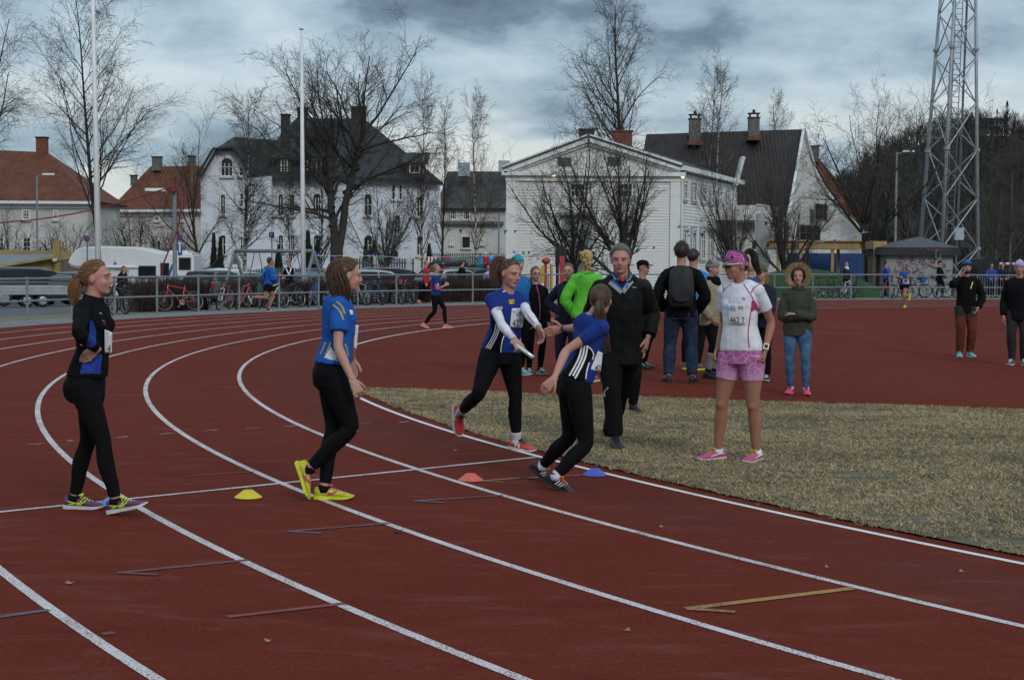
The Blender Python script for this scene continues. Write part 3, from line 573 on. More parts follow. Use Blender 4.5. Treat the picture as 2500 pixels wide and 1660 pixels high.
# ---------------------------------------------------------------- trees
mat('bark_dark', (.030, .026, .022), .9, .3, 3, .6, 14, stretch=(1, 1, .25)); mat('twig', (.048, .039, .033), .9, .25, 1.5); mat('twig_red', (.055, .036, .029), .9, .2, 1.5)
mat('twig_grey', (.052, .046, .040), .9, .2, 1.5); mat('bark_grey', (.085, .077, .066), .9, .3, 2, .6, 12, stretch=(1, 1, .3)); mat('evergreen', (.012, .020, .010), .9, .3, 6)
mat('bark_birch', (.03, .028, .026), .85, c2=(.42, .39, .36), scale=1.6, stretch=(1.2, 1.2, 3.2), thr=(.44, .53), detail=6)
class Tree:
    # levels: (children, t0, t1, angle lo, angle hi, length ratio, wander, tropism, segments)
    def __init__(s, seed, H, r0, trunk, levels, rmin, sides=(8, 6, 4, 3, 3, 3)):
        s.rg = random.Random(seed); s.levels = levels; s.rmin = rmin; s.sides = sides; s.tr = MB(); s.cr = MB(); s.az = s.rg.random()*6
        s.grow(Vector((0, 0, -.3)), Vector((trunk.get('lean', 0), trunk.get('leany', 0), 1)).normalized(), H*trunk['len'], r0, 0, trunk)
    def grow(s, p, d, L, r, lev, tp=None):
        rg = s.rg; lv = s.levels
        wan, tro, segs, tap = (tp['wander'], 0.02, tp.get('segs', 9), tp['taper']) if lev == 0 else (lv[lev-1][6], lv[lev-1][7], lv[lev-1][8], .25)
        pts = [p.copy()]; ds = [d.copy()]
        for i in range(segs):
            d = (d + Vector((rg.gauss(0, wan), rg.gauss(0, wan), rg.gauss(0, wan)*.6 + tro))).normalized(); p = p + d*(L/segs); pts.append(p.copy()); ds.append(d.copy())
        r1 = max(r*tap, s.rmin*.7); rads = [r + (r1 - r)*(i/segs)**.8 for i in range(segs+1)]
        if lev == 0: rads[0] *= 1.35
        (s.tr if lev == 0 or (lev == 1 and r > .05) else s.cr).tube(pts, rads, s.sides[lev], cap=False)
        if lev >= len(lv): return
        n, t0, t1, a0, a1, lr, *_ = lv[lev]
        for k in range(n):
            t = t0 + (t1 - t0)*(k + rg.random()*.8)/n
            fi = t*segs; i = min(int(fi), segs-1); f = fi - i; q = pts[i].lerp(pts[i+1], f); dd = ds[i+1]; rr = rads[i] + (rads[i+1] - rads[i])*f
            s.az += 2.4 + rg.gauss(0, .5); ax = dd.orthogonal().normalized(); ax.rotate(Matrix.Rotation(s.az, 3, dd))
            nd = dd.copy(); nd.rotate(Matrix.Rotation(R(rg.uniform(a0, a1)), 3, ax))
            shape = (1 - .62*(t - t0)/max(1e-3, 1 - t0)) if lev == 0 and tp.get('cone', True) else rg.uniform(.65, 1.1)
            cl = (L*lr*shape)*rg.uniform(.8, 1.15)
            s.grow(q, nd, cl, max(min(rr*.62, rr*(.35 + lr*.5)), s.rmin), lev+1)
TREE_KINDS = {
 'tall': (dict(len=1.0, wander=.03, taper=.12, segs=12), [(30, .28, .97, 24, 52, .36, .10, .06, 7), (10, .15, 1., 25, 60, .42, .16, .03, 4), (8, .1, 1., 22, 60, .5, .2, .0, 3), (2, .2, 1., 20, 60, .5, .2, -.03, 2)]),
 'birch': (dict(len=1.0, wander=.03, taper=.1, segs=12), [(34, .2, .97, 26, 52, .29, .10, .05, 6), (9, .15, 1., 25, 60, .46, .16, 0., 4), (8, .1, 1., 20, 65, .55, .2, -.09, 3)]),
 'birch_thin': (dict(len=1.0, wander=.03, taper=.1, segs=12), [(34, .25, .98, 22, 42, .20, .08, .06, 5), (7, .2, 1., 20, 50, .42, .14, 0., 3), (6, .15, 1., 20, 60, .55, .2, -.06, 2)]),
 'weeping': (dict(len=.55, wander=.05, taper=.5, segs=8, cone=False), [(10, .45, 1., 10, 42, .95, .08, .05, 8), (8, .2, 1., 22, 55, .38, .14, .02, 5), (9, .15, 1., 20, 65, .5, .18, -.12, 3), (6, .1, 1., 20, 60, .6, .15, -.2, 2)]),
 'vase': (dict(len=.30, wander=.04, taper=.75, segs=5, cone=False), [(13, .3, 1., 10, 62, 2.0, .06, .07, 8), (11, .12, .98, 18, 52, .34, .13, .06, 5), (7, .12, 1., 18, 55, .5, .18, .03, 3), (3, .2, 1., 20, 55, .55, .18, .0, 2)]),
 'shrub': (dict(len=.30, wander=.04, taper=.75, segs=5, cone=False), [(12, .3, 1., 10, 62, 2.0, .06, .07, 6), (10, .12, .98, 18, 52, .34, .13, .06, 4), (8, .12, 1., 18, 55, .5, .18, .03, 2)]),
 'maple': (dict(len=.42, wander=.05, taper=.62, segs=7, cone=False), [(8, .55, 1., 12, 55, 1.15, .09, .06, 8), (9, .2, 1., 25, 60, .42, .16, .04, 5), (8, .2, 1., 25, 60, .5, .2, .02, 3), (4, .2, 1., 25, 60, .55, .2, .0, 2)]),
}
def tree(name, label, px, d, topy, kind, seed, bark='bark_dark', twig='twig', r0=None, lean=0, squeeze=1., group='bare trees around the field'):
    base = W(px, 600, d); z = lot(base.x, base.y); top = W(px, topy, d).z; H = top - z
    tp, lv = TREE_KINDS[kind]; tp = dict(tp, lean=lean)
    T = Tree(seed, H, r0 or H*.014, tp, lv, d*.000068)
    zs = [v[2] for v in T.cr.v]; zs.sort(); k = H/max(zs[int(len(zs)*.995)], 1)
    for mb in (T.tr, T.cr): mb.v = [(v[0]*k*squeeze, v[1]*k*squeeze, v[2]*k) for v in mb.v]
    o = empty(name, (base.x, base.y, z), 0, label, 'tree', group)
    T.tr.build('trunk', bark, o, True, fix=False); T.cr.build('crown', twig, o, fix=False); return o
tree('bare_tree', 'large bare weeping tree behind the broad cream house', -70, 100, -40, 'weeping', 3, squeeze=.95)
tree('birch_tree', 'tall bare weeping birch behind the motorhome', 250, 78, -60, 'tall', 11, squeeze=.95, r0=.17)
for i_, (px_, ty_, lb_) in enumerate(((20, 505, 'bare shrub against the wall of the broad cream house'), (150, 530, 'low bare shrub beside the garage roof'), (335, 500, 'bare bushy tree before the grey-walled house, nearest the lamp post'), (430, 470, 'bare bushy tree between the lamp post and gabled wing'))): tree('bare_shrub', lb_, px_, 104, ty_, 'shrub', 90 + i_, 'bark_grey', squeeze=1.25, r0=.08)
tree('bare_tree', 'rounded bare tree in front of the grey-walled house', 492, 108, 262, 'maple', 5, squeeze=.75)
tree('birch_tree', 'slender bare birch in front of the gabled wing of the plastered house', 596, 88, 222, 'birch', 8, 'bark_birch', squeeze=.95)
tree('bare_tree', 'thin bare sapling by the plastered house near the parking sign', 712, 88, 420, 'birch_thin', 14, 'bark_grey', r0=.06)
tree('birch_tree', 'slim bare birch beside the shorter flagpole', 782, 86, 300, 'birch', 19, 'bark_birch', r0=.09)
tf = empty('forked_tree', (0, 0, 0), 0, 'big bare tree with a forked dark trunk before the plastered house', 'tree', 'bare trees around the field')
def forked():
    d = 84.; b = W(824, 600, d); z = lot(b.x, b.y); tf.location = (b.x, b.y, z); tr, cr = MB(), MB()
    def P_(X_, Y_, dy=0): return W(*c2(X_, Y_), d + dy) - tf.location
    stems = [[(945, 1230, 0), (945, 1090, 0), (932, 960, 0), (912, 820, -.1), (905, 640, -.2), (898, 420, -.4)], [(958, 1100, .1), (985, 930, .1), (1000, 780, .2), (1042, 620, .4), (1078, 450, .6), (1120, 330, .8)], ]
    rg = random.Random(4)
    for si, st in enumerate(stems):
        pts = [P_(*q) for q in st]; pts[0].z = min(pts[0].z, -.2) if si == 0 else pts[0].z
        rr = [.44, .34, .21, .19, .17, .12] if si == 0 else [.19, .20, .19, .17, .14, .10]
        tr.tube(pts, rr, 9, cap=False)
        # limbs from the upper stem
        for k in range(13):
            t = .48 + .52*(k + rg.random())/13; fi = t*(len(pts)-1); i = min(int(fi), len(pts)-2); q = pts[i].lerp(pts[i+1], fi-i)
            az = rg.uniform(0, 6.283); el = R(rg.uniform(18, 78) if k < 10 else rg.uniform(60, 85)); dirv = Vector((math.cos(az)*math.cos(el) + (-.25 if si == 0 else .25), math.sin(az)*math.cos(el), math.sin(el))).normalized()
            sub = Tree(rg.randint(0, 9999), 1, .13 - .05*t, dict(len=rg.uniform(4.2, 6.4), wander=.12, taper=.25, segs=7, cone=False), [(9, .25, 1., 22, 60, .45, .15, .05, 5), (7, .2, 1., 22, 60, .5, .18, .03, 3), (4, .2, 1., 25, 60, .55, .2, 0., 2)], .0068)
            rotm = Vector((0, 0, 1)).rotation_difference(dirv).to_matrix()
            for src, dst in ((sub.tr, tr), (sub.cr, cr)):
                dst.add([q + rotm @ Vector(v) for v in src.v], src.f)
    tr.build('trunk', 'bark_dark', tf, True, fix=False); cr.build('crown', 'twig', tf, fix=False)
forked()
tree('bare_tree', 'small many-stemmed bare tree by the picket fence', 933, 86, 405, 'vase', 23, 'bark_grey', squeeze=.8, r0=.10)
tree('birch_tree', 'tall narrow birch at the right corner of the plastered house', 1032, 88, 165, 'birch', 27, 'bark_birch', 'twig_red', squeeze=.62, r0=.14)
tree('birch_tree', 'tall narrow birch with dark stem beside the narrow one at the house corner', 1076, 92, 240, 'birch_thin', 28, 'bark_dark', 'twig_red', squeeze=.8, r0=.12)
tree('birch_tree', 'upright bare birch in front of the grey-roofed house', 1162, 88, 205, 'birch', 31, 'bark_birch', 'twig_red', squeeze=.66, r0=.11)
tree('lime_tree', 'vase-shaped bare lime in front of the timber building portal', 1400, 82, 300, 'vase', 35, squeeze=1.0, r0=.13)
tree('lime_tree', 'vase-shaped bare lime with thick single trunk before the timber building', 1524, 81, 330, 'vase', 36, squeeze=1.0, r0=.15)
tree('bare_tree', 'towering bare tree rising behind the timber building', 1528, 150, -45, 'tall', 41, 'bark_dark', 'twig', squeeze=.9, r0=.45)
tree('birch_tree', 'bare birch with pale stem behind the timber building roof', 1724, 128, 125, 'birch', 43, 'bark_birch', 'twig_grey', squeeze=.75, r0=.2)
tree('birch_tree', 'second pale-stemmed birch close beside the one behind the timber building', 1742, 127, 160, 'birch_thin', 45, 'bark_birch', 'twig_grey', r0=.18)
tree('bare_tree', 'bare tree whose crown shows above the steep brown roof', 1910, 160, 222, 'birch', 47, 'bark_dark', 'twig_grey', squeeze=.8)
tree('lime_tree', 'small bare lime beside the balcony of the timber building', 1800, 82, 380, 'vase', 51, squeeze=.7, r0=.13)
tree('lime_tree', 'dense bare lime in front of the steep-roofed house', 1916, 82, 350, 'vase', 53, squeeze=.85, r0=.15)
tree('spreading_tree', 'wide spreading bare tree beside the graffiti hut', 2122, 86, 262, 'maple', 57, squeeze=1.0, r0=.2)
tree('bare_tree', 'tall bare tree standing behind the lattice mast', 2290, 135, 170, 'maple', 61, 'bark_dark', 'twig_grey', squeeze=.9)
tree('bare_tree', 'bare tree behind the graffiti hut next to the tall one', 2170, 140, 185, 'maple', 63, 'bark_dark', 'twig_grey', squeeze=.75)
tree('bare_tree', 'slim bare tree at the foot of the wooded hill', 2468, 120, 330, 'birch', 66, 'bark_grey', 'twig_grey', squeeze=.9)
tree('bare_tree', 'second slim bare tree at the foot of the wooded hill', 2425, 126, 350, 'birch', 67, 'bark_grey', 'twig_grey', squeeze=.8)
# dark pointed cypresses by the white house
def conifer(px, d, topy, wpx, label, seed, name='cypress_tree', group='dark evergreens by the plastered house', boty=None):
    b = W(px, 600, d); z = lot(b.x, b.y); H = W(px, topy, d).z - z; r = wpx/3895*d/2; rg = random.Random(seed); m = MB()
    o = empty(name, (b.x, b.y, z), 0, label, 'tree', group)
    for i in range(1100):
        t = rg.random()**.8; rr = r*min(1, (1 - t)*1.9 + .02)*rg.uniform(.45, 1.05); a = rg.random()*6.283; p = Vector((rr*math.cos(a), rr*math.sin(a), H*(.05 + .95*t))); s_ = H*.035*rg.uniform(.6, 1.4)
        q = p + Vector((math.cos(a)*s_*.6, math.sin(a)*s_*.6, s_*1.6)); n_ = Vector((-math.sin(a), math.cos(a), .2))*s_*.5
        m.add([p - n_, p + n_, q], [(0, 1, 2)])
    m.build('crown', 'evergreen', o, fix=False); MB().tube([(0, 0, -.1), (0, 0, H*.9)], [.1, .02], 6).build('trunk', 'bark_dark', o)
CYL = ['dark pointed evergreen at the corner of the gabled wing', 'dark pointed evergreen between a wing window and another evergreen', 'dense dark evergreen beside the slim birch and flagpole', 'dark evergreen between the flagpole and forked tree', 'low dark evergreen behind the runner in the blue jacket', 'narrow dark evergreen under the window by the picket fence', 'dark evergreen beside the narrow one by the picket fence', 'broad dark evergreen at the birch by the house corner']
for i, (px, ty, wp_) in enumerate(((522, 577, 17), (538, 586, 18), (752, 570, 30), (775, 590, 26), (680, 605, 28), (893, 588, 18), (912, 596, 20), (1048, 600, 26))):
    conifer(px, 105, ty, wp_, CYL[i], 70 + i)
# ---------------------------------------------------------------- wooded hill
mat('hill', (.022, .019, .014), .95, .4, .05, .5, .4); mat('wood', (.030, .025, .020), .95, .25, .04); mat('wood_pale', (.05, .044, .037), .95, .25, .05)
def hillh(x, y):
    ridge = [(95, 0), (112, 8), (128, 15), (150, 24), (180, 28), (230, 32), (300, 36), (500, 46)]
    s_ = x*300/max(y, 1)/2.15 + 40                               # angular position along the ridge
    px = 1250 + 3895*x/max(y, 1)
    prof = [(1500, 0), (1900, 8), (1985, 15), (2070, 19), (2160, 22), (2240, 26), (2330, 27.5), (2420, 27.5), (2500, 27), (2700, 30), (3200, 36)]
    h = prof[-1][1]
    for (a, ha), (b, hb) in zip(prof, prof[1:]):
        if px <= b: h = ha + (hb - ha)*max(0, (px - a)/(b - a)); break
    t = min(1, max(0, (y - 170)/150)); t = t*t*(3 - 2*t)
    return -.9 + h*t + 1.2*mnoise.noise(Vector((x*.03, y*.03, 0)))*t
hm = MB(); nx, ny = 46, 26; vs_ = []
for j in range(ny):
    y = 165 + j*11
    for i in range(nx):
        x = 20 + i*7.5; vs_.append((x, y, hillh(x, y) - (.3 if j == 0 else 0)))
hm.add(vs_, [(j*nx+i, j*nx+i+1, (j+1)*nx+i+1, (j+1)*nx+i) for j in range(ny-1) for i in range(nx-1)])
ho = hm.build('hill', 'hill', smooth=True, fix=False); tag(ho, kind='structure')
def wood_mass(name, n, seed, m, ylo, yhi, hlo, hhi):
    rg = random.Random(seed); b = MB()
    for i in range(n):
        y = rg.uniform(ylo, yhi); px = rg.uniform(1940, 2760); x = (px - 1250)/3895*y; z = hillh(x, y) - .5; h = rg.uniform(hlo, hhi)
        if px < 2080: h *= .6
        b.tube([(x, y, z), (x + rg.gauss(0, .3), y, z + h*.5), (x + rg.gauss(0, .6), y, z + h)], [.09, .07, .03], 3, cap=False)
        for k in range(24):
            t = .12 + .88*rg.random(); L = h*.48*(1.15 - t*.6); a = rg.random()*6.283; el = R(rg.uniform(20, 65)); p = Vector((x, y, z + h*t)); d = Vector((math.cos(a)*math.cos(el), math.sin(a)*math.cos(el), math.sin(el)))
            e = p + d*L; sd_ = Vector((-d.y, d.x, 0)).normalized()*.045 if abs(d.x) + abs(d.y) > 1e-3 else Vector((.045, 0, 0))
            b.add([p - sd_, p + sd_, e], [(0, 1, 2)])
            for q in range(3):
                s_ = p.lerp(e, rg.uniform(.3, .9)); e2 = s_ + (d + Vector((rg.gauss(0, .5), rg.gauss(0, .5), rg.gauss(0, .4)))).normalized()*L*.45
                b.add([s_ - Vector((.03, 0, 0)), s_ + Vector((.03, 0, 0)), e2], [(0, 1, 2)])
    o = b.build(name, m, fix=False); return o
wo_ = wood_mass('hillside_wood', 1500, 2, 'wood', 172, 325, 2.6, 5.2); tag(wo_, 'dark leafless wood covering the hillside behind the mast', 'wood', kind='stuff')
wo_ = wood_mass('hillside_wood', 22, 9, 'wood_pale', 168, 195, 8, 12); tag(wo_, 'paler tall leafless trees massed at the foot of the hill', 'wood', kind='stuff')
def pine(px, d, topy, boty, wpx, label, seed):
    a, c_ = W(px, boty, d), W(px, topy, d); H = c_.z - a.z; rg = random.Random(seed); m = MB(); o = empty('pine_tree', a, 0, label, 'tree', 'pines on the hilltop'); r = wpx/3895*d/2
    for i in range(420):
        t = rg.random(); an = rg.random()*6.283; rr = r*(1.05 - t)*rg.uniform(.3, 1); p = Vector((rr*math.cos(an), rr*math.sin(an), H*(.15 + .85*t))); q = Vector((rr*1.5*math.cos(an), rr*1.5*math.sin(an), p.z - .12*H*(1 - t) )); n_ = Vector((-math.sin(an), math.cos(an), 0))*H*.03
        m.add([p - n_, p + n_, q + Vector((0, 0, .05*H))], [(0, 1, 2)])
    m.build('crown', 'evergreen', o, fix=False); MB().tube([(0, 0, -2), (0, 0, H)], [.3, .05], 5).build('trunk', 'bark_dark', o)
pine(2458, 318, 248, 300, 30, 'tall pale-edged pine on the hilltop beside the lookout house', 1); pine(2434, 318, 268, 305, 22, 'shorter dark pine on the hilltop beside the lookout house', 2); pine(2008, 300, 440, 480, 34, 'broad dark pine at the low end of the hill', 3)
hh = empty('hilltop_house', (0, 0, 0), 0, 'long low house with railing on top of the wooded hill', 'house'); p, q = W(2392, 296, 312), W(2444, 312, 312)
MB().box((p+q)/2, (q.x-p.x, 6, p.z-q.z)).build('wall', 'zinc', hh); MB().box((p+q)/2 + Vector((0, 0, (p.z-q.z)/2 + .15)), (q.x-p.x + 1, 7, .3)).build('roof', 'tile_grey' if False else 'black_trim', hh)
for i in range(6): MB().box(((p.x + (q.x-p.x)*(i+.5)/6), p.y - 3.04, (p.z+q.z)/2), (.5, .06, .7)).build('window', 'pane', hh)
# ---------------------------------------------------------------- lattice mast
mat('galv', (.30, .315, .33), .5, .1, 3, metal=.3); mat('galv_dark', (.13, .14, .15), .5, .1, 3, metal=.3)
mast = empty('lattice_mast', (0, 0, 0), 0, 'tall galvanised steel lattice mast rising behind the graffiti hut', 'mast')
def mast_build():
    legs = []
    for (xa, ya, da), (xb, yb, db) in (((2247, 590, 101), (2296, 0, 100.4)), ((2300, 590, 98.3), (2330, 0, 98.6)), ((2387, 590, 100), (2382, 0, 99.8))):
        a, b = W(xa, ya, da), W(xb, yb, db); d = (b - a)/(b.z - a.z); legs.append((a - d*(a.z - ZB), a + d*(24 - a.z)))
    at = lambda i, z: legs[i][0].lerp(legs[i][1], (z - ZB)/(24 - ZB))
    for i in range(3):
        lo = MB().tube([legs[i][0], legs[i][1]], [.13, .09], 8).build('leg', 'galv', mast, True)
        for z in (2.5, 8.6, 14.8): MB().tube([at(i, z), at(i, z + .18)], .2, 8).build('flange', 'galv', lo)
    zs = [-.5, 2.6, 5.7, 8.7, 11.6, 14.4, 17.1, 19.6, 22.]
    for k, (z0, z1) in enumerate(zip(zs, zs[1:])):
        for i in range(3):
            j = (i+1) % 3; n_ = (at(j, z0) - at(i, z0)).cross(Vector((0, 0, 1))).normalized()*.05
            MB().tube([at(i, z0) + n_, at(j, z1) + n_], .04, 5).build('brace', 'galv', mast); MB().tube([at(j, z0) - n_, at(i, z1) - n_], .04, 5).build('brace', 'galv', mast)
    c = lambda z: (at(0, z) + at(1, z) + at(2, z))/3 + Vector((.25, .3, 0)); l = MB()
    for s_ in (-.22, .22): l.tube([c(-.9) + Vector((s_, 0, 0)), c(23) + Vector((s_, 0, 0))], .03, 5)
    lo = l.build('ladder_rails', 'galv_dark', mast); m = None
    for i in range(70):
        p = c(-.6 + i*.34); MB().tube([p - Vector((.22, 0, 0)), p + Vector((.22, 0, 0))], .018, 4, cap=False).build('rung', 'galv_dark', lo)
    MB().tube([c(-.9) + Vector((.5, .1, 0)), c(23) + Vector((.5, .1, 0))], .07, 6).build('cable_duct', 'galv_dark', mast)
    p, q = W(2331, 556, 99.4), W(2351, 586, 99.4); MB().box((p+q)/2, (q.x-p.x, .4, p.z-q.z)).build('switch_box', 'zinc', mast)
    p, q = W(2338, 578, 100.6), W(2380, 604, 100.6); MB().box((p+q)/2, (q.x-p.x, 1.2, p.z-q.z)).build('equipment_crate', 'black_trim', mast)
mast_build()
# ---------------------------------------------------------------- perimeter fence
mat('rail', (.20, .215, .23), .5, .12, 8, metal=.25); mat('pole_white', (.72, .73, .74), .5, .05, 2); mat('steel_grey', (.15, .16, .17), .5, .1, 4)
mat('rubber', (.012, .012, .012), .8, .2, 8); mat('rim', (.32, .33, .34), .35, .1, 10, metal=.6); mat('black_paint', (.014, .014, .016), .35, .1, 4); mat('plastic_red', (.38, .03, .035), .5, .08, 5)
mat('hedge_twig', (.040, .024, .019), .9, .35, 1.5); mat('wood_new', (.36, .235, .10), .8, .14, 4, stretch=(1, 1, .2)); mat('fence_grey', (.135, .15, .165), .8, .1, 3); mat('cloth_blue_wall', (.018, .055, .17), .8, .1, 3)
FR = 47.9
def arc(a, r=FR, z=0.): return BC + Vector((math.cos(a)*r, math.sin(a)*r, z))
fence = empty('perimeter_fence', arc(R(150)), 0, 'grey tubular two-rail metal fence around the outside of the track', 'fence'); fl = fence.location.copy()
STEP = 2.08/FR; a_ = R(176.6); post_me = MB().tube([(0, 0, -.05), (0, 0, 1.1)], .034, 8).mesh('post'); post_me.materials.append(M['rail'])
cap_me = MB().ell((0, 0, 1.12), (.045, .045, .03), nu=8, nv=5).mesh('cap'); cap_me.materials.append(M['rail'])
prev = None
for i in range(48):
    a = a_ - i*STEP; p = arc(a) - fl; o = link(post_me, 'post', [], fence); o.location = p; k = link(cap_me, 'cap', [], o)
    if prev is not None:
        for z, rr in ((1.1, .031), (.52, .027)):
            MB().tube([prev + Vector((0, 0, z)), p + Vector((0, 0, z))], rr, 8, cap=False).build('rail', 'rail', fence, True)
    prev = p
# crowd barrier on the right
def barrier(xa, xb, r, label):
    pa, pb = G(xa, 730), G(xb, 730); pa = BC + (pa - BC).normalized()*r; pb = BC + (pb - BC).normalized()*r; o = empty('crowd_barrier', (pa+pb)/2, 0, label, 'barrier', 'crowd barriers along the fence'); c = o.location.copy()
    f = MB(); u = (pb - pa).normalized(); L = (pb - pa).length
    f.tube([pa - c + Vector((0, 0, .12)), pa - c + Vector((0, 0, 1.08)), pb - c + Vector((0, 0, 1.08)), pb - c + Vector((0, 0, .12)), pa - c + Vector((0, 0, .12))], .022, 6); f.build('frame', 'galv', o)
    n = int(L/.13)
    for i in range(1, n): MB().tube([pa - c + u*(L*i/n) + Vector((0, 0, .12)), pa - c + u*(L*i/n) + Vector((0, 0, 1.08))], .009, 5, cap=False).build('bar', 'galv', o)
    for e in (pa, pb): MB().bar(e - c + Vector((0, -.25, .02)), e - c + Vector((0, .25, .02)), .05, .03).build('foot', 'galv', o)
barrier(2418, 2460, 48.2, 'crowd barrier before the onlooker in the plain blue jacket'); barrier(2462, 2512, 48.25, 'crowd barrier before the onlooker in the red cap')
# ---------------------------------------------------------------- hedge
def hedge(a0, a1, r, h, label, n, seed):
    rg = random.Random(seed); b = MB(); c = arc((a0 + a1)/2, r); o = empty('hedge', c, 0, label, 'hedge', 'clipped brown hedges behind the fence')
    for i in range(n):
        a = rg.uniform(a0, a1); rr = r + rg.uniform(-.45, .45); p = arc(a, rr) - c; x = p + Vector((rg.gauss(0, .13), rg.gauss(0, .13), h*rg.uniform(.55, 1.08))); p += Vector((0, 0, rg.uniform(-.05, h*.4)))
        m = p.lerp(x, .5) + Vector((rg.gauss(0, .05), rg.gauss(0, .05), 0)); s_ = Vector((rg.gauss(0, 1), rg.gauss(0, 1), 0)).normalized()*.011
        b.add([p - s_, p + s_, m + s_*.8, m - s_*.8, x], [(0, 1, 2, 3), (3, 2, 4)])
        for k in range(2):
            q = p.lerp(x, rg.uniform(.3, .95)); e = q + Vector((rg.gauss(0, .09), rg.gauss(0, .09), rg.uniform(.03, .16))); b.add([q - s_*.6, q + s_*.6, e], [(0, 1, 2)])
    hb = b.build('twigs', 'hedge_twig', o, fix=False)
    k = MB(); st = 24
    k.loft([[arc(a0 + (a1-a0)*i/st, r + dr) - c + Vector((0, 0, z)) for dr, z in ((-.28, -.1), (-.24, h*.72), (.24, h*.72), (.28, -.1))] for i in range(st+1)]); k.build('core', 'hedge_twig', o)
def ga(px, r):
    dr = ray(px, 700); lo, hi = 35., 110.
    for _ in range(40):
        t_ = (lo + hi)/2; p = dr*(t_/dr.y)
        if math.hypot(p.x - BC.x, p.y - BC.y) > r: hi = t_
        else: lo = t_
    p = dr*(lo/dr.y); return math.atan2(p.y - BC.y, p.x - BC.x)
hedge(ga(318, 49.7), ga(492, 49.7), 49.7, 1.05, 'clipped leafless hedge beneath the motorhome', 3600, 1)
hedge(ga(560, 50.3), ga(1070, 50.3), 50.3, .95, 'long leafless hedge behind the parked bicycles', 9000, 2)
hedge(ga(1065, 50.2), ga(1300, 50.2), 50.2, 1.05, 'leafless hedge behind the woman with pink sleeves', 5200, 3)
# ---------------------------------------------------------------- poles, signs, rope
def flagpole(px, by, topy, d, dxtop, label):
    p = G(px, by) if by else W(px, 700, d); p.z = lot(p.x, p.y); d = p.y; t_ = W(px + dxtop, topy, d); L = t_.z - p.z
    o = empty('flagpole', p, 0, label, 'flagpole', 'white flagpoles'); lean = (t_.x - p.x)
    MB().tube([(0, 0, -.05), (lean*.5, 0, L*.5), (lean, 0, L)], [.085, .07, .045], 10).build('pole', 'pole_white', o, True)
    if topy > 0: MB().ell((lean, 0, L + .05), (.10, .10, .06)).build('finial', 'pole_white', o)
    MB().tube([(.1, -.02, .9), (lean + .05, -.02, L - .2)], .006, 4).build('halyard', 'trim_white', o)
    MB().box((0, 0, .02), (.35, .35, .08)).build('base_plate', 'galv', o)
flagpole(241, None, -140, 47.5, -17, 'white flagpole beside the motorhome, top out of sight'); flagpole(740, 744, 74, 0, -4, 'white flagpole with rounded cap before the plastered house')
def lamp_post(px, d, topy, label, arm=-1, wpx=7, m='steel_grey'):
    p = W(px, 700, d); p.z = lot(p.x, p.y); H = W(px, topy, d).z - p.z; o = empty('street_lamp', p, 0, label, 'street lamp', 'grey street lamps'); r = wpx/3895*d/2
    MB().tube([(0, 0, 0), (0, 0, 1.2), (0, 0, 1.25), (0, 0, H)], [r*1.25, r*1.25, r, r*.8], 10).build('pole', m, o, True)
    MB().bar((0, 0, H - .1), (arm*.5, 0, H + .05), .05, .05).build('arm', m, o); h = MB(); h.loft([[(arm*(.35 + x), y, H + .06 + z) for y, z in ((-w_, -.05), (-w_*.8, .06), (w_*.8, .06), (w_, -.05))] for x, w_ in ((0, .06), (.15, .13), (.6, .13), (.75, .05))]); h.build('lamp_head', 'trim_white', o); return o
lp = lamp_post(427, 60, 468, 'grey street lamp in front of the motorhome', -1, 11); lamp_post(92, 100, 428, 'thin street lamp before the broad cream house', 1, 6); lamp_post(2184, 100, 372, 'tall street lamp next to the graffiti hut', 1, 6); lamp_post(1217, 92, 523, 'thin street lamp before the grey-roofed house', 1, 5)
mat('sign_blue', (.02, .07, .28), .5, .05, 5); mat('sign_red', (.32, .02, .03), .5, .05, 5); mat('sign_white', (.7, .7, .7), .5, .03, 5)
def round_sign(px, py, d, rp, label, pole=True, plate=False, pm='galv_dark'):
    p = W(px, py, d); g_ = lot(p.x, p.y); o = empty('no_parking_sign', (p.x, p.y, g_), 0, label, 'road sign', 'round no-parking signs'); z = p.z - g_; r = rp/3895*d
    disc = lambda rr, y, m, nm: MB().prism([(rr*math.cos(k*math.pi/10), y, z + rr*math.sin(k*math.pi/10)) for k in range(20)], (0, .02, 0)).build(nm, m, o)
    disc(r, 0, 'sign_red', 'border'); disc(r*.78, -.015, 'sign_blue', 'disc'); MB().box((0, -.02, z), (r*1.6, .02, r*.2), Matrix.Rotation(R(45), 3, 'Y')).build('slash', 'sign_red', o)
    if pole: MB().tube([(0, .05, 0), (0, .05, z + r)], .03, 6).build('post', pm, o)
    if plate:
        MB().box((-.0, 0, z - r - .32), (r*1.5, .02, .5)).build('plate', 'sign_blue', o); pl = MB().box((0, -.016, z - r - .3), (.06, .02, .32)); pl.box((0, -.016, z - r - .12), (.14, .02, .06)); pl.build('arrow', 'sign_white', o)
round_sign(439, 579, 59.9, 7.5, 'blue round no-parking sign over a blue plate on the lamp post', False, True); round_sign(212, 583, 72, 8, 'blue and red no-parking sign behind the motorhome cab'); round_sign(407, 612, 95, 7, 'no-parking sign just above the motorhome roof')
pk = W(663, 574, 92); pg = lot(pk.x, pk.y); o = empty('parking_sign', (pk.x, pk.y, pg), 0, 'square blue parking sign with white P before the plastered house', 'road sign'); zz_ = pk.z - pg
MB().box((0, 0, zz_), (.3, .03, .34)).build('plate', 'sign_blue', o); MB().tube([(0, .04, 0), (0, .04, zz_ + .15)], .03, 6).build('post', 'galv', o)
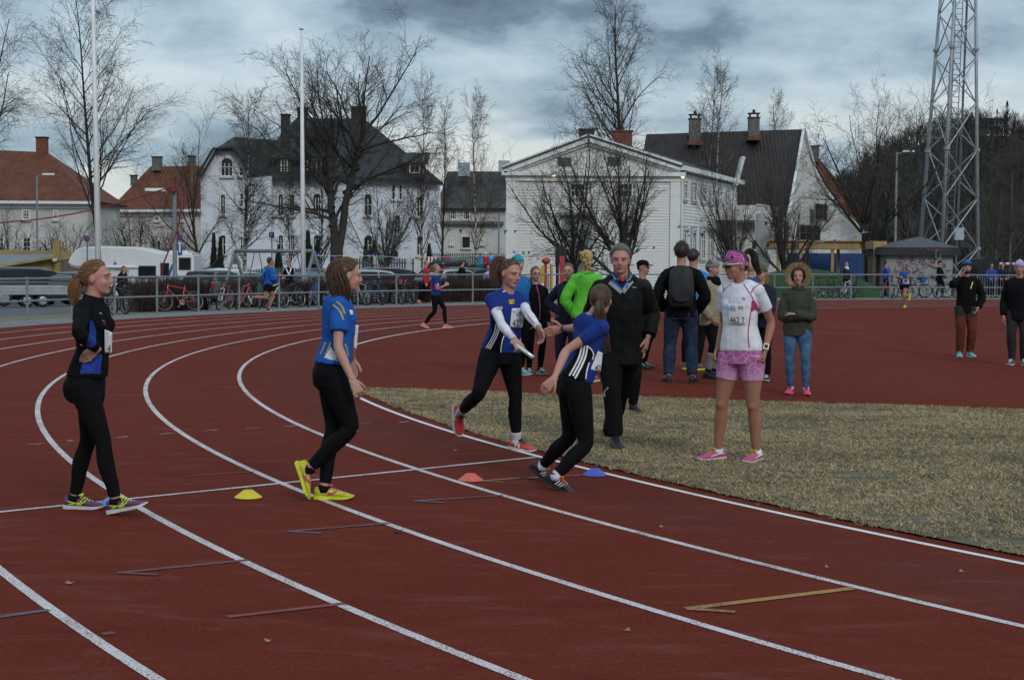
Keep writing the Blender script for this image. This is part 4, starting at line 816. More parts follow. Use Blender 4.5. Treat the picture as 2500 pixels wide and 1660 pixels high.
pm_ = MB(); pm_.box((-.05, -.025, zz_), (.035, .02, .22)); pm_.tube([(-.05, -.025, zz_ + .1), (.02, -.025, zz_ + .1), (.05, -.025, zz_ + .05), (.02, -.025, zz_), (-.05, -.025, zz_)], .016, 5); pm_.build('letter_p', 'sign_white', o)
def curve(pts, n=8):
    out = []
    for i in range(len(pts)-1):
        p0, p1, p2, p3 = [Vector(pts[max(0, min(len(pts)-1, j))]) for j in (i-1, i, i+1, i+2)]
        for k in range(n):
            t = k/n; out.append(.5*((2*p1) + (p2 - p0)*t + (2*p0 - 5*p1 + 4*p2 - p3)*t*t + (3*p1 - p0 - 3*p2 + p3)*t**3))
    return out + [Vector(pts[-1])]
mat('rope_red', (.20, .012, .02), .7, .1, 20)
rp = [W(*c1(x, y), dd) for x, y, dd in ((-700, 1010, 58), (-300, 945, 58.5), (0, 900, 59), (230, 878, 59.3), (450, 845, 59.5), (650, 802, 59.6), (850, 748, 59.7), (1000, 700, 59.7), (1095, 672, 59.7), (1130, 672, 59.7), (1152, 730, 59.6), (1150, 830, 59.5), (1125, 960, 59.4), (1075, 1080, 59.3), (1040, 1170, 59.3), (1037, 1230, 59.3), (1052, 1285, 59.3))]
o = empty('red_rope', rp[8], 0, 'red rope tied to the lamp post top and looping down beside it', 'rope'); MB().tube([p - rp[8] for p in curve(rp)], .028, 6).build('strand', 'rope_red', o, True); MB().tube([W(*c1(1098, 680), 59.8) - rp[8], W(*c1(1102, 700), 59.8) - rp[8]], .16, 8).build('knot', 'rope_red', o)
# ---------------------------------------------------------------- bunting
def bunting(pts, label, n, size=.2):
    P_ = [W(x, y, d) for x, y, d in pts]; c = P_[0]; o = empty('bunting', c, 0, label, 'bunting', 'strings of coloured pennants'); cv = curve(P_, 12); MB().tube([p - c for p in cv], .008, 4).build('string', 'trim_white', o)
    for i in range(n):
        p = cv[int((i + .5)/n*(len(cv) - 1))] - c; s_ = size*random.Random(i).uniform(.8, 1.25); tw = random.Random(i*7).uniform(-.5, .5)
        MB().prism([p + Vector((-s_*.45*math.cos(tw), -s_*.45*math.sin(tw), 0)), p + Vector((s_*.45*math.cos(tw), s_*.45*math.sin(tw), 0)), p + Vector((random.Random(i*3).uniform(-.08, .08), .04, -s_*(1 if i % 5 else -.6)))], (0, .01, 0)).build('pennant', ['bt_blue', 'bt_green', 'bt_purple', 'bt_white', 'bt_yellow'][i % 5], o)
for nm, c_ in (('bt_blue', (.02, .12, .5)), ('bt_green', (.01, .25, .10)), ('bt_purple', (.16, .07, .42)), ('bt_white', (.6, .57, .5)), ('bt_yellow', (.5, .33, .05))): mat(nm, c_, .7, .05, 8)
bunting([(770, 625, 74), (880, 624.5, 74), (1010, 628, 74), (1200, 624, 76), (1300, 612, 78), (1390, 606, 80)], 'string of coloured pennants from the forked tree past the picket fence', 22)
bunting([(1060, 556, 92), (1160, 562, 92), (1250, 562, 90), (1360, 563, 86), (1420, 555, 84)], 'string of pennants crossing before the grey-roofed house', 14, .22); bunting([(1400, 605, 82), (1460, 616, 82), (1540, 612, 83), (1650, 590, 84), (1700, 568, 84)], 'string of pennants on the vase-shaped limes', 12)
bunting([(1650, 555, 86), (1720, 570, 86), (1800, 583, 84), (1900, 598, 83), (1990, 592, 83), (2060, 580, 84), (2120, 566, 85)], 'string of pennants above the wooden pergola', 16, .24)
# ---------------------------------------------------------------- picket fences
def picket(xa, xb, d, topy, label, gap=.16, wd=.11, posts=(), boty=700):
    a, b = W(xa, 650, d), W(xb, 650, d); a.z = lot(a.x, a.y); H = W((xa+xb)/2, topy, d).z - a.z; c = (a + b)/2; c.z = a.z; o = empty('picket_fence', c, 0, label, 'fence', 'grey picket fences before the plastered house'); L = (b - a).length; n = int(L/gap)
    me = MB().prism([(-wd/2, 0, .08), (wd/2, 0, .08), (wd/2, 0, H - .06), (0, 0, H), (-wd/2, 0, H - .06)], (0, .025, 0)).mesh('picket'); me.materials.append(M['fence_grey'])
    for i in range(n): q = link(me, 'picket', [], o); q.location = (-L/2 + L*(i+.5)/n, 0, 0)
    for z in (.35, H - .3): MB().box((0, .05, z), (L, .04, .09)).build('rail', 'fence_grey', o)
    for x in posts: p = W(x, 650, d - .1); MB().box((p.x - c.x, -.05, H/2 + .05), (.28, .28, H + .1)).build('gatepost', 'trim_white', o)
picket(860, 1000, 96, 630, 'tall grey picket fence with white gateposts beside the black estate car', posts=(917, 998)); picket(500, 860, 99, 653, 'low grey picket fence along the foot of the plastered house'); picket(1060, 1236, 118, 618, 'grey slatted fence before the grey-roofed house')
# ---------------------------------------------------------------- swing set
d_ = 61.; sw = empty('swing_set', W(668, 700, d_), 0, 'grey metal swing frame standing behind the parked bicycles', 'swing set'); sl = sw.location.copy(); sl.z = lot(sl.x, sl.y); sw.location = sl
ta, tb = W(573, 613, d_) - sl, W(766, 613, d_) - sl; MB().tube([ta, tb], .075, 10).build('top_bar', 'steel_grey', sw, True)
for e, sg in ((ta, 1), (tb, -1)):
    for dx, dy in ((-.45, -.7), (.45, .9)): MB().tube([e, Vector((e.x + dx, e.y + dy, 0))], .06, 8).build('leg', 'steel_grey', sw, True)
    MB().prism([e + Vector((-.03, 0, .0)), e + Vector((-.16, -.2, -.5)), e + Vector((.16, .3, -.5))], (.05, 0, 0)).build('bracket', 'galv_dark', sw)
    MB().bar(e + Vector((-.25, -.4, -1.1)), e + Vector((.25, .5, -1.1)), .04, .04).build('spreader', 'steel_grey', sw)
for k, t_ in enumerate((.28, .76)):
    p = ta.lerp(tb, t_); s_ = MB()
    for dx in (-.25, .25): s_.tube([p + Vector((dx*.3, 0, 0)), p + Vector((dx*1.4, -.1, -1.35))], .015, 4)
    s_.box(p + Vector((0, -.1, -1.37)), (.75, .2, .05)); s_.build('swing_seat', 'rubber', sw)
# ---------------------------------------------------------------- vehicles
mat('glass_car', (.010, .012, .015), .3, .2, 2, spec=.2)
def carpaint(n, c, metal=.1): mat(n, c, .4, .04, 3, metal=metal, spec=.18 if n == 'car_black' else .35); b_ = M[n].node_tree.nodes['Principled BSDF']; b_.inputs['Coat Weight'].default_value = .0 if n == 'car_black' else .15
for n, c in (('car_black', (.012, .013, .016)), ('car_silver', (.34, .36, .38)), ('car_white', (.62, .63, .64)), ('car_grey', (.09, .095, .10)), ('car_red', (.28, .015, .02)), ('car_blue', (.09, .13, .18)), ('car_green', (.02, .06, .055))): carpaint(n, c)
mat('light_red', (.3, .01, .012), .25, .05, 4); mat('light_white', (.6, .62, .65), .15, .05, 4); mat('plate_white', (.6, .6, .58), .5, .03, 4)
def wheel(o, x, y, r, wd=.2):
    g_ = MB(); n = 18
    g_.loft([[(x + rr*math.cos(2*math.pi*k/n), y + yy, r + rr*math.sin(2*math.pi*k/n)) for k in range(n)] for rr, yy in ((r*.66, -wd/2), (r*.95, -wd/2), (r, -wd*.35), (r, wd*.35), (r*.95, wd/2), (r*.66, wd/2))]); w_ = g_.build('wheel', 'rubber', o, True)
    q = MB(); q.loft([[(x + rr*math.cos(2*math.pi*k/n), y + yy, r + rr*math.sin(2*math.pi*k/n)) for k in range(n)] for rr, yy in ((r*.64, -wd/2 - .012), (r*.5, -wd/2 - .02), (r*.5, wd/2 + .02), (r*.64, wd/2 + .012))]); q.build('rim', 'rim', w_)
STN = {'estate': [(-2.3, .42, .80, .84, .78, .80), (-2.24, .30, .9, .98, .84, .78), (-2.05, .28, .93, 1.22, .88, .66), (-1.75, .26, .94, 1.42, .89, .62), (-1.1, .26, .94, 1.47, .90, .62), (0, .24, .93, 1.46, .90, .62), (.55, .24, .92, 1.39, .90, .62), (1.0, .24, .91, 1.12, .89, .68), (1.22, .25, .90, .96, .88, .76), (1.8, .27, .82, .85, .86, .74), (2.15, .30, .70, .73, .82, .68), (2.3, .40, .58, .60, .72, .6)],
       'hatch': [(-1.95, .42, .85, .9, .76, .74), (-1.9, .3, .95, 1.05, .82, .72), (-1.7, .28, .98, 1.33, .85, .64), (-1.2, .26, .98, 1.5, .86, .62), (-.4, .24, .97, 1.53, .87, .62), (.3, .24, .96, 1.45, .87, .62), (.95, .24, .95, 1.1, .86, .68), (1.15, .25, .94, 1.0, .85, .74), (1.6, .28, .84, .88, .82, .7), (1.9, .32, .7, .72, .76, .62), (2.0, .42, .58, .6, .68, .56)]}
def car(px, d, rz, kind, paintm, label, box=False, rails=False, name='parked_car', hatch_open=False, sc=1.):
    p = W(px, 700, d); p.z = lot(p.x, p.y); o = empty(name, p, rz, label, 'car', 'cars parked beyond the fence'); st = STN[kind]; o.scale = (sc, sc, sc)
    b = MB(); rings = []
    for x, zb, zw, zr, ww, wr in st: rings.append([(x, -ww*.94, zb), (x, -ww, zb + (zw-zb)*.45), (x, -ww*.97, zw), (x, -wr, zr - .03), (x, -wr*.8, zr), (x, 0, zr + .015), (x, wr*.8, zr), (x, wr, zr - .03), (x, ww*.97, zw), (x, ww, zb + (zw-zb)*.45), (x, ww*.94, zb)])
    b.loft(rings); body = b.build('body', paintm, o, True)
    def interp(x):
        for s0, s1 in zip(st, st[1:]):
            if s0[0] <= x <= s1[0]:
                t = (x - s0[0])/(s1[0] - s0[0]); return [a + (c_ - a)*t for a, c_ in zip(s0, s1)]
        return st[-1]
    xs0, xs1 = (-1.85, .92) if kind == 'estate' else (-1.5, .85)
    cuts = [xs0, xs0 + (xs1-xs0)*.28, xs0 + (xs1-xs0)*.62, xs1]
    for sd_ in (-1, 1):
        for x0, x1 in zip(cuts, cuts[1:]):
            lo, hi = [], []
            for i in range(5):
                x = x0 + .03 + (x1 - x0 - .06)*i/4; q = interp(x); h = q[3] - .09; f0 = .06; bl = lambda z: (q[4]*.97 + (q[5] - q[4]*.97)*(z - q[2])/max(.05, q[3] - .03 - q[2]))
                z0, z1 = q[2] + f0, max(q[2] + f0 + .01, h); lo.append(Vector((x, sd_*(bl(z0) + .012), z0))); hi.append(Vector((x, sd_*(bl(z1) + .012), z1)))
            MB().prism(lo + hi[::-1], (0, -sd_*.02, 0)).build('side_window', 'glass_car', o)
        MB().box(((cuts[0]+cuts[3])/2, sd_*(interp(0)[4]*.97 + .01), interp(0)[2] + .035), (cuts[3]-cuts[0], .02, .025)).build('window_trim', 'rim', o)
        MB().ell((.8, sd_*1.0, 1.0), (.09, .12, .075)).build('mirror', paintm, o)
    def glass_end(xa, xb, nm):
        qa, qb = interp(xa), interp(xb); v = [Vector((xa, -qa[5]*.92, qa[3] - .02)), Vector((xa, qa[5]*.92, qa[3] - .02)), Vector((xb, qb[5]*.95, qb[3] - .0)), Vector((xb, -qb[5]*.95, qb[3] - .0))]
        n = (v[1] - v[0]).cross(v[2] - v[0]).normalized(); n = n if n.z > 0 else -n; MB().prism([q + n*.035 for q in v], -n*.02).build(nm, 'glass_car', o)
    if kind == 'estate': glass_end(.6, 1.16, 'windscreen'); glass_end(-2.16, -1.8, 'rear_window')
    else: glass_end(.35, 1.08, 'windscreen'); glass_end(-1.86, -1.4, 'rear_window')
    xr, xf = st[0][0], st[-1][0]
    for sd_ in (-1, 1):
        MB().box((xr + .06, sd_*.68, .82), (.14, .26, .2)).build('tail_light', 'light_red', o); MB().box((xf - .14, sd_*.58, .6), (.2, .3, .13)).build('headlight', 'light_white', o)
        for x in ((-1.35, 1.4) if kind == 'estate' else (-1.2, 1.25)): wheel(o, x, sd_*.78, .32)
    MB().box((xr - .01, 0, .62), (.03, .5, .11)).build('number_plate', 'plate_white', o)
    MB().box((xr + .03, 0, .40), (.12, 1.5, .18)).build('bumper', 'black_paint', o)
    if rails:
        for sd_ in (-1, 1): MB().tube([(-1.7, sd_*.56, 1.45), (-1.5, sd_*.56, 1.52), (.2, sd_*.56, 1.51), (.45, sd_*.56, 1.43)], .02, 6).build('roof_rail', 'rim', o)
    if box:
        rb = MB(); rb.loft([[(x, y*w_, 1.56 + z*h_) for y, z in ((-.4, 0), (-.42, .5), (-.3, 1), (.3, 1), (.42, .5), (.4, 0))] for x, w_, h_ in ((-1.5, .7, .2), (-1.3, 1, .34), (.5, 1, .34), (.85, .6, .12))]); rb.build('roof_box', 'black_paint' if paintm != 'car_black' else 'car_grey', o, True)
    if hatch_open: MB().prism([(-1.75, -.62, 1.46), (-1.75, .62, 1.46), (-2.75, .6, 1.62), (-2.75, -.6, 1.62)], (0, 0, .06)).build('tailgate', paintm, o)
    return o
car(88, 73, R(25), 'estate', 'car_black', 'black estate car parked behind the box trailer', rails=True, sc=1.14)
car(192, 74, R(75), 'hatch', 'car_grey', 'dark hatchback between the estate car and motorhome')
car(512, 79, R(200), 'hatch', 'car_white', 'white van-like car with its tailgate up behind the motorhome', hatch_open=True, sc=1.1)
car(528, 70, R(80), 'estate', 'car_grey', 'dark grey saloon by the swing frame')
car(600, 76, R(70), 'estate', 'car_silver', 'silver car seen through the swing frame'); car(758, 72, R(95), 'hatch', 'car_blue', 'pale blue car behind the flagpole foot'); car(806, 74, R(100), 'estate', 'car_silver', 'light car beside the pale blue one')
car(918, 69, R(25), 'estate', 'car_silver', 'silver saloon in front of the picket fence', sc=.95); car(972, 78, R(12), 'estate', 'car_black', 'black estate car close to the picket fence', rails=True, sc=1.05)
car(1108, 74, R(60), 'estate', 'car_silver', 'silver estate with a black roof box behind the hedge', box=True); car(1165, 76, R(62), 'hatch', 'car_green', 'dark green hatchback beside the roof-box estate'); car(1135, 88, R(20), 'estate', 'car_black', 'black estate further back before the grey-roofed house'); car(1205, 84, R(40), 'hatch', 'car_grey', 'grey hatchback parked near the timber building corner', box=True)
# box trailer
tp = W(80, 740, 67.); tp.z = lot(tp.x, tp.y); tl = empty('box_trailer', tp, R(24), 'grey aluminium box trailer parked beside the black estate car', 'trailer'); mat('alu', (.30, .315, .33), .45, .1, 4, metal=.3)
for sd_ in (-1, 1): MB().box((0, sd_*.72, .70), (2.7, .04, .34)).build('side_panel', 'alu', tl); MB().box((0, sd_*.745, .86), (2.7, .03, .05)).build('side_rail', 'zinc', tl); MB().box((0, sd_*.745, .70), (2.7, .03, .03)).build('side_rail', 'zinc', tl)
for x in (-1.36, 1.36): MB().box((x, 0, .70), (.04, 1.44, .34)).build('end_panel', 'alu', tl)
MB().box((0, 0, .55), (2.7, 1.46, .06)).build('floor', 'galv_dark', tl); MB().box((-1.42, 0, .5), (.06, 1.5, .12)).build('rear_beam', 'alu', tl)
for sd_ in (-1, 1):
    MB().box((-1.46, sd_*.6, .5), (.04, .22, .09)).build('tail_light', 'light_red', tl)
    for x in (-.3, .32): wheel(tl, x, sd_*.62, .27, .16)
MB().bar((1.36, 0, .5), (2.5, 0, .45), .08, .08).build('drawbar', 'galv_dark', tl); MB().tube([(2.2, .0, .1), (2.2, 0, .6)], .03, 6).build('jockey_leg', 'galv', tl); MB().box((-1.46, 0, .5), (.03, .4, .1)).build('number_plate', 'plate_white', tl)
# motorhome
dm = 80.; mh = empty('motorhome', W(320, 700, dm), 0, 'white motorhome with overcab bunk parked behind the fence', 'motorhome'); mloc = mh.location.copy(); mloc.z = lot(mloc.x, mloc.y); mh.location = mloc
mat('gelcoat', (.66, .67, .68), .35, .03, 2); mp_ = lambda x, y, dy=0.: W(x, y, dm + dy) - mloc
prof = [(165, 646), (167, 634), (180, 613), (197, 603), (255, 600.5), (325, 602.5), (350, 606), (388, 615), (466, 616.5), (472, 620), (473, 716), (312, 716), (310, 664), (262, 656), (180, 653)]
pp = [mp_(*q) for q in prof]; b = MB(); b.prism(pp, (0, 2.25, 0)); me = b.mesh('body'); bm = bmesh.new(); bm.from_mesh(me); bmesh.ops.bevel(bm, geom=[e for e in bm.edges], offset=.09, segments=3, affect='EDGES'); bm.to_mesh(me); bm.free(); body = link(me, 'body', 'gelcoat', mh)
cab = [(310, 662), (275, 660), (258, 672), (243, 692), (222, 698), (215, 705), (214, 722), (312, 722)]; b = MB(); b.prism([mp_(*q, .12) for q in cab], (0, 2.0, 0)); b.build('cab', 'gelcoat', mh)
def mwin(x0, y0, x1, y1, nm='side_window', off=0.):
    p, q = mp_(x0, y0), mp_(x1, y1); f = MB().box(((p.x+q.x)/2, -.02 + p.y + off, (p.z+q.z)/2), (q.x-p.x, .05, p.z-q.z)).build(nm, 'rubber', mh); MB().box(((p.x+q.x)/2, -.05 + p.y + off, (p.z+q.z)/2), (q.x-p.x - .12, .02, p.z-q.z - .12)).build('pane', 'glass_car', f)
mwin(338, 649, 381, 681); mwin(392, 642, 413, 676); mwin(437, 629, 466, 659); MB().prism([mp_(*q, .08) for q in ((284, 690), (286, 674), (296, 662), (309, 662), (311, 690))], (0, .05, 0)).build('door_window', 'glass_car', mh)
MB().prism([mp_(*q, -.03) for q in ((402, 690), (409, 690), (425, 645), (419, 645))], (0, .02, 0)).build('stripe', 'sign_blue', mh); MB().box(mp_(300, 652.5, -.06), (1.6, .12, .05)).build('gutter', 'trim_white', mh); MB().box(mp_(440, 615, 1.), (1.0, .8, .12)).build('roof_hatch', 'gelcoat', mh)
MB().prism([mp_(*q, -.03) for q in ((275, 645), (281, 640), (279, 633), (285, 645), (283, 646))], (0, .02, 0)).build('emblem', 'bt_purple', mh)
for x in (250, 425):
    p = mp_(x, 740); wheel(mh, p.x, .25, .36, .22); wheel(mh, p.x, 2.0, .36, .22)
# ---------------------------------------------------------------- bicycles
mat('bike_black', (.016, .017, .019), .4, .1, 8); mat('bike_red', (.42, .03, .03), .35, .05, 8); mat('bike_pink', (.36, .06, .11), .4, .05, 8); mat('bike_white', (.55, .56, .57), .35, .05, 8); mat('bike_blue', (.02, .10, .28), .4, .05, 8); mat('bike_silver', (.26, .27, .28), .35, .05, 8); mat('reflector', (.55, .16, .01), .3, .05, 8); mat('bike_green', (.03, .14, .10), .4, .05, 8)
WR = .335; BB = Vector((-.02, 0, .29)); RA, FA = Vector((-.46, 0, WR)), Vector((.60, 0, WR)); SC = Vector((-.17, 0, .80)); HT, HB_ = Vector((.40, 0, .86)), Vector((.435, 0, .72))
def torus(c, r, t, n=26, k=6):
    b = MB(); rings = []
    for i in range(n):
        a = 2*math.pi*i/n; u = Vector((math.cos(a), 0, math.sin(a))); rings.append([c + u*(r + t*math.cos(2*math.pi*j/k)) + Vector((0, t*math.sin(2*math.pi*j/k), 0)) for j in range(k)])
    nn = n; b.v = [tuple(p) for rr in rings for p in rr]; b.f = [(i*k+j, i*k+(j+1) % k, ((i+1) % nn)*k+(j+1) % k, ((i+1) % nn)*k+j) for i in range(nn) for j in range(k)]; b.m = [0]*len(b.f); return b
BP = {}
def bike_meshes():
    BP['tyre'] = torus(Vector(), WR - .022, .024).mesh('tyre'); BP['rimb'] = torus(Vector(), WR - .052, .013, 24, 4).mesh('rimb')
    s_ = MB()
    for i in range(16):
        a = 2*math.pi*i/16; s_.tube([(math.cos(a + .5)*.03, (.025 if i % 2 else -.025), math.sin(a + .5)*.03), (math.cos(a)*(WR - .05), 0, math.sin(a)*(WR - .05))], .0028, 3, cap=False)
    s_.tube([(0, -.045, 0), (0, .045, 0)], .022, 8); BP['spokes'] = s_.mesh('spokes')
    f = MB(); f.tube([BB, SC], .018, 7); f.tube([HB_, BB], .022, 7); f.tube([HT + Vector((0, 0, -.03)), SC + Vector((.02, 0, -.07))], .018, 7); f.tube([HT, HB_], .024, 8)
    for y in (-.05, .05): f.tube([SC + Vector((.01, y*.4, -.08)), RA + Vector((0, y, 0))], .010, 5); f.tube([BB + Vector((0, y*.6, 0)), RA + Vector((0, y, 0))], .011, 5)
    BP['frame'] = f.mesh('frame')
    k = MB()
    for y in (-.055, .055): k.tube([HB_ + Vector((0, y, -.02)), FA + Vector((0, y, 0))], .013, 6)
    k.tube([HB_ + Vector((0, -.06, -.01)), HB_ + Vector((0, .06, -.01))], .018, 6); BP['fork'] = k.mesh('fork')
    h = MB(); h.tube([HT, HT + Vector((-.02, 0, .09)), HT + Vector((.05, 0, .11))], .016, 6); h.tube([HT + Vector((-.02, -.30, .13)), HT + Vector((.04, -.1, .11)), HT + Vector((.05, 0, .11)), HT + Vector((.04, .1, .11)), HT + Vector((-.02, .30, .13))], .013, 6); BP['handlebar'] = h.mesh('handlebar')
    s2 = MB(); s2.loft([[SC + Vector((x, w_*y, .16 + z)) for y, z in ((-1, .0), (-.7, .035), (0, .045), (.7, .035), (1, 0), (0, -.02))] for x, w_ in ((-.14, .06), (-.1, .075), (-.02, .05), (.12, .022), (.16, .012))]); s2.tube([SC, SC + Vector((-.03, 0, .16))], .013, 6); BP['saddle'] = s2.mesh('saddle')
    c_ = MB(); c_.lathe([(.09, -.006), (.09, .006)], 16, (0, 0, 0)); c_.v = [(v[0], v[2], v[1]) for v in c_.v]; c_.tube([(0, -.05, 0), (.1, -.06, -.13)], .01, 5); c_.tube([(0, .05, 0), (-.1, .06, .13)], .01, 5); c_.box((.1, -.1, -.13), (.09, .08, .02)); c_.box((-.1, .1, .13), (.09, .08, .02)); c_.v = [tuple(Vector(v) + BB) for v in c_.v]; BP['crank'] = c_.mesh('crank')
    m_ = MB()
    for c0 in (RA, FA): m_.tube([c0 + Vector((math.cos(a), 0, math.sin(a)))*(WR + .025) for a in [R(20 + 18*i) for i in range(9)]], .018, 5, flat=1.6)
    BP['mudguard'] = m_.mesh('mudguard')
    for nm, mt in (('tyre', 'rubber'), ('rimb', 'rim'), ('spokes', 'rim'), ('handlebar', 'bike_black'), ('saddle', 'rubber'), ('crank', 'bike_silver'), ('mudguard', 'bike_black')): BP[nm].materials.append(M[mt])
    for nm in ('frame', 'fork'): BP[nm].materials.append(M['bike_black'])
bike_meshes()
def bike(x, y, rz, m, label, lean=8, fork=None, guards=False, basket=None, steer=0, group='bicycles parked along the fence', z=0.):
    o = empty('bicycle', (x, y, z), rz, label, 'bicycle', group); o.rotation_euler = (R(lean), 0, rz); o.rotation_mode = 'XYZ'
    def pt(nm, me, mm=None, loc=None, par=None):
        q = link(me, nm, [], par or o)
        if loc is not None: q.location = loc
        if mm: q.material_slots[0].link = 'OBJECT'; q.material_slots[0].material = M[mm]
        return q
    for c0 in (RA, FA):
        t_ = pt('wheel', BP['tyre'], loc=c0); pt('rim', BP['rimb'], par=t_); pt('spokes', BP['spokes'], par=t_)
    pt('frame', BP['frame'], m); pt('fork', BP['fork'], fork or m); pt('handlebar', BP['handlebar']); pt('saddle', BP['saddle']); pt('crank', BP['crank'])
    if guards: pt('mudguard', BP['mudguard'])
    MB().box((RA.x + .1, -.02, WR + .1), (.02, .05, .04)).build('reflector', 'reflector', o)
    if basket: MB().loft([[(FA.x - .02 + sx*s_, sy*s_, z_) for sx, sy in ((-.13, -.16), (.15, -.16), (.15, .16), (-.13, .16))] for s_, z_ in ((.75, .72), (1.1, .98), (1.0, .96), (.7, .74))]).build('basket', basket, o)
    return o
def bike_at(px, r, rot, m, label, **k):                   # stands at radius r from the bend centre, turned rot from the fence direction
    dr = ray(px, 700); lo, hi = 30., 110.
    for _ in range(40):
        t_ = (lo + hi)/2; p = Vector((0, 0, 0)) + dr*(t_/dr.y)
        if math.hypot(p.x - BC.x, p.y - BC.y) > r and t_ > 35: hi = t_
        else: lo = t_
    p = dr*(lo/dr.y); an = math.atan2(p.y - BC.y, p.x - BC.x) - math.pi/2
    return bike(p.x, p.y, an + R(rot), m, label, z=-.009, **k)
bike_at(262, 48.9, 60, 'bike_black', 'black city bicycle behind the woman with the ponytail tie', guards=True, lean=-6); bike_at(286, 49.0, 66, 'bike_black', 'black bicycle with full mudguards and orange reflector near the motorhome', guards=True, lean=6)
bike_at(445, 48.85, 155, 'bike_red', 'red mountain bicycle under the street lamp', lean=12); bike_at(505, 49.2, 40, 'bike_black', 'black bicycle left of the pink-framed one', guards=True); bike_at(548, 48.8, 200, 'bike_pink', 'pink bicycle with a white front fork', fork='bike_white', lean=-8); bike_at(590, 49.1, 20, 'bike_pink', 'darker pink bicycle behind the running man', lean=9); bike_at(628, 49.3, 50, 'bike_green', 'green bicycle half hidden by the running man')
bike_at(713, 48.75, 8, 'bike_black', 'black mountain bicycle at the foot of the flagpole', lean=-7); bike_at(660, 49.1, 15, 'bike_white', 'white and red bicycle behind the runner in the blue jacket', fork='bike_red'); bike_at(760, 49.2, 30, 'bike_blue', 'blue bicycle just beyond the flagpole foot'); bike_at(800, 49.3, 60, 'bike_black', 'black bicycle half hidden by the brown-haired woman', guards=True); bike_at(845, 49.2, 50, 'bike_silver', 'silver bicycle directly behind the blue-jersey woman')
bike_at(880, 48.9, 70, 'bike_silver', 'silver bicycle at the post beside the silver saloon', lean=10); bike_at(896, 49.1, 50, 'bike_black', 'black city bicycle beside the silver one at the post', guards=True); bike_at(912, 49.0, 85, 'bike_blue', 'blue bicycle end-on against the rail'); bike_at(972, 48.9, 62, 'bike_black', 'black bicycle with a red lamp near the black estate car', lean=9); bike_at(992, 49.0, 74, 'bike_black', 'black bicycle carrying a pink bag on its handlebar', guards=True, basket='bike_pink')
bike_at(1618, 48.8, 65, 'bike_silver', 'silver bicycle between the walking man and backpack man'); bike_at(1632, 49, 50, 'bike_black', 'black bicycle behind the silver one near the backpack man', guards=True)
bike_at(2012, 48.8, 12, 'bike_black', 'black bicycle beside the parka woman', lean=-10); bike_at(2040, 48.9, -10, 'bike_black', 'dark bicycle leaning in the cluster by the grass mound', lean=9); bike_at(2062, 48.7, 35, 'bike_white', 'white bicycle in front of the man with the scarf', lean=8); bike_at(2085, 48.9, 60, 'bike_black', 'black bicycle end-on by the grass mound')
bike_at(2200, 48.8, -6, 'bike_black', 'black bicycle behind the far woman runner', lean=8); bike_at(2234, 48.9, 20, 'bike_silver', 'silver bicycle with blue bag by the graffiti hut', lean=-6, basket='bike_blue'); bike_at(2310, 48.8, 6, 'bike_black', 'dark bicycle held by the cyclist at the graffiti hut', lean=4); bike_at(2282, 49.9, -14, 'bike_white', 'white road bicycle leaning on the graffiti wall', lean=10); bike_at(2165, 49.0, 80, 'bike_red', 'red bicycle end-on beside the man in blue'); bike_at(2350, 49.6, 20, 'bike_black', 'black bicycle behind the phoning man', guards=True)
# ---------------------------------------------------------------- hut with graffiti
mat('hut_wall', (.26, .255, .25), .9, .12, 1.5); mat('hut_roof', (.075, .08, .085), .8, .2, 1.2, .3, 20); mat('felt', (.02, .02, .021), .85, .2, 2); mat('graffiti_maroon', (.085, .016, .024), .8, .1, 9); mat('graffiti_purple', (.15, .035, .12), .8, .1, 9); mat('graffiti_green', (.12, .25, .08), .8, .1, 9)
dh = 81.; hut = empty('graffiti_hut', W(2245, 700, dh), 0, 'low grey kiosk with dark pyramid roof covered in graffiti scribbles', 'hut'); hl = hut.location.copy(); hl.z = lot(hl.x, hl.y); hut.location = hl
hp = lambda x, y, dy=0.: W(x, y, dh + dy) - hl
x0, x1 = hp(2164, 640).x, hp(2326, 640).x; zt = hp(2245, 622).z; dp = 3.0
wl = MB().box(((x0+x1)/2, dp/2, zt/2), (x1-x0, dp, zt)).build('wall', 'hut_wall', hut)
e = .35; za, zb_ = hp(2245, 623).z, hp(2245, 605).z; MB().loft([[(sx, sy, z) for sx, sy in ((x0 - e + o_, -e + o_), (x1 + e - o_, -e + o_), (x1 + e - o_, dp + e - o_), (x0 - e + o_, dp + e - o_))] for o_, z in ((0, za), (.1, zb_))]).build('fascia', 'felt', hut)
apx = hp(2243, 579, dp/2); MB().loft([[(sx, sy, zb_ + .01) for sx, sy in ((x0 - e + .08, -e + .08), (x1 + e - .08, -e + .08), (x1 + e - .08, dp + e - .08), (x0 - e + .08, dp + e - .08))], [(apx.x + sx, dp/2 + sy, apx.z) for sx, sy in ((-.12, -.12), (.12, -.12), (.12, .12), (-.12, .12))]]).build('roof', 'hut_roof', hut)
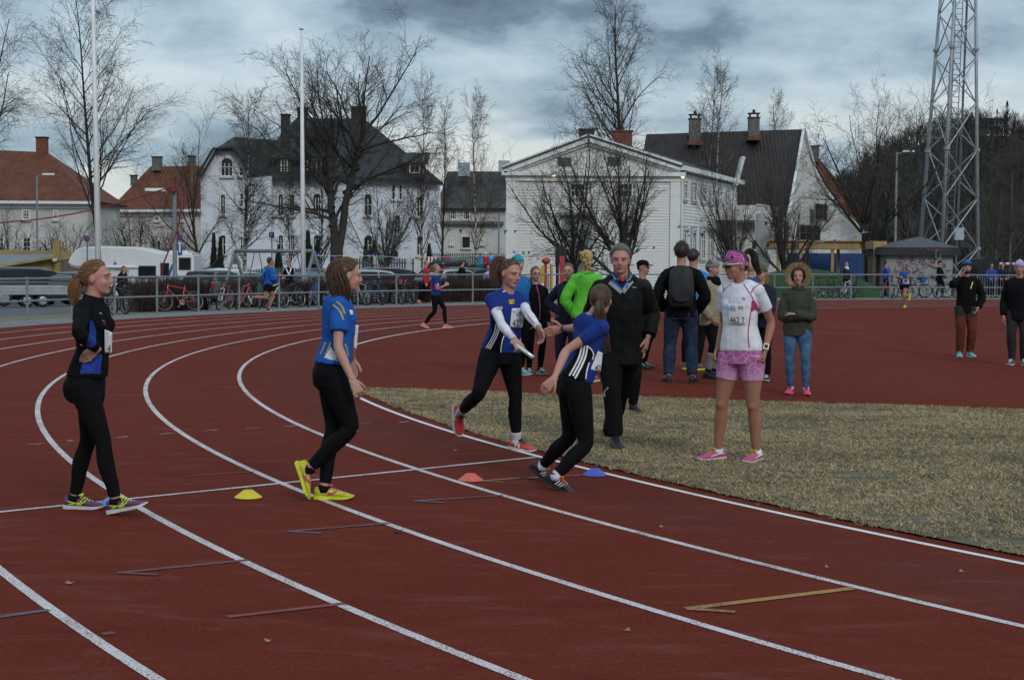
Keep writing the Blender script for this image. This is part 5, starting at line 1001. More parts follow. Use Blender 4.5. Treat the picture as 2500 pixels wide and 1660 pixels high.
def scribble(cx, cz, sz, m, seed, par, y, wd=.022, n=9):
    rg = random.Random(seed); pts = [Vector((cx, y, cz))]; an = rg.random()*6.28
    for i in range(n): an += rg.gauss(0, 1.5); q = pts[-1] + Vector((math.cos(an)*1.1, 0, math.sin(an)))*sz*rg.uniform(.25, .6); q.x = max(cx - sz, min(cx + sz, q.x)); q.z = max(cz - sz*.8, min(cz + sz*.8, q.z)); pts.append(q)
    cv = curve(pts, 4); vs = []; fs = []
    for i, p in enumerate(cv):
        t_ = (cv[min(i+1, len(cv)-1)] - cv[max(i-1, 0)]); t_ = t_.normalized() if t_.length > 1e-6 else Vector((1, 0, 0)); nn = Vector((-t_.z, 0, t_.x))*wd; off = Vector((0, -.0004*i, 0)); vs += [p - nn + off, p + nn + off]
    for i in range(len(cv)-1): fs.append((2*i, 2*i+1, 2*i+3, 2*i+2))
    MB().add(vs, fs).build('graffiti', m, par, fix=False)
rg = random.Random(8)
for i in range(46): scribble(x0 + .25 + (x1-x0-.5)*((i % 12) + rg.random())/12, zt*(.38 + .16*(i//12)) + rg.uniform(-.1, .1), rg.uniform(.16, .30), ['graffiti_maroon', 'graffiti_purple', 'graffiti_maroon'][i % 3], i, wl, -.006, .011, 12)
fm = (za + zb_)/2
def text_mesh(s, size, ext=.004):
    cu = bpy.data.curves.new('t', 'FONT'); cu.body = s; cu.size = size; cu.extrude = ext; cu.align_x = 'CENTER'; cu.align_y = 'CENTER'; to = bpy.data.objects.new('t', cu); col.objects.link(to); dg = bpy.context.evaluated_depsgraph_get(); dg.update()
    me = bpy.data.meshes.new_from_object(to.evaluated_get(dg)); bpy.data.objects.remove(to); bpy.data.curves.remove(cu); me.materials.clear(); return me
tm = text_mesh('maffigo', .36); to = link(tm, 'graffiti', 'graffiti_purple', hut); to.rotation_euler = (R(90), 0, R(0)); to.location = (hp(2280, 610).x, -e - .03, fm + .1)
hv = [Vector((hp(2250, 610).x + .16*16*math.sin(t_)**3/16, -e - .03, fm + .05 + .17*(13*math.cos(t_) - 5*math.cos(2*t_) - 2*math.cos(3*t_) - math.cos(4*t_))/16)) for t_ in [i*.42 for i in range(16)]]; MB().tube(hv, .018, 4).build('graffiti_heart', 'graffiti_purple', hut); scribble(hp(2292, 616).x, fm - .14, .25, 'graffiti_green', 77, hut, -e - .03, .02, 12)
# wooden lean-to end, ramp rail beside the hut
lt = empty('shed_end', W(2148, 700, 82.5), 0, 'timber lean-to with pale wooden roof edge left of the graffiti hut', 'shed'); ll = lt.location.copy(); ll.z = lot(ll.x, ll.y); lt.location = ll; lq = lambda x, y, dy=0.: W(x, y, 82.5 + dy) - ll
a, b_ = lq(2136, 612), lq(2160, 660); MB().box(((a.x+b_.x)/2, .8, a.z/2), (b_.x-a.x, 1.6, a.z)).build('wall', 'stone_grey', lt); a, b_ = lq(2131, 589), lq(2163, 608); MB().box(((a.x+b_.x)/2, .8, (a.z+b_.z)/2), (b_.x-a.x, 2.0, a.z-b_.z)).build('roof_edge', 'wood_new', lt); MB().box((lq(2134, 640).x, -.15, lq(2134, 600).z/2), (.13, .13, lq(2134, 600).z)).build('post', 'wood_new', lt)
# ---------------------------------------------------------------- pergola, blue wall, green mound
dp_ = 86.; pg = empty('pergola', W(1990, 700, dp_), 0, 'new pale timber pergola with wide fascia beam beside the grass mound', 'pergola'); pl = pg.location.copy(); pl.z = lot(pl.x, pl.y); pg.location = pl; pq = lambda x, y, dy=0.: W(x, y, dp_ + dy) - pl
a, b_ = pq(1857, 590), pq(2122, 609); MB().box(((a.x+b_.x)/2, 0, (a.z+b_.z)/2), (b_.x-a.x, .1, a.z-b_.z)).build('beam', 'wood_new', pg); MB().box(((a.x+b_.x)/2, 3., (a.z+b_.z)/2), (b_.x-a.x, .1, a.z-b_.z)).build('beam', 'wood_new', pg); MB().box(((a.x+b_.x)/2, 1.5, a.z + .05), (b_.x-a.x + .3, 3.4, .06)).build('roof_deck', 'wood_new', pg)
for x, dy in ((1900, .1), (1955, .1), (1971, 3), (2032, .1), (2046, 3), (2112, .1)):
    p = pq(x, 640, dy); MB().box((p.x, dy, b_.z/2), (.15, .15, b_.z)).build('post', 'wood_new', pg)
bw = empty('blue_wall', W(2020, 700, 91), 0, 'bright blue board wall seen through the pergola', 'wall'); bl = bw.location.copy(); bl.z = lot(bl.x, bl.y); bw.location = bl; a, b_ = W(1925, 618, 91) - bl, W(2118, 660, 91) - bl
n = 22
for i in range(n): MB().box((a.x + (b_.x-a.x)*(i+.5)/n, 0, a.z/2), ((b_.x-a.x)/n - .012, .05 + .02*(i % 2), a.z)).build('board', 'cloth_blue_wall', bw)
mo = MB(); mc = W(1962, 700, 79.5); mc.z = lot(mc.x, mc.y) - .1; nn = 22; vs_ = []
for j in range(9):
    for i in range(nn): t_ = j/8; aa = 2*math.pi*i/nn; vs_.append((math.cos(aa)*5.4*t_, math.sin(aa)*1.7*t_, 1.55*(1 - t_*t_)**1.3 + .04*mnoise.noise(Vector((i, j, 0)))))
mo.add(vs_, [(j*nn+i, j*nn+(i+1) % nn, (j+1)*nn+(i+1) % nn, (j+1)*nn+i) for j in range(8) for i in range(nn)]); mm = mo.build('grass_mound', 'turf', smooth=True); mm.location = mc; tag(mm, kind='structure')
ramp_ = empty('slide', W(1862, 700, 83), 0, 'curved white slide wall left of the pergola', 'play equipment'); rl = ramp_.location.copy(); rl.z = lot(rl.x, rl.y); ramp_.location = rl; rq = lambda x, y: W(x, y, 83) - rl
MB().prism([rq(*c4(x, y)) for x, y in ((752, 838), (778, 838), (785, 905), (842, 930), (842, 990), (800, 1060), (838, 1110), (836, 1160), (800, 1250), (752, 1250))], (0, .3, 0)).build('wall', 'wood_white', ramp_)
# playground tower
pt_ = empty('play_tower', W(1350, 700, 78), 0, 'red and yellow playground climbing tower behind the fence', 'play equipment'); tl_ = pt_.location.copy(); tl_.z = lot(tl_.x, tl_.y); pt_.location = tl_; tq = lambda x, y: W(x, y, 78) - tl_; mat('play_yellow', (.5, .30, .02), .5, .05, 5)
for x, ty, m_ in ((1333, 632, 'plastic_red'), (1362, 612, 'black_paint'), (1376, 612, 'black_paint'), (1347, 645, 'play_yellow')):
    for dy in (0, 1.2): p = tq(x, ty); MB().tube([(p.x, dy, 0), (p.x, dy, p.z)], .06, 8).build('post', m_, pt_)
p = tq(1335, 640); MB().prism([tq(1322, 650), tq(1336, 642), tq(1330, 690), tq(1318, 690)], (0, .4, 0)).build('slide', 'play_yellow', pt_); MB().box((tq(1369, 650).x, .6, tq(1369, 625).z), (.5, 1.2, .9)).build('panel', 'black_paint', pt_); MB().box((tq(1372, 650).x, -.06, tq(1372, 660).z), (.25, .05, 1.4)).build('panel', 'plastic_red', pt_); MB().ell(tq(1333, 637), (.22, .22, .16)).build('knob', 'plastic_red', pt_)
mat('canvas_dark', (.018, .019, .02), .9, .2, 2); sh = empty('dark_shelter', W(2415, 700, 84), 0, 'rounded black shelter behind the onlookers at the barrier', 'shelter'); sl_ = sh.location.copy(); sl_.z = lot(sl_.x, sl_.y); sh.location = sl_; sq = lambda x, y: W(x, y, 84) - sl_
MB().prism([sq(*q) for q in ((2387, 760), (2388, 650), (2396, 633), (2408, 628), (2425, 628), (2438, 636), (2442, 652), (2442, 760))], (0, 2, 0)).build('cover', 'canvas_dark', sh)
tape = empty('barrier_tape', W(2470, 644, 80), 0, 'red and white striped barrier tape behind the onlookers', 'tape'); 
for i in range(9): p = W(2440 + i*8, 643.5, 80) - tape.location; q = W(2448 + i*8, 643.5, 80) - tape.location; MB().bar(p, q, .015, .1).build('stripe', 'sign_red' if i % 2 else 'sign_white', tape)
for x in (2440, 2511): p = W(x, 643, 80) - tape.location; MB().tube([p, Vector((p.x, 0, lot(40, 80) - tape.location.z))], .03, 6).build('post', 'galv_dark', tape)
kio = empty('striped_stall', W(1060, 700, 82), 0, 'small stall with red and white striped top and black sides', 'stall'); kl = kio.location.copy(); kl.z = lot(kl.x, kl.y); kio.location = kl; kq = lambda x, y: W(x, y, 82) - kl
a, b_ = kq(1045, 632), kq(1070, 642); MB().box(((a.x+b_.x)/2, .5, b_.z/2), (b_.x-a.x, 1, b_.z)).build('body', 'black_paint', kio)
for i in range(6): MB().box((a.x + (b_.x-a.x)*(i+.5)/6, .5, (a.z+b_.z)/2 + .06), ((b_.x-a.x)/6, 1.2, a.z-b_.z + .1)).build('stripe', 'plastic_red' if i % 2 else 'sign_white', kio)
rb_ = empty('red_container', W(1089, 700, 86), 0, 'upright red container beside the striped stall', 'container'); kl = rb_.location.copy(); kl.z = lot(kl.x, kl.y); rb_.location = kl; p = W(1089, 627, 86) - kl; MB().box((0, .3, p.z/2), (.34, .6, p.z)).build('body', 'plastic_red', rb_); MB().box((0, .3, p.z + .03), (.4, .66, .06)).build('lid', 'black_paint', rb_)
# ---------------------------------------------------------------- marker cones and litter on the track
mat('cone_yellow', (.62, .52, .01), .45, .04, 8); mat('cone_orange', (.62, .11, .055), .45, .04, 8); mat('cone_blue', (.05, .10, .42), .45, .04, 8); mat('cone_sky', (.10, .27, .55), .45, .04, 8)
def cone(px, py, m, label, sc=1.):
    p = G(px, py); o = empty('marker_cone', (p.x, p.y, .003), 0, label, 'marker cone', 'flat training marker cones'); b = MB(); n = 28
    b.loft([[(r_*math.cos(2*math.pi*k/n), r_*math.sin(2*math.pi*k/n), z) for k in range(n)] for r_, z in ((.094, .0), (.098, .002), (.094, .006), (.032, .052), (.028, .053), (.026, .046), (.088, .002), (.094, .0))], cap=False); b.build('shell', m, o, True); o.scale = (sc,)*3
cone(606, 1215, 'cone_yellow', 'yellow flat marker cone on the track'); cone(1149, 1173, 'cone_orange', 'orange flat marker cone beside the lane line'); cone(1452, 1160.5, 'cone_blue', 'dark blue flat marker cone on the inner white line'); cone(276, 1232, 'cone_sky', 'sky blue flat marker cone behind a purple shoe')
mat('leaf_dry', (.30, .22, .12), .9, .3, 20); mat('leaf_dark', (.03, .022, .016), .9, .3, 20)
for i, (px, py, m, L) in enumerate(((170, 1426, 'leaf_dry', .09), (654, 1568, 'leaf_dry', .07), (972, 1302, 'leaf_dark', .13), (1529, 1541, 'leaf_dry', .07), (890, 1164, 'leaf_dark', .06), (2019, 1386, 'leaf_dry', .05), (1615, 1288, 'leaf_dry', .06), (1112, 1102, 'leaf_dry', .06), (2184, 1289, 'leaf_dry', .07), (2317, 1077, 'leaf_dry', .08), (919, 959, 'leaf_dry', .1), (2347, 1397, 'leaf_dry', .06), (905, 896, 'leaf_dark', .2), (1518, 1110, 'leaf_dry', .05), (1850, 1238, 'leaf_dry', .05))):
    p = G(px, py); L *= .55; z0 = .016 if i in (8, 9, 10, 14) else .004; rg = random.Random(i); b = MB(); ys = [0, .12, .16, .1, 0]; k = 5
    up = [Vector((-L/2 + L*j/(k-1), ys[j]*L*1.3, .006 + .008*math.sin(j*1.7 + i))) for j in range(k)]; dn = [Vector((-L/2 + L*j/(k-1), -ys[j]*L*1.3, .002)) for j in range(1, k-1)]
    poly = up + dn[::-1]; b.prism(poly, (0, 0, .0025)); o = b.build('dry_leaf', m); o.location = (p.x, p.y, z0); o.rotation_euler = (0, 0, rg.uniform(-.5, .9))
    LOC = ['curled dry leaf between two lane lines left of the yellow cone', 'pale dry leaf near the red painted stroke', 'dark shrivelled leaf beside a blue arrow', 'pale leaf scrap in the lane before the yellow arrow', 'small dark leaf by the yellow shoes', 'pale leaf above the yellow arrow', 'pale leaf scrap below the inner white line', 'pale scrap near the baton runner’s foot', 'yellow leaf on the dark wet patch of lawn', 'pale leaf on the lawn by the edge of frame', 'white scrap on the tip of the lawn', 'pale straw by the inner white line', 'dark twig on the red infield', 'pale scrap on the lawn by the walking man', 'pale scrap on the lawn below the pink shoes'][i]
    tag(o, LOC.replace('’', ''), 'leaf', 'leaves and scraps on the ground')
# ---------------------------------------------------------------- people
def clothmat(name, c, rough=.85, var=.10, bump=.35, bscale=14, stretch=None, spec=.25):
    m = mat(name, c, rough, var, 9, bump, bscale, spec=spec, stretch=stretch); return m
def skinmat(name, c):
    mat(name, c, .52, .07, 22, .12, 90, spec=.32, c2=(c[0]*1.12, c[1]*.86, c[2]*.82), thr=(.40, .72)); b = M[name].node_tree.nodes['Principled BSDF']; b.inputs['Subsurface Weight'].default_value = .12; b.inputs['Subsurface Radius'].default_value = (.6, .25, .12); b.inputs['Subsurface Scale'].default_value = .012
skinmat('skin_fair', (.46, .265, .20)); skinmat('skin_tan', (.33, .165, .105)); skinmat('skin_pink', (.44, .235, .185)); mat('lip', (.27, .095, .085), .45, .05, 9); mat('eye_dark', (.015, .011, .009), .2, .1, 9); mat('eye_white', (.42, .38, .36), .3, .05, 9)
def hairmat(name, c, c2):
    m = bpy.data.materials.new(name); m.use_nodes = True; t = m.node_tree; b = t.nodes['Principled BSDF']; b.inputs['Roughness'].default_value = .5; b.inputs['Specular IOR Level'].default_value = .35
    g = N(t, 'ShaderNodeNewGeometry'); tcn = N(t, 'ShaderNodeTexCoord'); nz = N(t, 'ShaderNodeTexNoise', Scale=45.0, Detail=4.0); t.links.new(tcn.outputs['Object'], nz.inputs['Vector'])
    f = math_n(t, 'ADD', math_n(t, 'MULTIPLY', g.outputs['Random Per Island'], .65), math_n(t, 'MULTIPLY', nz.outputs[0], .45)); t.links.new(mixc(t, f, c, c2), b.inputs['Base Color']); M[name] = m
hairmat('hair_blond', (.13, .075, .032), (.34, .22, .11)); hairmat('hair_strawberry', (.11, .047, .02), (.28, .14, .065)); hairmat('hair_brown', (.045, .025, .014), (.16, .09, .05)); hairmat('hair_dark', (.012, .008, .006), (.04, .025, .018)); hairmat('hair_grey', (.035, .033, .030), (.20, .19, .175)); hairmat('hair_gold', (.26, .15, .045), (.52, .36, .15)); hairmat('fur', (.20, .12, .05), (.46, .32, .17))
clothmat('tights', (.0042, .0042, .0052), .8, .1, .15, 30, spec=.12); clothmat('jersey_blue', (.012, .085, .36)); clothmat('jersey_navy', (.008, .03, .19)); clothmat('black_fabric', (.005, .005, .006), spec=.12); clothmat('white_fabric', (.66, .66, .72)); clothmat('blue_panel', (.018, .05, .30)); clothmat('jacket_black', (.0055, .0055, .0062), .7, .12, .5, 9, spec=.14); clothmat('trouser_black', (.0042, .0042, .0046), .8, .1, .5, 8, spec=.12)
clothmat('yellow_trim', (.42, .34, .06)); clothmat('magenta', (.36, .03, .14)); clothmat('sock_white', (.5, .48, .52)); clothmat('bib', (.68, .67, .70), .8, .03, .12, 12); clothmat('jacket_green', (.10, .46, .035), .6, .06, .4, 9); clothmat('navy', (.012, .013, .035)); clothmat('denim', (.018, .030, .062), .9, .3, .5, 10); clothmat('denim_light', (.05, .11, .20), .9, .3, .4, 10); clothmat('beige', (.29, .26, .17), .85, .08, .5, 9); clothmat('parka', (.042, .044, .032), .85, .1, .5, 9); clothmat('rust', (.115, .026, .014), .85, .12, .5, 9); clothmat('bright_blue', (.01, .19, .50), .6, .06, .4, 9); clothmat('teal', (.02, .24, .34)); clothmat('olive', (.09, .085, .03)); clothmat('grey_knit', (.20, .20, .20)); clothmat('dark_grey', (.022, .023, .025)); clothmat('pink_knit', (.42, .07, .20)); clothmat('red_fabric', (.36, .02, .03)); clothmat('lilac', (.42, .36, .62)); clothmat('collar_blue', (.02, .06, .30)); clothmat('khaki', (.12, .10, .05)); clothmat('grey_lining', (.26, .27, .29)); clothmat('orange_bright', (.62, .12, .02)); clothmat('hat_blue', (.015, .12, .36))
mat('shoe_purple', (.12, .03, .11), .6, .12, 30); mat('shoe_yellow', (.50, .47, .03), .6, .1, 30); mat('shoe_red', (.58, .045, .035), .6, .1, 30); mat('shoe_black', (.012, .012, .014), .55, .1, 30); mat('shoe_pink', (.50, .06, .20), .6, .1, 30); mat('shoe_hotpink', (.66, .06, .16), .6, .1, 30); mat('shoe_teal', (.10, .42, .43), .6, .1, 30); mat('shoe_coral', (.70, .13, .14), .6, .1, 30); mat('shoe_grey', (.07, .072, .075), .7, .1, 30)
mat('sole_white', (.55, .54, .52), .7, .08, 20); mat('sole_yellow', (.56, .62, .02), .6, .06, 20); mat('sole_black', (.012, .012, .012), .8, .1, 20); mat('lime_mark', (.55, .75, .02), .5, .05, 20); mat('lace_pink', (.55, .03, .22), .6, .05, 20); mat('lace_orange', (.75, .12, .02), .6, .05, 20); mat('white_mark', (.72, .72, .74), .6, .03, 20); mat('print_black', (.01, .01, .012), .7, .05, 20); mat('print_blue', (.05, .28, .55), .6, .05, 20); mat('print_red', (.5, .04, .09), .6, .05, 20); mat('print_yellow', (.62, .42, .01), .6, .05, 20); mat('baton', (.62, .66, .68), .25, .05, 8, metal=.3)
def honeycomb(name, c, line, scale=22):
    m = bpy.data.materials.new(name); m.use_nodes = True; t = m.node_tree; b = t.nodes['Principled BSDF']; tcn = N(t, 'ShaderNodeTexCoord'); v = N(t, 'ShaderNodeTexVoronoi', feature='DISTANCE_TO_EDGE', Scale=scale); t.links.new(tcn.outputs['Object'], v.inputs['Vector'])
    sp = N(t, 'ShaderNodeSeparateXYZ'); t.links.new(tcn.outputs['Object'], sp.inputs[0]); base = c if isinstance(c[0], float) else mixc(t, ramp(t, sp.outputs[2], c[2]), c[0], c[1])
    t.links.new(mixc(t, ramp(t, v.outputs[0], [(.02, .8), (.05, 0.)]), base, line), b.inputs['Base Color']); b.inputs['Roughness'].default_value = .75; M[name] = m
honeycomb('pink_geo', (.34, .045, .22), (.58, .30, .48), 26); honeycomb('shorts_geo', ((.62, .34, .56), (.40, .10, .30), [(.64, 0.), (.83, 1.)]), (.66, .42, .60), 19)
LT = lambda tab, x: tab[-1][1] if x >= tab[-1][0] else next(a[1] + (b[1] - a[1])*max(0, (x - a[0]))/(b[0] - a[0]) for a, b in zip(tab, tab[1:]) if x <= b[0])
ARM = [(0, .047), (.25, .047), (.5, .043), (.9, .0365), (1.0, .0365), (1.2, .040), (1.5, .034), (1.9, .0255), (2, .025)]
LEG = [(0, .098), (.2, .096), (.5, .080), (.85, .059), (1.0, .053), (1.12, .050), (1.35, .0565), (1.6, .047), (1.9, .037), (2.0, .037)]
def TORSO(sex): 
    return [(-.30, .155, .115, 0), (-.14, .168 if sex == 'f' else .155, .118, -.005), (0, .172 if sex == 'f' else .160, .118, -.008), (.16, .160 if sex == 'f' else .156, .108, 0), (.40, .126 if sex == 'f' else .150, .090 if sex == 'f' else .105, .006), (.6, .134 if sex == 'f' else .160, .098 if sex == 'f' else .112, .006), (.8, .145 if sex == 'f' else .166, .100 if sex == 'f' else .112, .002), (.92, .128 if sex == 'f' else .148, .084 if sex == 'f' else .094, -.006), (1.0, .085, .066, -.008), (1.06, .06, .055, -.006)]
fv = lambda yaw: Vector((math.sin(R(yaw)), -math.cos(R(yaw)), 0))
lv = lambda yaw: (lambda f: Vector((-f.y, f.x, 0)))(fv(yaw))
Q = 2500/2361.
def two_bone(a, c, l1, l2, pole):
    d = c - a; L = d.length; L2 = min(L, (l1 + l2)*.9995); n = d.normalized(); x = (l1*l1 - l2*l2 + L2*L2)/(2*L2); h = math.sqrt(max(0, l1*l1 - x*x)); p = pole - n*pole.dot(n); p = p.normalized() if p.length > 1e-5 else n.orthogonal().normalized(); return a + n*(x*L/L2) + p*h
def on_ray(px, py, parent, L, sg):
    o = Vector((0, 0, CAMZ)); r = ray(px, py); b = r.dot(parent - o); c = (parent - o).length_squared - L*L; D = b*b - c
    if D < 0 or sg == 0: return o + r*b
    return o + r*(b + sg*math.sqrt(D))
class Person: pass
def skeleton(H, hip, neck, yp, yc, head=None, yh=None, tilt=0, nod=0, sex='f', build=1.):
    p = Person(); p.H = H; p.s = H/1.70; p.sex = sex; p.hip = Vector(hip); p.neck = Vector(neck); p.lp = lv(yp); p.lc = lv(yc); p.fp = fv(yp); p.fc = fv(yc); p.build = build
    sp = (p.neck - p.hip).normalized(); p.spine = sp
    yh = yc if yh is None else yh; p.fh = fv(yh); p.lh = lv(yh); p.uh = Vector((0, 0, 1))
    m = Matrix.Rotation(R(nod), 3, p.lh) @ Matrix.Rotation(R(tilt), 3, p.fh); p.fh = m @ p.fh; p.lh = m @ p.lh; p.uh = m @ p.uh
    p.head = Vector(head) if head is not None else p.neck + p.uh*(.118*H*.98) + p.fh*.02*p.s
    sw = (.087 if sex == 'f' else .101)*H; p.sh = {}; p.hj = {}; p.el = {}; p.wr = {}; p.hd = {}; p.kn = {}; p.an = {}; p.ft = {}
    lc = (p.lc - sp*p.lc.dot(sp)).normalized()
    for k, sg in (('L', 1), ('R', -1)): p.sh[k] = p.neck - sp*(.040*H) + lc*(sg*sw); p.hj[k] = p.hip + p.lp*(sg*.052*H)
    return p
# --------------------------------------------------- body parts
def tor_ring(p, tab_row, inf, n=22):
    t, w, d, fo = tab_row; k = max(0, min(1, t)); c = p.hip.lerp(p.neck, t) if t >= 0 else p.hip + Vector((0, 0, 1))*(t*(p.neck - p.hip).length)
    bend = 4*k*(1 - k)*.018*p.s; sp = p.spine if t > 0 else Vector((0, 0, 1)); l = (p.lp*(1 - k) + p.lc*k).normalized(); l = (l - sp*l.dot(sp)).normalized(); f = l.cross(sp); c = c + f*(fo*p.s + bend)
    w, d = w*p.s*p.build + inf, d*p.s*p.build + inf; out = []
    for i in range(n):
        a = 2*math.pi*i/n; ca, sa = math.cos(a), math.sin(a); e = .86; out.append(c + l*(w*math.copysign(abs(ca)**e, ca)) + f*(d*math.copysign(abs(sa)**e, sa)))
    return out
def tab_at(tab, t):
    for a, b in zip(tab, tab[1:]):
        if a[0] <= t <= b[0]: u = (t - a[0])/(b[0] - a[0]); return tuple(x + (y - x)*u for x, y in zip(a, b))
    return tab[0] if t < tab[0][0] else tab[-1]
def torso(mb, p, t0, t1, inf, flare=0.):
    tab = TORSO(p.sex); n = 16; mb.loft([tor_ring(p, tab_at(tab, t0 + (t1 - t0)*i/n), (inf(t0 + (t1-t0)*i/n) if callable(inf) else inf) + flare*max(0, 1 - (i/n)*3)) for i in range(n+1)])
def limb(mb, A, B, C, tab, f0, f1, s, inf, n=18, k=12, bulge=None, flare=0.):
    def P_(t): return A.lerp(B, t) if t <= 1 else B.lerp(C, t - 1)
    pts, rad = [], []
    for i in range(n+1):
        t = f0 + (f1 - f0)*i/n; q = (P_(max(f0, t - .1)) + P_(t)*2 + P_(min(f1, t + .1)))/4 if f0 < t < f1 else P_(t)
        if bulge is not None and t > 1: q = q + bulge*(max(0, math.sin(min(1, (t - 1)/.75)*math.pi)))
        pts.append(q); rad.append(LT(tab, t)*s + (inf(t) if callable(inf) else inf) + flare*max(0, (i/n - .7)/.3))
    mb.tube(pts, rad, k)
def yoke(mb, p, inf, both=('L', 'R')):
    sp = p.spine
    for k in both: mb.tube([p.neck - sp*.012*p.H, (p.neck - sp*.012*p.H).lerp(p.sh[k], .5) + sp*.010*p.H, p.sh[k]], [.046*p.s + inf*.7, .042*p.s + inf*.9, .045*p.s + inf*.9], 12); mb.ell(p.sh[k], (.048*p.s + inf*.9,)*3)
def headf(p, l, f, u): return p.head + (p.lh*l + p.fh*f + p.uh*u)*p.s
def hrot(p): return Matrix((p.lh, p.fh, p.uh)).transposed()
def head_geo(mb, p):
    r = hrot(p); s = p.s; m = 1. if p.sex == 'f' else 1.06
    def e(l, f, u, a, b, c): mb.ell(headf(p, l, f, u), (a*s*m, b*s*m, c*s*m), r, 18, 12)
    e(0, -.012, .024, .074, .092, .090); e(0, .022, -.03, .060, .064, .080); e(0, .052, -.088, .030, .030, .024); e(0, .030, -.072, .05, .045, .035); e(0, .070, .022, .052, .022, .017)
    mb.tube([headf(p, 0, .084, .012), headf(p, 0, .096, -.012), headf(p, 0, .103, -.030)], [.009*s, .0105*s, .0115*s], 8); e(0, .094, -.034, .0155, .011, .009)
    for q in (-1, 1): e(q*.034, .052, -.03, .026, .026, .028); e(q*.073, -.012, -.008, .009, .017, .028)
    e(0, .076, -.06, .024, .012, .014)
def hand_geo(mb, w, d, n, t, s, curl=(25, 30, 20), spread=4, thumb=(40, 20), ms=1., fist=False):
    d = d.normalized(); n = (n - d*n.dot(d)).normalized(); t = (t - d*t.dot(d) - n*t.dot(n)).normalized(); s = s*ms
    rings = []
    for x, hw, ht in ((-.02, .024, .017), (.015, .030, .016), (.05, .038, .015), (.085, .039, .012), (.094, .034, .009)): rings.append([w + d*(x*s) + t*(hw*s*math.cos(a)) + n*(ht*s*math.sin(a)) for a in [2*math.pi*i/12 for i in range(12)]])
    mb.loft(rings)
    for i, (o, L) in enumerate(((.0318, .070), (.0107, .079), (-.0107, .073), (-.0315, .058))):
        base = w + d*(.084*s) + t*(o*s); ang = (i - 1.5)*-spread; dir_ = Matrix.Rotation(R(ang), 3, n) @ d if n.length else d; dir_ = d*math.cos(R(ang)) + t*math.sin(R(-ang)); pts = [base - dir_*.01*s, base]; cur = dir_; ax = t
        for sg, c in zip((.46, .30, .24), curl): cur = Matrix.Rotation(R(c), 3, (cur.cross(n)).normalized()) @ cur; pts.append(pts[-1] + cur*(L*sg*s))
        mb.tube(pts, [.0084*s, .0084*s, .0076*s, .0070*s, .0056*s], 8)
    b = w + d*(.02*s) + t*(.026*s); dd = (d*math.cos(R(thumb[0])) + t*math.sin(R(thumb[0])) + n*.25).normalized(); p2 = b + dd*(.042*s); d2 = (dd*.8 + d*.45 + n*math.sin(R(thumb[1]))*.6).normalized(); mb.tube([b - dd*.012*s, b + dd*.015*s, p2, p2 + d2*(.030*s), p2 + d2*(.05*s)], [.013*s, .0125*s, .0105*s, .0095*s, .007*s], 8)
TMP = []
def remesh_batch(jobs):                                  # jobs: (MB, voxel, smooth iterations) -> list of meshes
    objs = []
    for mb, vox, it, *dec in jobs:
        me = mb.mesh('tmp'); o = bpy.data.objects.new('tmp', me); col.objects.link(o); r = o.modifiers.new('r', 'REMESH'); r.mode = 'VOXEL'; r.voxel_size = vox; r.use_smooth_shade = True
        if it: sm = o.modifiers.new('s', 'SMOOTH'); sm.iterations = it; sm.factor = .5
        if dec: dm_ = o.modifiers.new('d', 'DECIMATE'); dm_.ratio = dec[0]
        objs.append(o)
    dg = bpy.context.evaluated_depsgraph_get(); dg.update(); out = []
    for o in objs: me = bpy.data.meshes.new_from_object(o.evaluated_get(dg)); me.materials.clear(); me.polygons.foreach_set('use_smooth', [True]*len(me.polygons)); out.append(me)
    for o in objs: old = o.data; bpy.data.objects.remove(o); bpy.data.meshes.remove(old)
    return out
def join_mesh(a, b):
    bm = bmesh.new(); bm.from_mesh(a); bm.from_mesh(b); bm.to_mesh(a); bm.free(); bpy.data.meshes.remove(b); return a
def wrinkle(me, amp, sc=9., ani=(1, 1, .45)):
    n = len(me.vertices); co = np.empty(n*3); me.vertices.foreach_get('co', co); co = co.reshape(-1, 3); no = np.empty(n*3); me.vertices.foreach_get('normal', no); no = no.reshape(-1, 3)
    d = np.array([mnoise.noise(Vector((c[0]*sc*ani[0], c[1]*sc*ani[1], c[2]*sc*ani[2] + 5*math.sin(c[0]*4)*.2))) + .5*mnoise.noise(Vector((c[0]*sc*2.3, c[1]*sc*2.3, c[2]*sc*1.5 + 9))) for c in co]); d = 1 - np.abs(d)*2.2
    co += no*(d*amp)[:, None]; me.vertices.foreach_set('co', co.reshape(-1)); me.update()
def inpoly(x, y, poly):
    c = False; j = len(poly) - 1
    for i in range(len(poly)):
        xi, yi = poly[i]; xj, yj = poly[j]
        if (yi > y) != (yj > y) and x < (xj - xi)*(y - yi)/(yj - yi) + xi: c = not c
        j = i
    return c
def shift(me, off): me.transform(Matrix.Translation(-off))
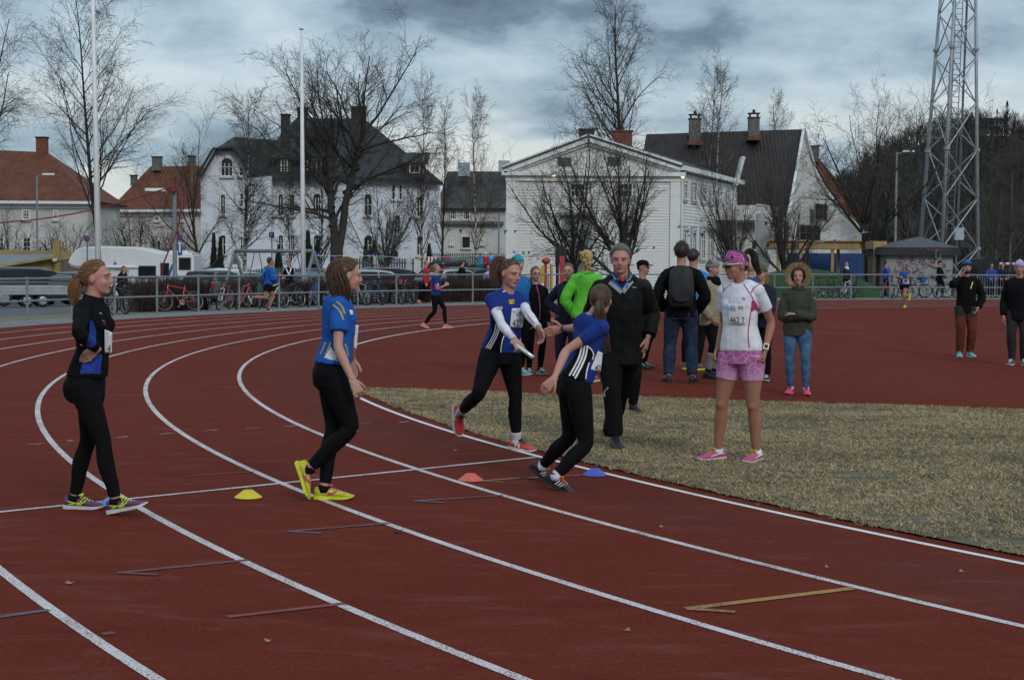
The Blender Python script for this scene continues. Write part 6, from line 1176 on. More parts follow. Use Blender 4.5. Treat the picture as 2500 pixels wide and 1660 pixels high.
def shoe(p, k, root, mats, style=None, boot=0):
    an, (yaw, pitch) = p.an[k], p.ft[k]; s = p.s*(1. if p.sex == 'f' else 1.07); f = fv(yaw); l = lv(yaw); u = Vector((0, 0, 1)); m = Matrix.Rotation(R(pitch), 3, l); f = m @ f; u = m @ u
    o0 = an - u*(.078*s); P_ = lambda x, y, z: o0 + (f*x + l*y + u*z)*s
    up = MB(); rings = []
    for x, w, zt, yo in ((-.068, .012, .060, 0), (-.062, .026, .082, 0), (-.035, .034, .088 + boot, 0), (.005, .037, .086 + boot, 0), (.04, .040, .082 + boot*.5, .002), (.08, .043, .068, .003), (.13, .047, .050, .004), (.165, .042, .040, .003), (.19, .028, .032, 0), (.202, .010, .024, 0)):
        rings.append([P_(x, yo + w*math.copysign(abs(math.cos(a))**.8, math.cos(a))*(1. if math.sin(a) < .1 else 1 - .42*max(0, math.sin(a))**1.2*(zt > .06)), .012 + (zt - .012)*(.5 + .5*math.sin(a))) for a in [2*math.pi*i/14 for i in range(14)]])
    up.loft(rings); so = up.build('shoe', mats[0], root, True)
    sl = MB(); rings = []
    for x, w, z0, z1 in ((-.076, .012, .006, .026), (-.068, .028, .0, .027), (-.03, .037, .0, .026), (.03, .036, .001, .024), (.09, .045, .0, .021), (.135, .050, .001, .019), (.17, .044, .006, .021), (.197, .028, .013, .026), (.209, .010, .019, .028)): rings.append([P_(x, w*a, z0 if b else z1) for a, b in ((-1, 0), (-1.03, 1), (1.03, 1), (1, 0))])
    sl.loft(rings); sl.build('sole', mats[1], so)
    tg = MB()
    for i in range(5): x = .052 + i*.017; z = .082 - i*.0085; tg.tube([P_(x, -.024, z - .006), P_(x + .004, 0, z + .003), P_(x, .024, z - .006)], .0044*s, 5)
    tg.ell(P_(.045, .012, .094), (.016*s, .016*s, .008*s)); tg.ell(P_(.05, -.014, .092), (.016*s, .016*s, .007*s)); tg.build('laces', mats[2], so)
    if style:
        for sd in (-1, 1):
            k2 = MB(); y = sd*.0475
            seg = {'stripes': [((.03, .03), (.055, .07)), ((.05, .03), (.075, .065)), ((.07, .03), (.095, .06))], 'N': [((.02, .03), (.02, .068)), ((.02, .068), (.06, .03)), ((.06, .03), (.06, .066))], 'cross': [((-.02, .035), (.09, .05)), ((-.03, .055), (.06, .032)), ((.035, .03), (.07, .066)), ((.055, .03), (.09, .058))], 'wave': [((-.03, .06), (.03, .05)), ((.03, .05), (.1, .035))], 'slash': [((.02, .03), (.09, .06)), ((.03, .05), (.07, .035))]}[style]
            for a, b in seg: k2.bar(P_(a[0], y*.93, a[1]), P_(b[0], y*.93, b[1]), .006*s, .007*s, up=l)
            k2.build('side_mark', mats[3], so)
    return so
HLINE = [(-.2, -.062), (-.05, -.058), (-.034, -.045), (-.018, .0), (0, .020), (.018, .024), (.036, .036), (.050, .056), (.062, .074), (.2, .080)]
def hair_cap(p, m, root, grow=.010, face_lo=.045, low=-.05, puff=0., curly=0., name='hair', back=0., strands=0, tie=None, tail=None, tailr=.03, ntail=60, seed=1, fr=.048, fuzz=0, flen=.018):
    rg = random.Random(seed); mb = MB(); s = p.s; c = (0, -.012 + back, .024); rad = (.074, .092, .090)
    def surf(a, e, g): l = math.cos(e)*math.sin(a); f = math.cos(e)*math.cos(a); u = math.sin(e); return (l*(rad[0] + g), c[1] + f*(rad[1] + g), c[2] + u*(rad[2] + g))
    nu, nv = (40, 24) if p.head.y < 16 else (26, 15); vs, keep = [], {}
    for j in range(nv+1):
        e = -math.pi/2*.75 + (math.pi/2*1.75)*j/nv
        for i in range(nu):
            a = 2*math.pi*i/nu; q = surf(a, e, 0); hl = face_lo + .025*math.cos(a*2) if q[1] > 0 else -9
            g = grow + puff*max(0, math.sin(e)*.6 + .4) + curly*mnoise.noise(Vector((q[0]*45, q[1]*45, q[2]*45))) + .0025*mnoise.noise(Vector((a*9, e*2, seed)))
            hl = LT(HLINE, q[1] + c[1]*0 + .012) + face_lo - .05; g = g if q[2] > hl + .010 else -.02 + (g + .02)*max(0, (q[2] - hl + .006)/.016) if q[2] > hl - .006 else -.02
            vs.append(headf(p, *surf(a, e, g)))
    mb.add(vs, [(j*nu+i, j*nu+(i+1) % nu, (j+1)*nu+(i+1) % nu, (j+1)*nu+i) for j in range(nv) for i in range(nu)])
    for i in range(fuzz):                                # short loose hairs break the outline
        a = rg.uniform(-math.pi, math.pi); e = rg.uniform(-.6, 1.45); q = surf(a, e, 0)
        if q[2] < LT(HLINE, q[1] + .012) + face_lo - .046: continue
        b_ = headf(p, *surf(a, e, grow + puff*max(0, math.sin(e)*.6 + .4) - .002)); out = (b_ - headf(p, 0, c[1], c[2])).normalized(); tn = (out.cross(p.lh)*rg.uniform(.2, 1) + p.uh*-.3 + Vector((rg.gauss(0, .5), rg.gauss(0, .5), rg.gauss(0, .5)))).normalized(); n_ = tn.cross(out).normalized()*.0014; x_ = b_ + (tn + out*rg.uniform(.1, .6))*flen*rg.uniform(.6, 1.3); mb.add([b_ - n_, b_ + n_, x_], [(0, 1, 2)])
    if strands and tie is not None:
        ta, te = tie
        for i in range(int(strands*1.9)):
            a0 = rg.uniform(-math.pi, math.pi); e0 = rg.uniform(-.5, 1.1); q = surf(a0, e0, 0)
            if q[2] < LT(HLINE, q[1] + .012) + face_lo - .045: continue
            d0 = Vector((math.cos(e0)*math.sin(a0), math.cos(e0)*math.cos(a0), math.sin(e0))); d1 = Vector((math.cos(te)*math.sin(ta), math.cos(te)*math.cos(ta), math.sin(te))); pts = []
            for k in range(9):
                d = (d0*(1 - k/8) + d1*(k/8)).normalized(); g = grow + .0025 + rg.uniform(-.001, .0015); pts.append(headf(p, d.x*(rad[0] + g), c[1] + d.y*(rad[1] + g), c[2] + d.z*(rad[2] + g)))
            mb.tube(pts, [.0014*s] + [.0023*s]*7 + [.0023*s], 3, cap=False)
    if tail:
        cv = curve(tail, 6); L = len(cv)
        for i in range(int(ntail*1.6)):
            a = rg.random()*6.283; r0 = math.sqrt(rg.random()); ph = rg.random()*6; ln = rg.uniform(.72, 1.); pts = []; rr = []
            for k in range(0, int(L*ln)):
                t = k/(L - 1); tan = (cv[min(k+1, L-1)] - cv[max(k-1, 0)]).normalized(); ux = tan.cross(Vector((0, 1, .3))).normalized(); uy = tan.cross(ux); w = tailr*s*(.25 + 1.05*math.sin(min(1, t*1.25 + .12)*math.pi*.62))*(1 - .45*max(0, t - .6)/.4)
                pts.append(cv[k] + ux*(math.cos(a + .3*math.sin(t*5 + ph))*r0*w) + uy*(math.sin(a)*r0*w)); rr.append(.0030*s*(1 - .6*t))
            if len(pts) > 2: mb.tube(pts, rr, 3, cap=False)
    return mb.build(name, m, root, True, fix=False)
def face(p, root, hairm, specs=None, brow=True, smile=False):
    r = hrot(p); s = p.s; m = 1. if p.sex == 'f' else 1.06
    for q in (-1, 1):
        ew = MB(); ew.ell(headf(p, q*.031*m, .0765*m, .002), (.0135*s, .007*s, .0058*s), r, 10, 7); eo = ew.build('eye', 'eye_white', root, True); iw = MB(); iw.ell(headf(p, q*.031*m, .0810*m, .002), (.0062*s, .0042*s, .0055*s), r, 8, 6); iw.build('iris', 'eye_dark', eo, True)
        ld = MB(); ld.tube([headf(p, q*.046*m, .071*m, .004), headf(p, q*.032*m, .0825*m, .0080), headf(p, q*.018*m, .081*m, .004)], .0017*s, 5); ld.build('eyelid', 'eye_dark', eo)
        if brow: b = MB(); b.tube([headf(p, q*.050*m, .074*m, .021), headf(p, q*.034*m, .0885*m, .0265), headf(p, q*.014*m, .0925*m, .0225)], [.0014*s, .0028*s, .0024*s], 5); b.build('eyebrow', hairm, root)
    lp = MB(); w = .027 if smile else .023; lp.tube([headf(p, -w, .0835*m, -.0575 + (.004 if smile else 0)), headf(p, -.010, .0905*m, -.0572), headf(p, .010, .0905*m, -.0572), headf(p, w, .0835*m, -.0575 + (.004 if smile else 0))], [.002*s, .0042*s, .0042*s, .002*s], 6); lp.tube([headf(p, -w*.85, .0835*m, -.0615), headf(p, 0, .0910*m, -.0655), headf(p, w*.85, .0835*m, -.0615)], [.002*s, .0055*s, .002*s], 6); lp.build('lips', 'lip', root)
    if smile: MB().tube([headf(p, -.017, .0905*m, -.060), headf(p, 0, .0945*m, -.061), headf(p, .017, .0905*m, -.060)], .003*s, 5).build('teeth', 'white_mark', root)
def beanie(p, root, m, m2=None, low=.028, top=.0, name='beanie', pom=False):
    b = MB(); nu = 24; rings = []; rad = (.083, .101, .1)
    for j in range(11):
        e = -.02 + 1.5*j/10; rings.append([headf(p, math.cos(e)*math.sin(a)*rad[0], -.012 + math.cos(e)*math.cos(a)*rad[1], low - .012*math.cos(a)*-1 + math.sin(e)*(rad[2] + top) + .003*math.sin(a*12)) for a in [2*math.pi*i/nu for i in range(nu)]])
    b.loft(rings); o = b.build(name, m, root, True)
    c = MB(); c.loft([[headf(p, math.sin(a)*.087*k, -.012 + math.cos(a)*.105*k, low + .012*math.cos(a) + z) for a in [2*math.pi*i/nu for i in range(nu)]] for k, z in ((.97, -.012), (1., -.010), (1.01, .012), (.99, .030), (.95, .031))]); c.build('cuff', m2 or m, o, True)
    if pom: MB().ell(headf(p, 0, -.02, low + .12 + top), (.028*p.s,)*3).build('pompom', m2 or m, o, True)
    return o
# --------------------------------------------------- assembling one person
def make_person(p, label, spec, vox=.012, group=None, base=None):
    s = p.s; b0 = base if base is not None else Vector(((p.an['L'].x + p.an['R'].x)/2, (p.an['L'].y + p.an['R'].y)/2, min(p.an['L'].z, p.an['R'].z) - .08*s)); root = empty('person', b0, 0, label, 'person', group); root.location = (0, 0, 0); fine = vox < .009
    # body
    body = MB(); torso(body, p, -.10, 1.02, -.012); yoke(body, p, -.006); head_geo(body, p)
    body.tube([p.neck - p.spine*.02*p.H, p.neck.lerp(p.head, .35), headf(p, 0, -.014, -.05)], [.056*s, .050*s*(1 if p.sex == 'f' else 1.15), .052*s*(1 if p.sex == 'f' else 1.15)], 12)
    am = (.93 if p.sex == 'f' else 1.12)*p.build; lm = (1. if p.sex == 'f' else 1.04)*p.build
    for k in 'LR':
        limb(body, p.sh[k], p.el[k], p.wr[k], ARM, 0, 2, s*am, -.001); limb(body, p.hj[k], p.kn[k], p.an[k], LEG, 0, 2, s*lm, -.004 if spec['bottom'].get('len', 2) > 1 else -.002, bulge=-p.fp*.014*s)
        if spec['bottom'].get('len', 2) < 1: body.ell(p.kn[k] + p.fp*.012*s, (.043*s, .043*s, .050*s))
    jobs = [(body, vox, 3, .26)]; hands = MB()
    if not spec.get('gloves') or True:
        for k in 'LR':
            h = spec.get('hand' + k, {}); d, n, t = p.hd[k]; hand_geo(hands, p.wr[k], d, n, t, s*(1. if p.sex == 'f' else 1.12), **h)
    # garments
    top, bot = spec['top'], spec['bottom']; ti = top.get('inf', .008); g = MB(); t0 = top.get('hem', -.08)
    torso(g, p, t0, .99, top.get('tinf', ti), top.get('flare', 0.)); 
    if p.sex == 'f':
        for q in (-1, 1): c = p.hip.lerp(p.neck, .70) + (p.lc*q*.066 + p.fc*.072)*s; g.ell(c, ((.056*s + ti*.6), .05*s + ti*.6, .056*s + ti*.6), nu=14, nv=9)
    yoke(g, p, ti); sl = top.get('sleeve', .6)
    for k in 'LR': limb(g, p.sh[k], p.el[k], p.wr[k], ARM, 0, sl if not isinstance(sl, dict) else sl[k], s*am, lambda t: ti + top.get('sinf', 0.)*min(1, t*2), flare=top.get('sflare', .0))
    if top.get('collar'): g.tube([p.neck - p.spine*.03*s, p.neck + p.spine*top['collar']*s + p.fc*.008], [.066*s + ti, .062*s + ti*.5], 14)
    jobs.append((g, max(vox, .007), top.get('smooth', 3), .6 if top.get('paint') else .4))
    b = MB(); bi = bot.get('inf', .004); bl = bot.get('len', 1.95); torso(b, p, -.20 if bl > 1 else -.125, bot.get('waist', .10), bi - .002)
    for q, k in ((1, 'L'), (-1, 'R')):
        limb(b, p.hj[k], p.kn[k], p.an[k], LEG, 0, bl, s*lm, lambda t: bi + bot.get('linf', 0.)*min(1, t), bulge=-p.fp*.014*s*(0 if bot.get('linf', 0) > .01 else 1), flare=bot.get('flare', 0.))
        b.ell(p.hip + (p.lp*q*.066 - p.fp*.046)*s + Vector((0, 0, -.04*s)), (.080*s + bi, .080*s + bi, .095*s + bi), nu=16, nv=10)
    jobs.append((b, max(vox, .007), 3, .26))
    ms = remesh_batch(jobs); ms.insert(1, hands.mesh('hands')); bodym = join_mesh(ms[0], ms[1]); wrinkle(ms[2], top.get('wr', .004), top.get('wsc', 9.)); wrinkle(ms[3], bot.get('wr', .0015), 9.)
    bo = link(bodym, 'body', spec.get('skin', 'skin_fair'), root, True)
    def garment(me, nm, d):
        o = link(me, nm, [d['mat']], root, True)
        for poly, mm in d.get('paint', []):
            poly = [(x, y) for x, y in poly]; mi = len(me.materials); me.materials.append(M[mm])
            for f in me.polygons:
                q = proj(f.center)
                if inpoly(q[0], q[1], poly): f.material_index = mi
        for fn, mm in d.get('paint3', []):
            mi = len(me.materials); me.materials.append(M[mm])
            for f in me.polygons:
                if fn(f.center): f.material_index = mi
        return o
    to = garment(ms[2], top.get('name', 'shirt'), top); bto = garment(ms[3], bot.get('name', 'leggings'), bot)
    for k in 'LR':
        sk = spec.get('shoe')
        if sk: shoe(p, k, root, sk['mats'], sk.get('style'), sk.get('boot', 0))
        so = spec.get('sock')
        if so: limb_ = MB(); limb(limb_, p.hj[k], p.kn[k], p.an[k], LEG, so[1], 2.0, s*lm, .003, n=6); limb_.tube([p.an[k] + Vector((0, 0, .01)), p.an[k] - Vector((0, 0, .03))], [.042*s, .044*s], 12); limb_.build('sock', so[0], root, True)
    if spec.get('face', True): face(p, root, spec.get('browm', spec.get('hairm', 'hair_brown')), smile=spec.get('smile', False))
    p.root, p.top, p.bot, p.body = root, to, bto, bo
    for fn in spec.get('extra', []): fn(p, root)
    # move the frame of reference to the person's feet
    def rebase(o):
        for ch in KIDS.get(o.name, []):
            if ch.data.users == 1 or ch.data.name not in REB: ch.data.transform(Matrix.Translation(-b0)); REB.add(ch.data.name)
            rebase(ch)
    rebase(root); root.location = b0; return root
REB = set()
def bvh_of(o): return BVHTree.FromPolygons([v.co.copy() for v in o.data.vertices], [tuple(f.vertices) for f in o.data.polygons])
def cast(bv, x, y, off=.004, fallback=None):
    o = Vector((0, 0, CAMZ)); r = ray(x, y); h = bv.ray_cast(o, r)
    if h[0] is None: return None if fallback is None else o + r*fallback
    return h[0] - r*off
def ribbon(p, target, pts, wd, m, name='stripe', off=.004):
    bv = bvh_of(target); cv = curve([(x, y, 0) for x, y in pts], 5); P_ = [cast(bv, c.x, c.y, off) for c in cv]; P_ = [q for q in P_ if q is not None]
    if len(P_) < 3: return
    for _ in range(2): P_ = [P_[0]] + [(a + b*2 + c)/4 for a, b, c in zip(P_, P_[1:], P_[2:])] + [P_[-1]]
    mb = MB(); 
    for i in range(len(P_) - 1): pass
    vs = []
    for i, q in enumerate(P_):
        t = (P_[min(i+1, len(P_)-1)] - P_[max(i-1, 0)]).normalized(); v = (q - Vector((0, 0, CAMZ))).normalized(); n = t.cross(v).normalized()*wd/2; vs += [q - n, q + n, q + n + v*.004, q - n + v*.004]
    fs = []
    for i in range(len(P_)-1):
        for a in range(4): fs.append((4*i+a, 4*i+(a+1) % 4, 4*i+4+(a+1) % 4, 4*i+4+a))
    mb.add(vs, fs); return mb.build(name, m, p.root)
def bib(p, target, quad, texts, m='bib', name='race_bib', off=.010, n=9, marks=()):
    bv = bvh_of(target); g = []; bil = lambda u, v: tuple((quad[0][k]*(1-u) + quad[1][k]*u)*(1-v) + (quad[3][k]*(1-u) + quad[2][k]*u)*v for k in (0, 1)); dist = []
    for j in range(n):
        for i in range(n):
            q = cast(bv, *bil(i/(n-1), j/(n-1)), off); g.append(q)
            if q is not None: dist.append((q - Vector((0, 0, CAMZ))).length)
    md = sorted(dist)[len(dist)//2]; 
    for j in range(n):
        for i in range(n):
            q = g[j*n+i]
            if q is None or abs((q - Vector((0, 0, CAMZ))).length - md) > .09: g[j*n+i] = Vector((0, 0, CAMZ)) + ray(*bil(i/(n-1), j/(n-1)))*md
    for _ in range(2):
        h = list(g)
        for j in range(n):
            for i in range(n):
                nb = [g[b*n+a] for a, b in ((i-1, j), (i+1, j), (i, j-1), (i, j+1)) if 0 <= a < n and 0 <= b < n]; h[j*n+i] = g[j*n+i]*.5 + sum(nb, Vector())*(.5/len(nb))
        g = h
    back = [q + (q - Vector((0, 0, CAMZ))).normalized()*.0025 for q in g]; mb = MB(); fs = [(j*n+i, j*n+i+1, (j+1)*n+i+1, (j+1)*n+i) for j in range(n-1) for i in range(n-1)]; edge = [(i, 0) for i in range(n)] + [(n-1, j) for j in range(1, n)] + [(i, n-1) for i in range(n-2, -1, -1)] + [(0, j) for j in range(n-2, 0, -1)]; ei = [j*n+i for i, j in edge]; k = n*n
    mb.add(g + back, fs + [tuple(k+q for q in reversed(f)) for f in fs] + [(ei[i], k+ei[i], k+ei[(i+1) % len(ei)], ei[(i+1) % len(ei)]) for i in range(len(ei))]); o = mb.build(name, m, p.root, True, fix=False)
    def samp(u, v, out):
        x, y = max(0, min(.999, u))*(n-1), max(0, min(.999, v))*(n-1); i, j = int(x), int(y); a, b = x-i, y-j; q = (g[j*n+i]*(1-a) + g[j*n+i+1]*a)*(1-b) + (g[(j+1)*n+i]*(1-a) + g[(j+1)*n+i+1]*a)*b; return q - (q - Vector((0, 0, CAMZ))).normalized()*out
    for tx, (u0, v0, u1, v1), mm in texts:
        me = text_mesh(tx, 1., 0.); xs = [v.co.x for v in me.vertices]; ys = [v.co.y for v in me.vertices]
        for v in me.vertices: v.co = samp(u0 + (u1-u0)*(v.co.x - min(xs))/(max(xs) - min(xs)), v1 - (v1-v0)*(v.co.y - min(ys))/(max(ys) - min(ys)), .004)
        link(me, 'number' if tx.isdigit() else 'lettering', mm, o)
    for pl, wd, mm in marks:
        P_ = [samp(u, v, .005) for u, v in pl]; MB().tube(P_, wd*.6, 4).build('logo', mm, o)
    return o
def px_person(H, D, spec_j, **kw):                       # joints given by where they are seen; depths solved from bone lengths
    hip = W(*spec_j['hip'], D); nz = spec_j['neck']; neck = W(nz[0], nz[1], D + nz[2]); hd = spec_j['head']; head = W(hd[0], hd[1], D + nz[2] + hd[2])
    p = skeleton(H, hip, neck, spec_j['yp'], spec_j['yc'], head, spec_j.get('yh'), spec_j.get('tilt', 0), spec_j.get('nod', 0), **kw)
    for k in 'LR':
        a = spec_j['arm' + k]; p.el[k] = on_ray(a[0][0], a[0][1], p.sh[k], .172*H, a[0][2]); p.wr[k] = on_ray(a[1][0], a[1][1], p.el[k], .148*H, a[1][2])
        d = (W(a[2][0], a[2][1], p.wr[k].y + a[2][2]) - p.wr[k]); n = Vector(a[3]); t = Vector(a[4]); p.hd[k] = (d, n, t)
        l = spec_j['leg' + k]; an = l[0]
        if len(an) == 2: an = G(an[0], an[1], .080*p.s); 
        else: an = W(an[0], an[1], an[2])
        p.an[k] = an; LL = (an - p.hj[k]).length; LL = LL*1.006 if LL > .487*H*.86 else .487*H; p.kn[k] = two_bone(p.hj[k], an, LL*.503, LL*.497, fv(l[1])) if not isinstance(l[1], tuple) else on_ray(l[1][0], l[1][1], p.hj[k], .245*H, l[1][2]); p.ft[k] = l[2]
    return p
def stand(H, at, yaw, arms=('down', 'down'), legs='stand', yh=None, lean=0., sex='f', build=1., nod=0, tilt=0, hipdrop=0.):
    f, l, u = fv(yaw), lv(yaw), Vector((0, 0, 1)); at = Vector(at); L = lambda a, b, c: at + (l*a + f*b + u*c)*H
    F = {'stand': ((.055, .0, 0), (-.055, .01, 0)), 'wide': ((.085, .01, 0), (-.085, 0, 0)), 'walk': ((.045, .16, 0), (-.045, -.15, .02)), 'run': ((.035, .02, 0), (-.05, -.30, .22)), 'contrapposto': ((.075, .05, 0), (-.05, -.01, 0)), 'ride': ((.06, .06, .02), (-.06, -.05, 0))}[legs]
    hz = .525 - hipdrop - (.03 if legs in ('walk',) else .035 if legs == 'run' else 0.004); hip = L(0, .0, hz); neck = hip + (u*math.cos(R(lean)) + f*math.sin(R(lean)))*(.295*H)
    p = skeleton(H, hip, neck, yaw, yaw, None, yh, tilt, nod, sex, build)
    for k, q, ft in (('L', 1, F[0]), ('R', -1, F[1])):
        p.an[k] = L(ft[0], ft[1] - .012, ft[2] + .0475); p.kn[k] = two_bone(p.hj[k], p.an[k], .245*H, .242*H, f + l*q*.12); p.ft[k] = (yaw + q*10, 0 if ft[2] < .05 else 65)
        if ft[2] == .02: p.ft[k] = (yaw + q*6, 25)
        a = arms[0] if k == 'L' else arms[1]; sh = p.sh[k]; S = lambda x, y, z: sh + (l*x*q + f*y + u*z)*H
        tg = {'down': (S(.035, .02, -.305), -f*1.0 + l*q*.3), 'pocket': (S(.015, .055, -.262), -f*.8 + l*q*1.0), 'crossed': (S(-.105, .105 + .012*q, -.150 + .010*q), -f*.1 + l*q*.9 - u), 'hip': (S(.0, .01, -.20), -f*.7 + l*q*1.2), 'phone': (S(-.02, .06, .04), l*q*.8 - u*.8 + f*.1), 'run_f': (S(-.04, .15, -.10), -f*.6 + l*q*.4 - u*.6), 'run_b': (S(.03, -.01, -.235), -f*1. + l*q*.5), 'hold': (S(-.05, .19, -.17), -u + l*q*.4), 'rail': (S(-.01, .14, -.20), -f*.3 + l*q*.6 - u*.4)}[a]
        p.wr[k] = tg[0]; p.el[k] = two_bone(sh, tg[0], .172*H, .148*H, tg[1]); fd = (p.wr[k] - p.el[k]).normalized()
        if a == 'crossed': fd = (-l*q*.8 - f*.45 + u*.1).normalized()
        if a == 'phone': fd = (u*.9 - l*q*.3).normalized()
        nn = (-l*q if a in ('down', 'pocket', 'run_f', 'run_b', 'phone') else -u); p.hd[k] = (fd, nn, f if a in ('down', 'pocket') else u if a in ('run_f', 'run_b', 'hold') else f)
    return p
# ---------------------------------------------------------------- athletes in the foreground
e1 = lambda X, Y: (100 + X/2.24, 600 + Y/2.24); e2 = lambda X, Y: (660 + X/2.376, 600 + Y/2.376); e3 = lambda X, Y: (1060 + X/2.8, 580 + Y/2.8)
e4 = lambda X, Y: (1260 + X/2.614, 640 + Y/2.614); e5 = lambda X, Y: (1400 + X/2.75, 560 + Y/2.75); e6 = lambda X, Y: (1660 + X/2.703, 580 + Y/2.703)
MV = .0068
def athlete_back(): pass
# --- woman in black and blue long-sleeved top, hand on hip
D = 10.35
p = px_person(1.685, D, dict(hip=e1(247, 745), neck=(*e1(283, 300), .0), head=(*e1(305, 178), 0), yp=84, yc=80, yh=88, nod=-3,
    armR=((*e1(205, 478), -1), (*e1(306, 562), 1), (*e1(215, 632), .02), (.25, 1, .1), (-.3, 0, 1)), armL=((*e1(300, 480), 1), (*e1(330, 600), -1), (*e1(300, 650), 0), (-.3, -1, 0), (0, 0, 1)),
    legR=(e1(405, 1392), 75, (82, -13)), legL=(e1(182, 1372), 78, (86, 0))))
p.an['R'] = W(*e1(408, 1400), 10.22); p.an['R'].z = .095; LL = (p.an['R'] - p.hj['R']).length*1.004; p.kn['R'] = two_bone(p.hj['R'], p.an['R'], LL*.503, LL*.497, fv(80)); p.build = .95
tail = [W(*e1(x, y), D + dz) for x, y, dz in ((232, 160, 0), (205, 180, .0), (188, 225, -.01), (183, 280, -.02), (185, 335, -.02))]
def x1(p, root):
    hair_cap(p, 'hair_strawberry', root, .008, .052, -.045, strands=150, tie=(math.pi, .12), tail=tail, tailr=.036, ntail=110, seed=3, fr=.045, fuzz=260, flen=.022)
    MB().ell(W(*e1(234, 162), D), (.018, .022, .022)).build('hair_tie', 'white_fabric', root, True)
    bib(p, p.top, [e1(346, 450), e1(392, 470), e1(388, 590), e1(348, 592)], [('4', (.45, .62, .8, .92), 'print_black')], off=.012)
    for a, b, mm in (((318, 362), (336, 378), 'print_blue'), ((334, 405), (352, 418), 'print_red'), ((340, 425), (356, 432), 'white_mark')):
        bib(p, p.top, [e1(a[0], a[1]), e1(b[0], a[1] + 6), e1(b[0], b[1]), e1(a[0], b[1] - 6)], [], mm, 'print', .006, 5)
make_person(p, 'woman in black and blue running top with hand on hip, purple shoes', dict(skin='skin_pink', hairm='hair_strawberry',
    top=dict(mat='black_fabric', hem=.075, sleeve=1.93, inf=.010, wr=.004, collar=.03, name='running_top', paint=[([e1(x, y) for x, y in ((268, 400), (288, 420), (302, 470), (300, 540), (285, 560), (262, 560), (245, 545), (262, 500))], 'blue_panel'), ([e1(x, y) for x, y in ((225, 650), (300, 590), (335, 595), (330, 700), (212, 700))], 'blue_panel')]),
    bottom=dict(mat='tights', len=1.94), shoe=dict(mats=['shoe_purple', 'sole_white', 'lime_mark', 'lime_mark'], style='cross'), sock=('black_fabric', 1.97), handR=dict(curl=(8, 12, 8), spread=11, thumb=(55, 5)), handL=dict(), extra=[x1]), MV)
# --- woman in blue and yellow jersey
D = 11.0
p = px_person(1.69, D, dict(hip=e2(352, 725), neck=(*e2(392, 292), .02), head=(*e2(448, 172), .02), yp=98, yc=104, yh=112, nod=4,
    armR=((*e2(392, 590), -1), (*e2(478, 782), -1), (*e2(518, 865), 0), (-.5, .8, 0), (1, .4, .3)), armL=((*e2(470, 540), 1), (*e2(475, 660), 1), (*e2(480, 720), 0), (-.3, -1, 0), (1, 0, 0)),
    legL=(e2(312, 1402), 95, (92, 0)), legR=((*e2(222, 1292), 10.9), (*e2(478, 1062), -1), (96, 72))))
tail = [W(*e2(x, y), D + dz) for x, y, dz in ((415, 92, 0), (385, 120, -.01), (378, 170, -.03), (400, 230, -.05), (408, 290, -.05), (392, 345, -.05), (385, 375, -.05))]
def x2(p, root):
    hair_cap(p, 'hair_brown', root, .010, .052, -.07, strands=170, tie=(math.pi, .75), tail=tail, tailr=.060, ntail=190, seed=5, fuzz=260, flen=.022)
    bib(p, p.top, [e2(494, 452), e2(513, 455), e2(500, 606), e2(484, 600)], [], off=.012)
    for pts in ([(362, 342), (400, 372), (425, 430)], [(385, 325), (415, 350), (432, 395)], [(350, 560), (335, 605), (318, 632)], [(320, 560), (305, 600), (290, 628)], [(435, 568), (445, 605), (452, 640)], [(283, 318), (298, 332), (300, 338)], [(300, 292), (310, 305), (312, 310)]):
        ribbon(p, p.top, [e2(*q) for q in pts], .012, 'yellow_trim')
    bib(p, p.top, [e2(456, 368), e2(480, 372), e2(482, 405), e2(462, 402)], [], 'white_mark', 'sponsor_print', .005, 5)
    bib(p, p.top, [e2(276, 350), e2(300, 368), e2(298, 382), e2(276, 374)], [('IL', (.3, .05, .98, .95), 'yellow_trim')], 'jersey_blue', 'back_print', .005, 5)
make_person(p, 'woman in blue jersey with yellow trim stepping over a lane line, yellow shoes', dict(skin='skin_fair', hairm='hair_brown',
    top=dict(mat='jersey_blue', hem=.10, sleeve=.62, inf=.014, sinf=.012, wr=.005, name='jersey', paint=[([e2(x, y) for x, y in ((350, 588), (385, 640), (388, 668), (310, 650))], 'white_fabric')]),
    bottom=dict(mat='tights', len=1.92), shoe=dict(mats=['shoe_yellow', 'sole_yellow', 'lace_pink', 'lace_pink'], style='slash'), sock=('black_fabric', 1.97), handR=dict(curl=(30, 35, 25), spread=2), extra=[x2]), MV)
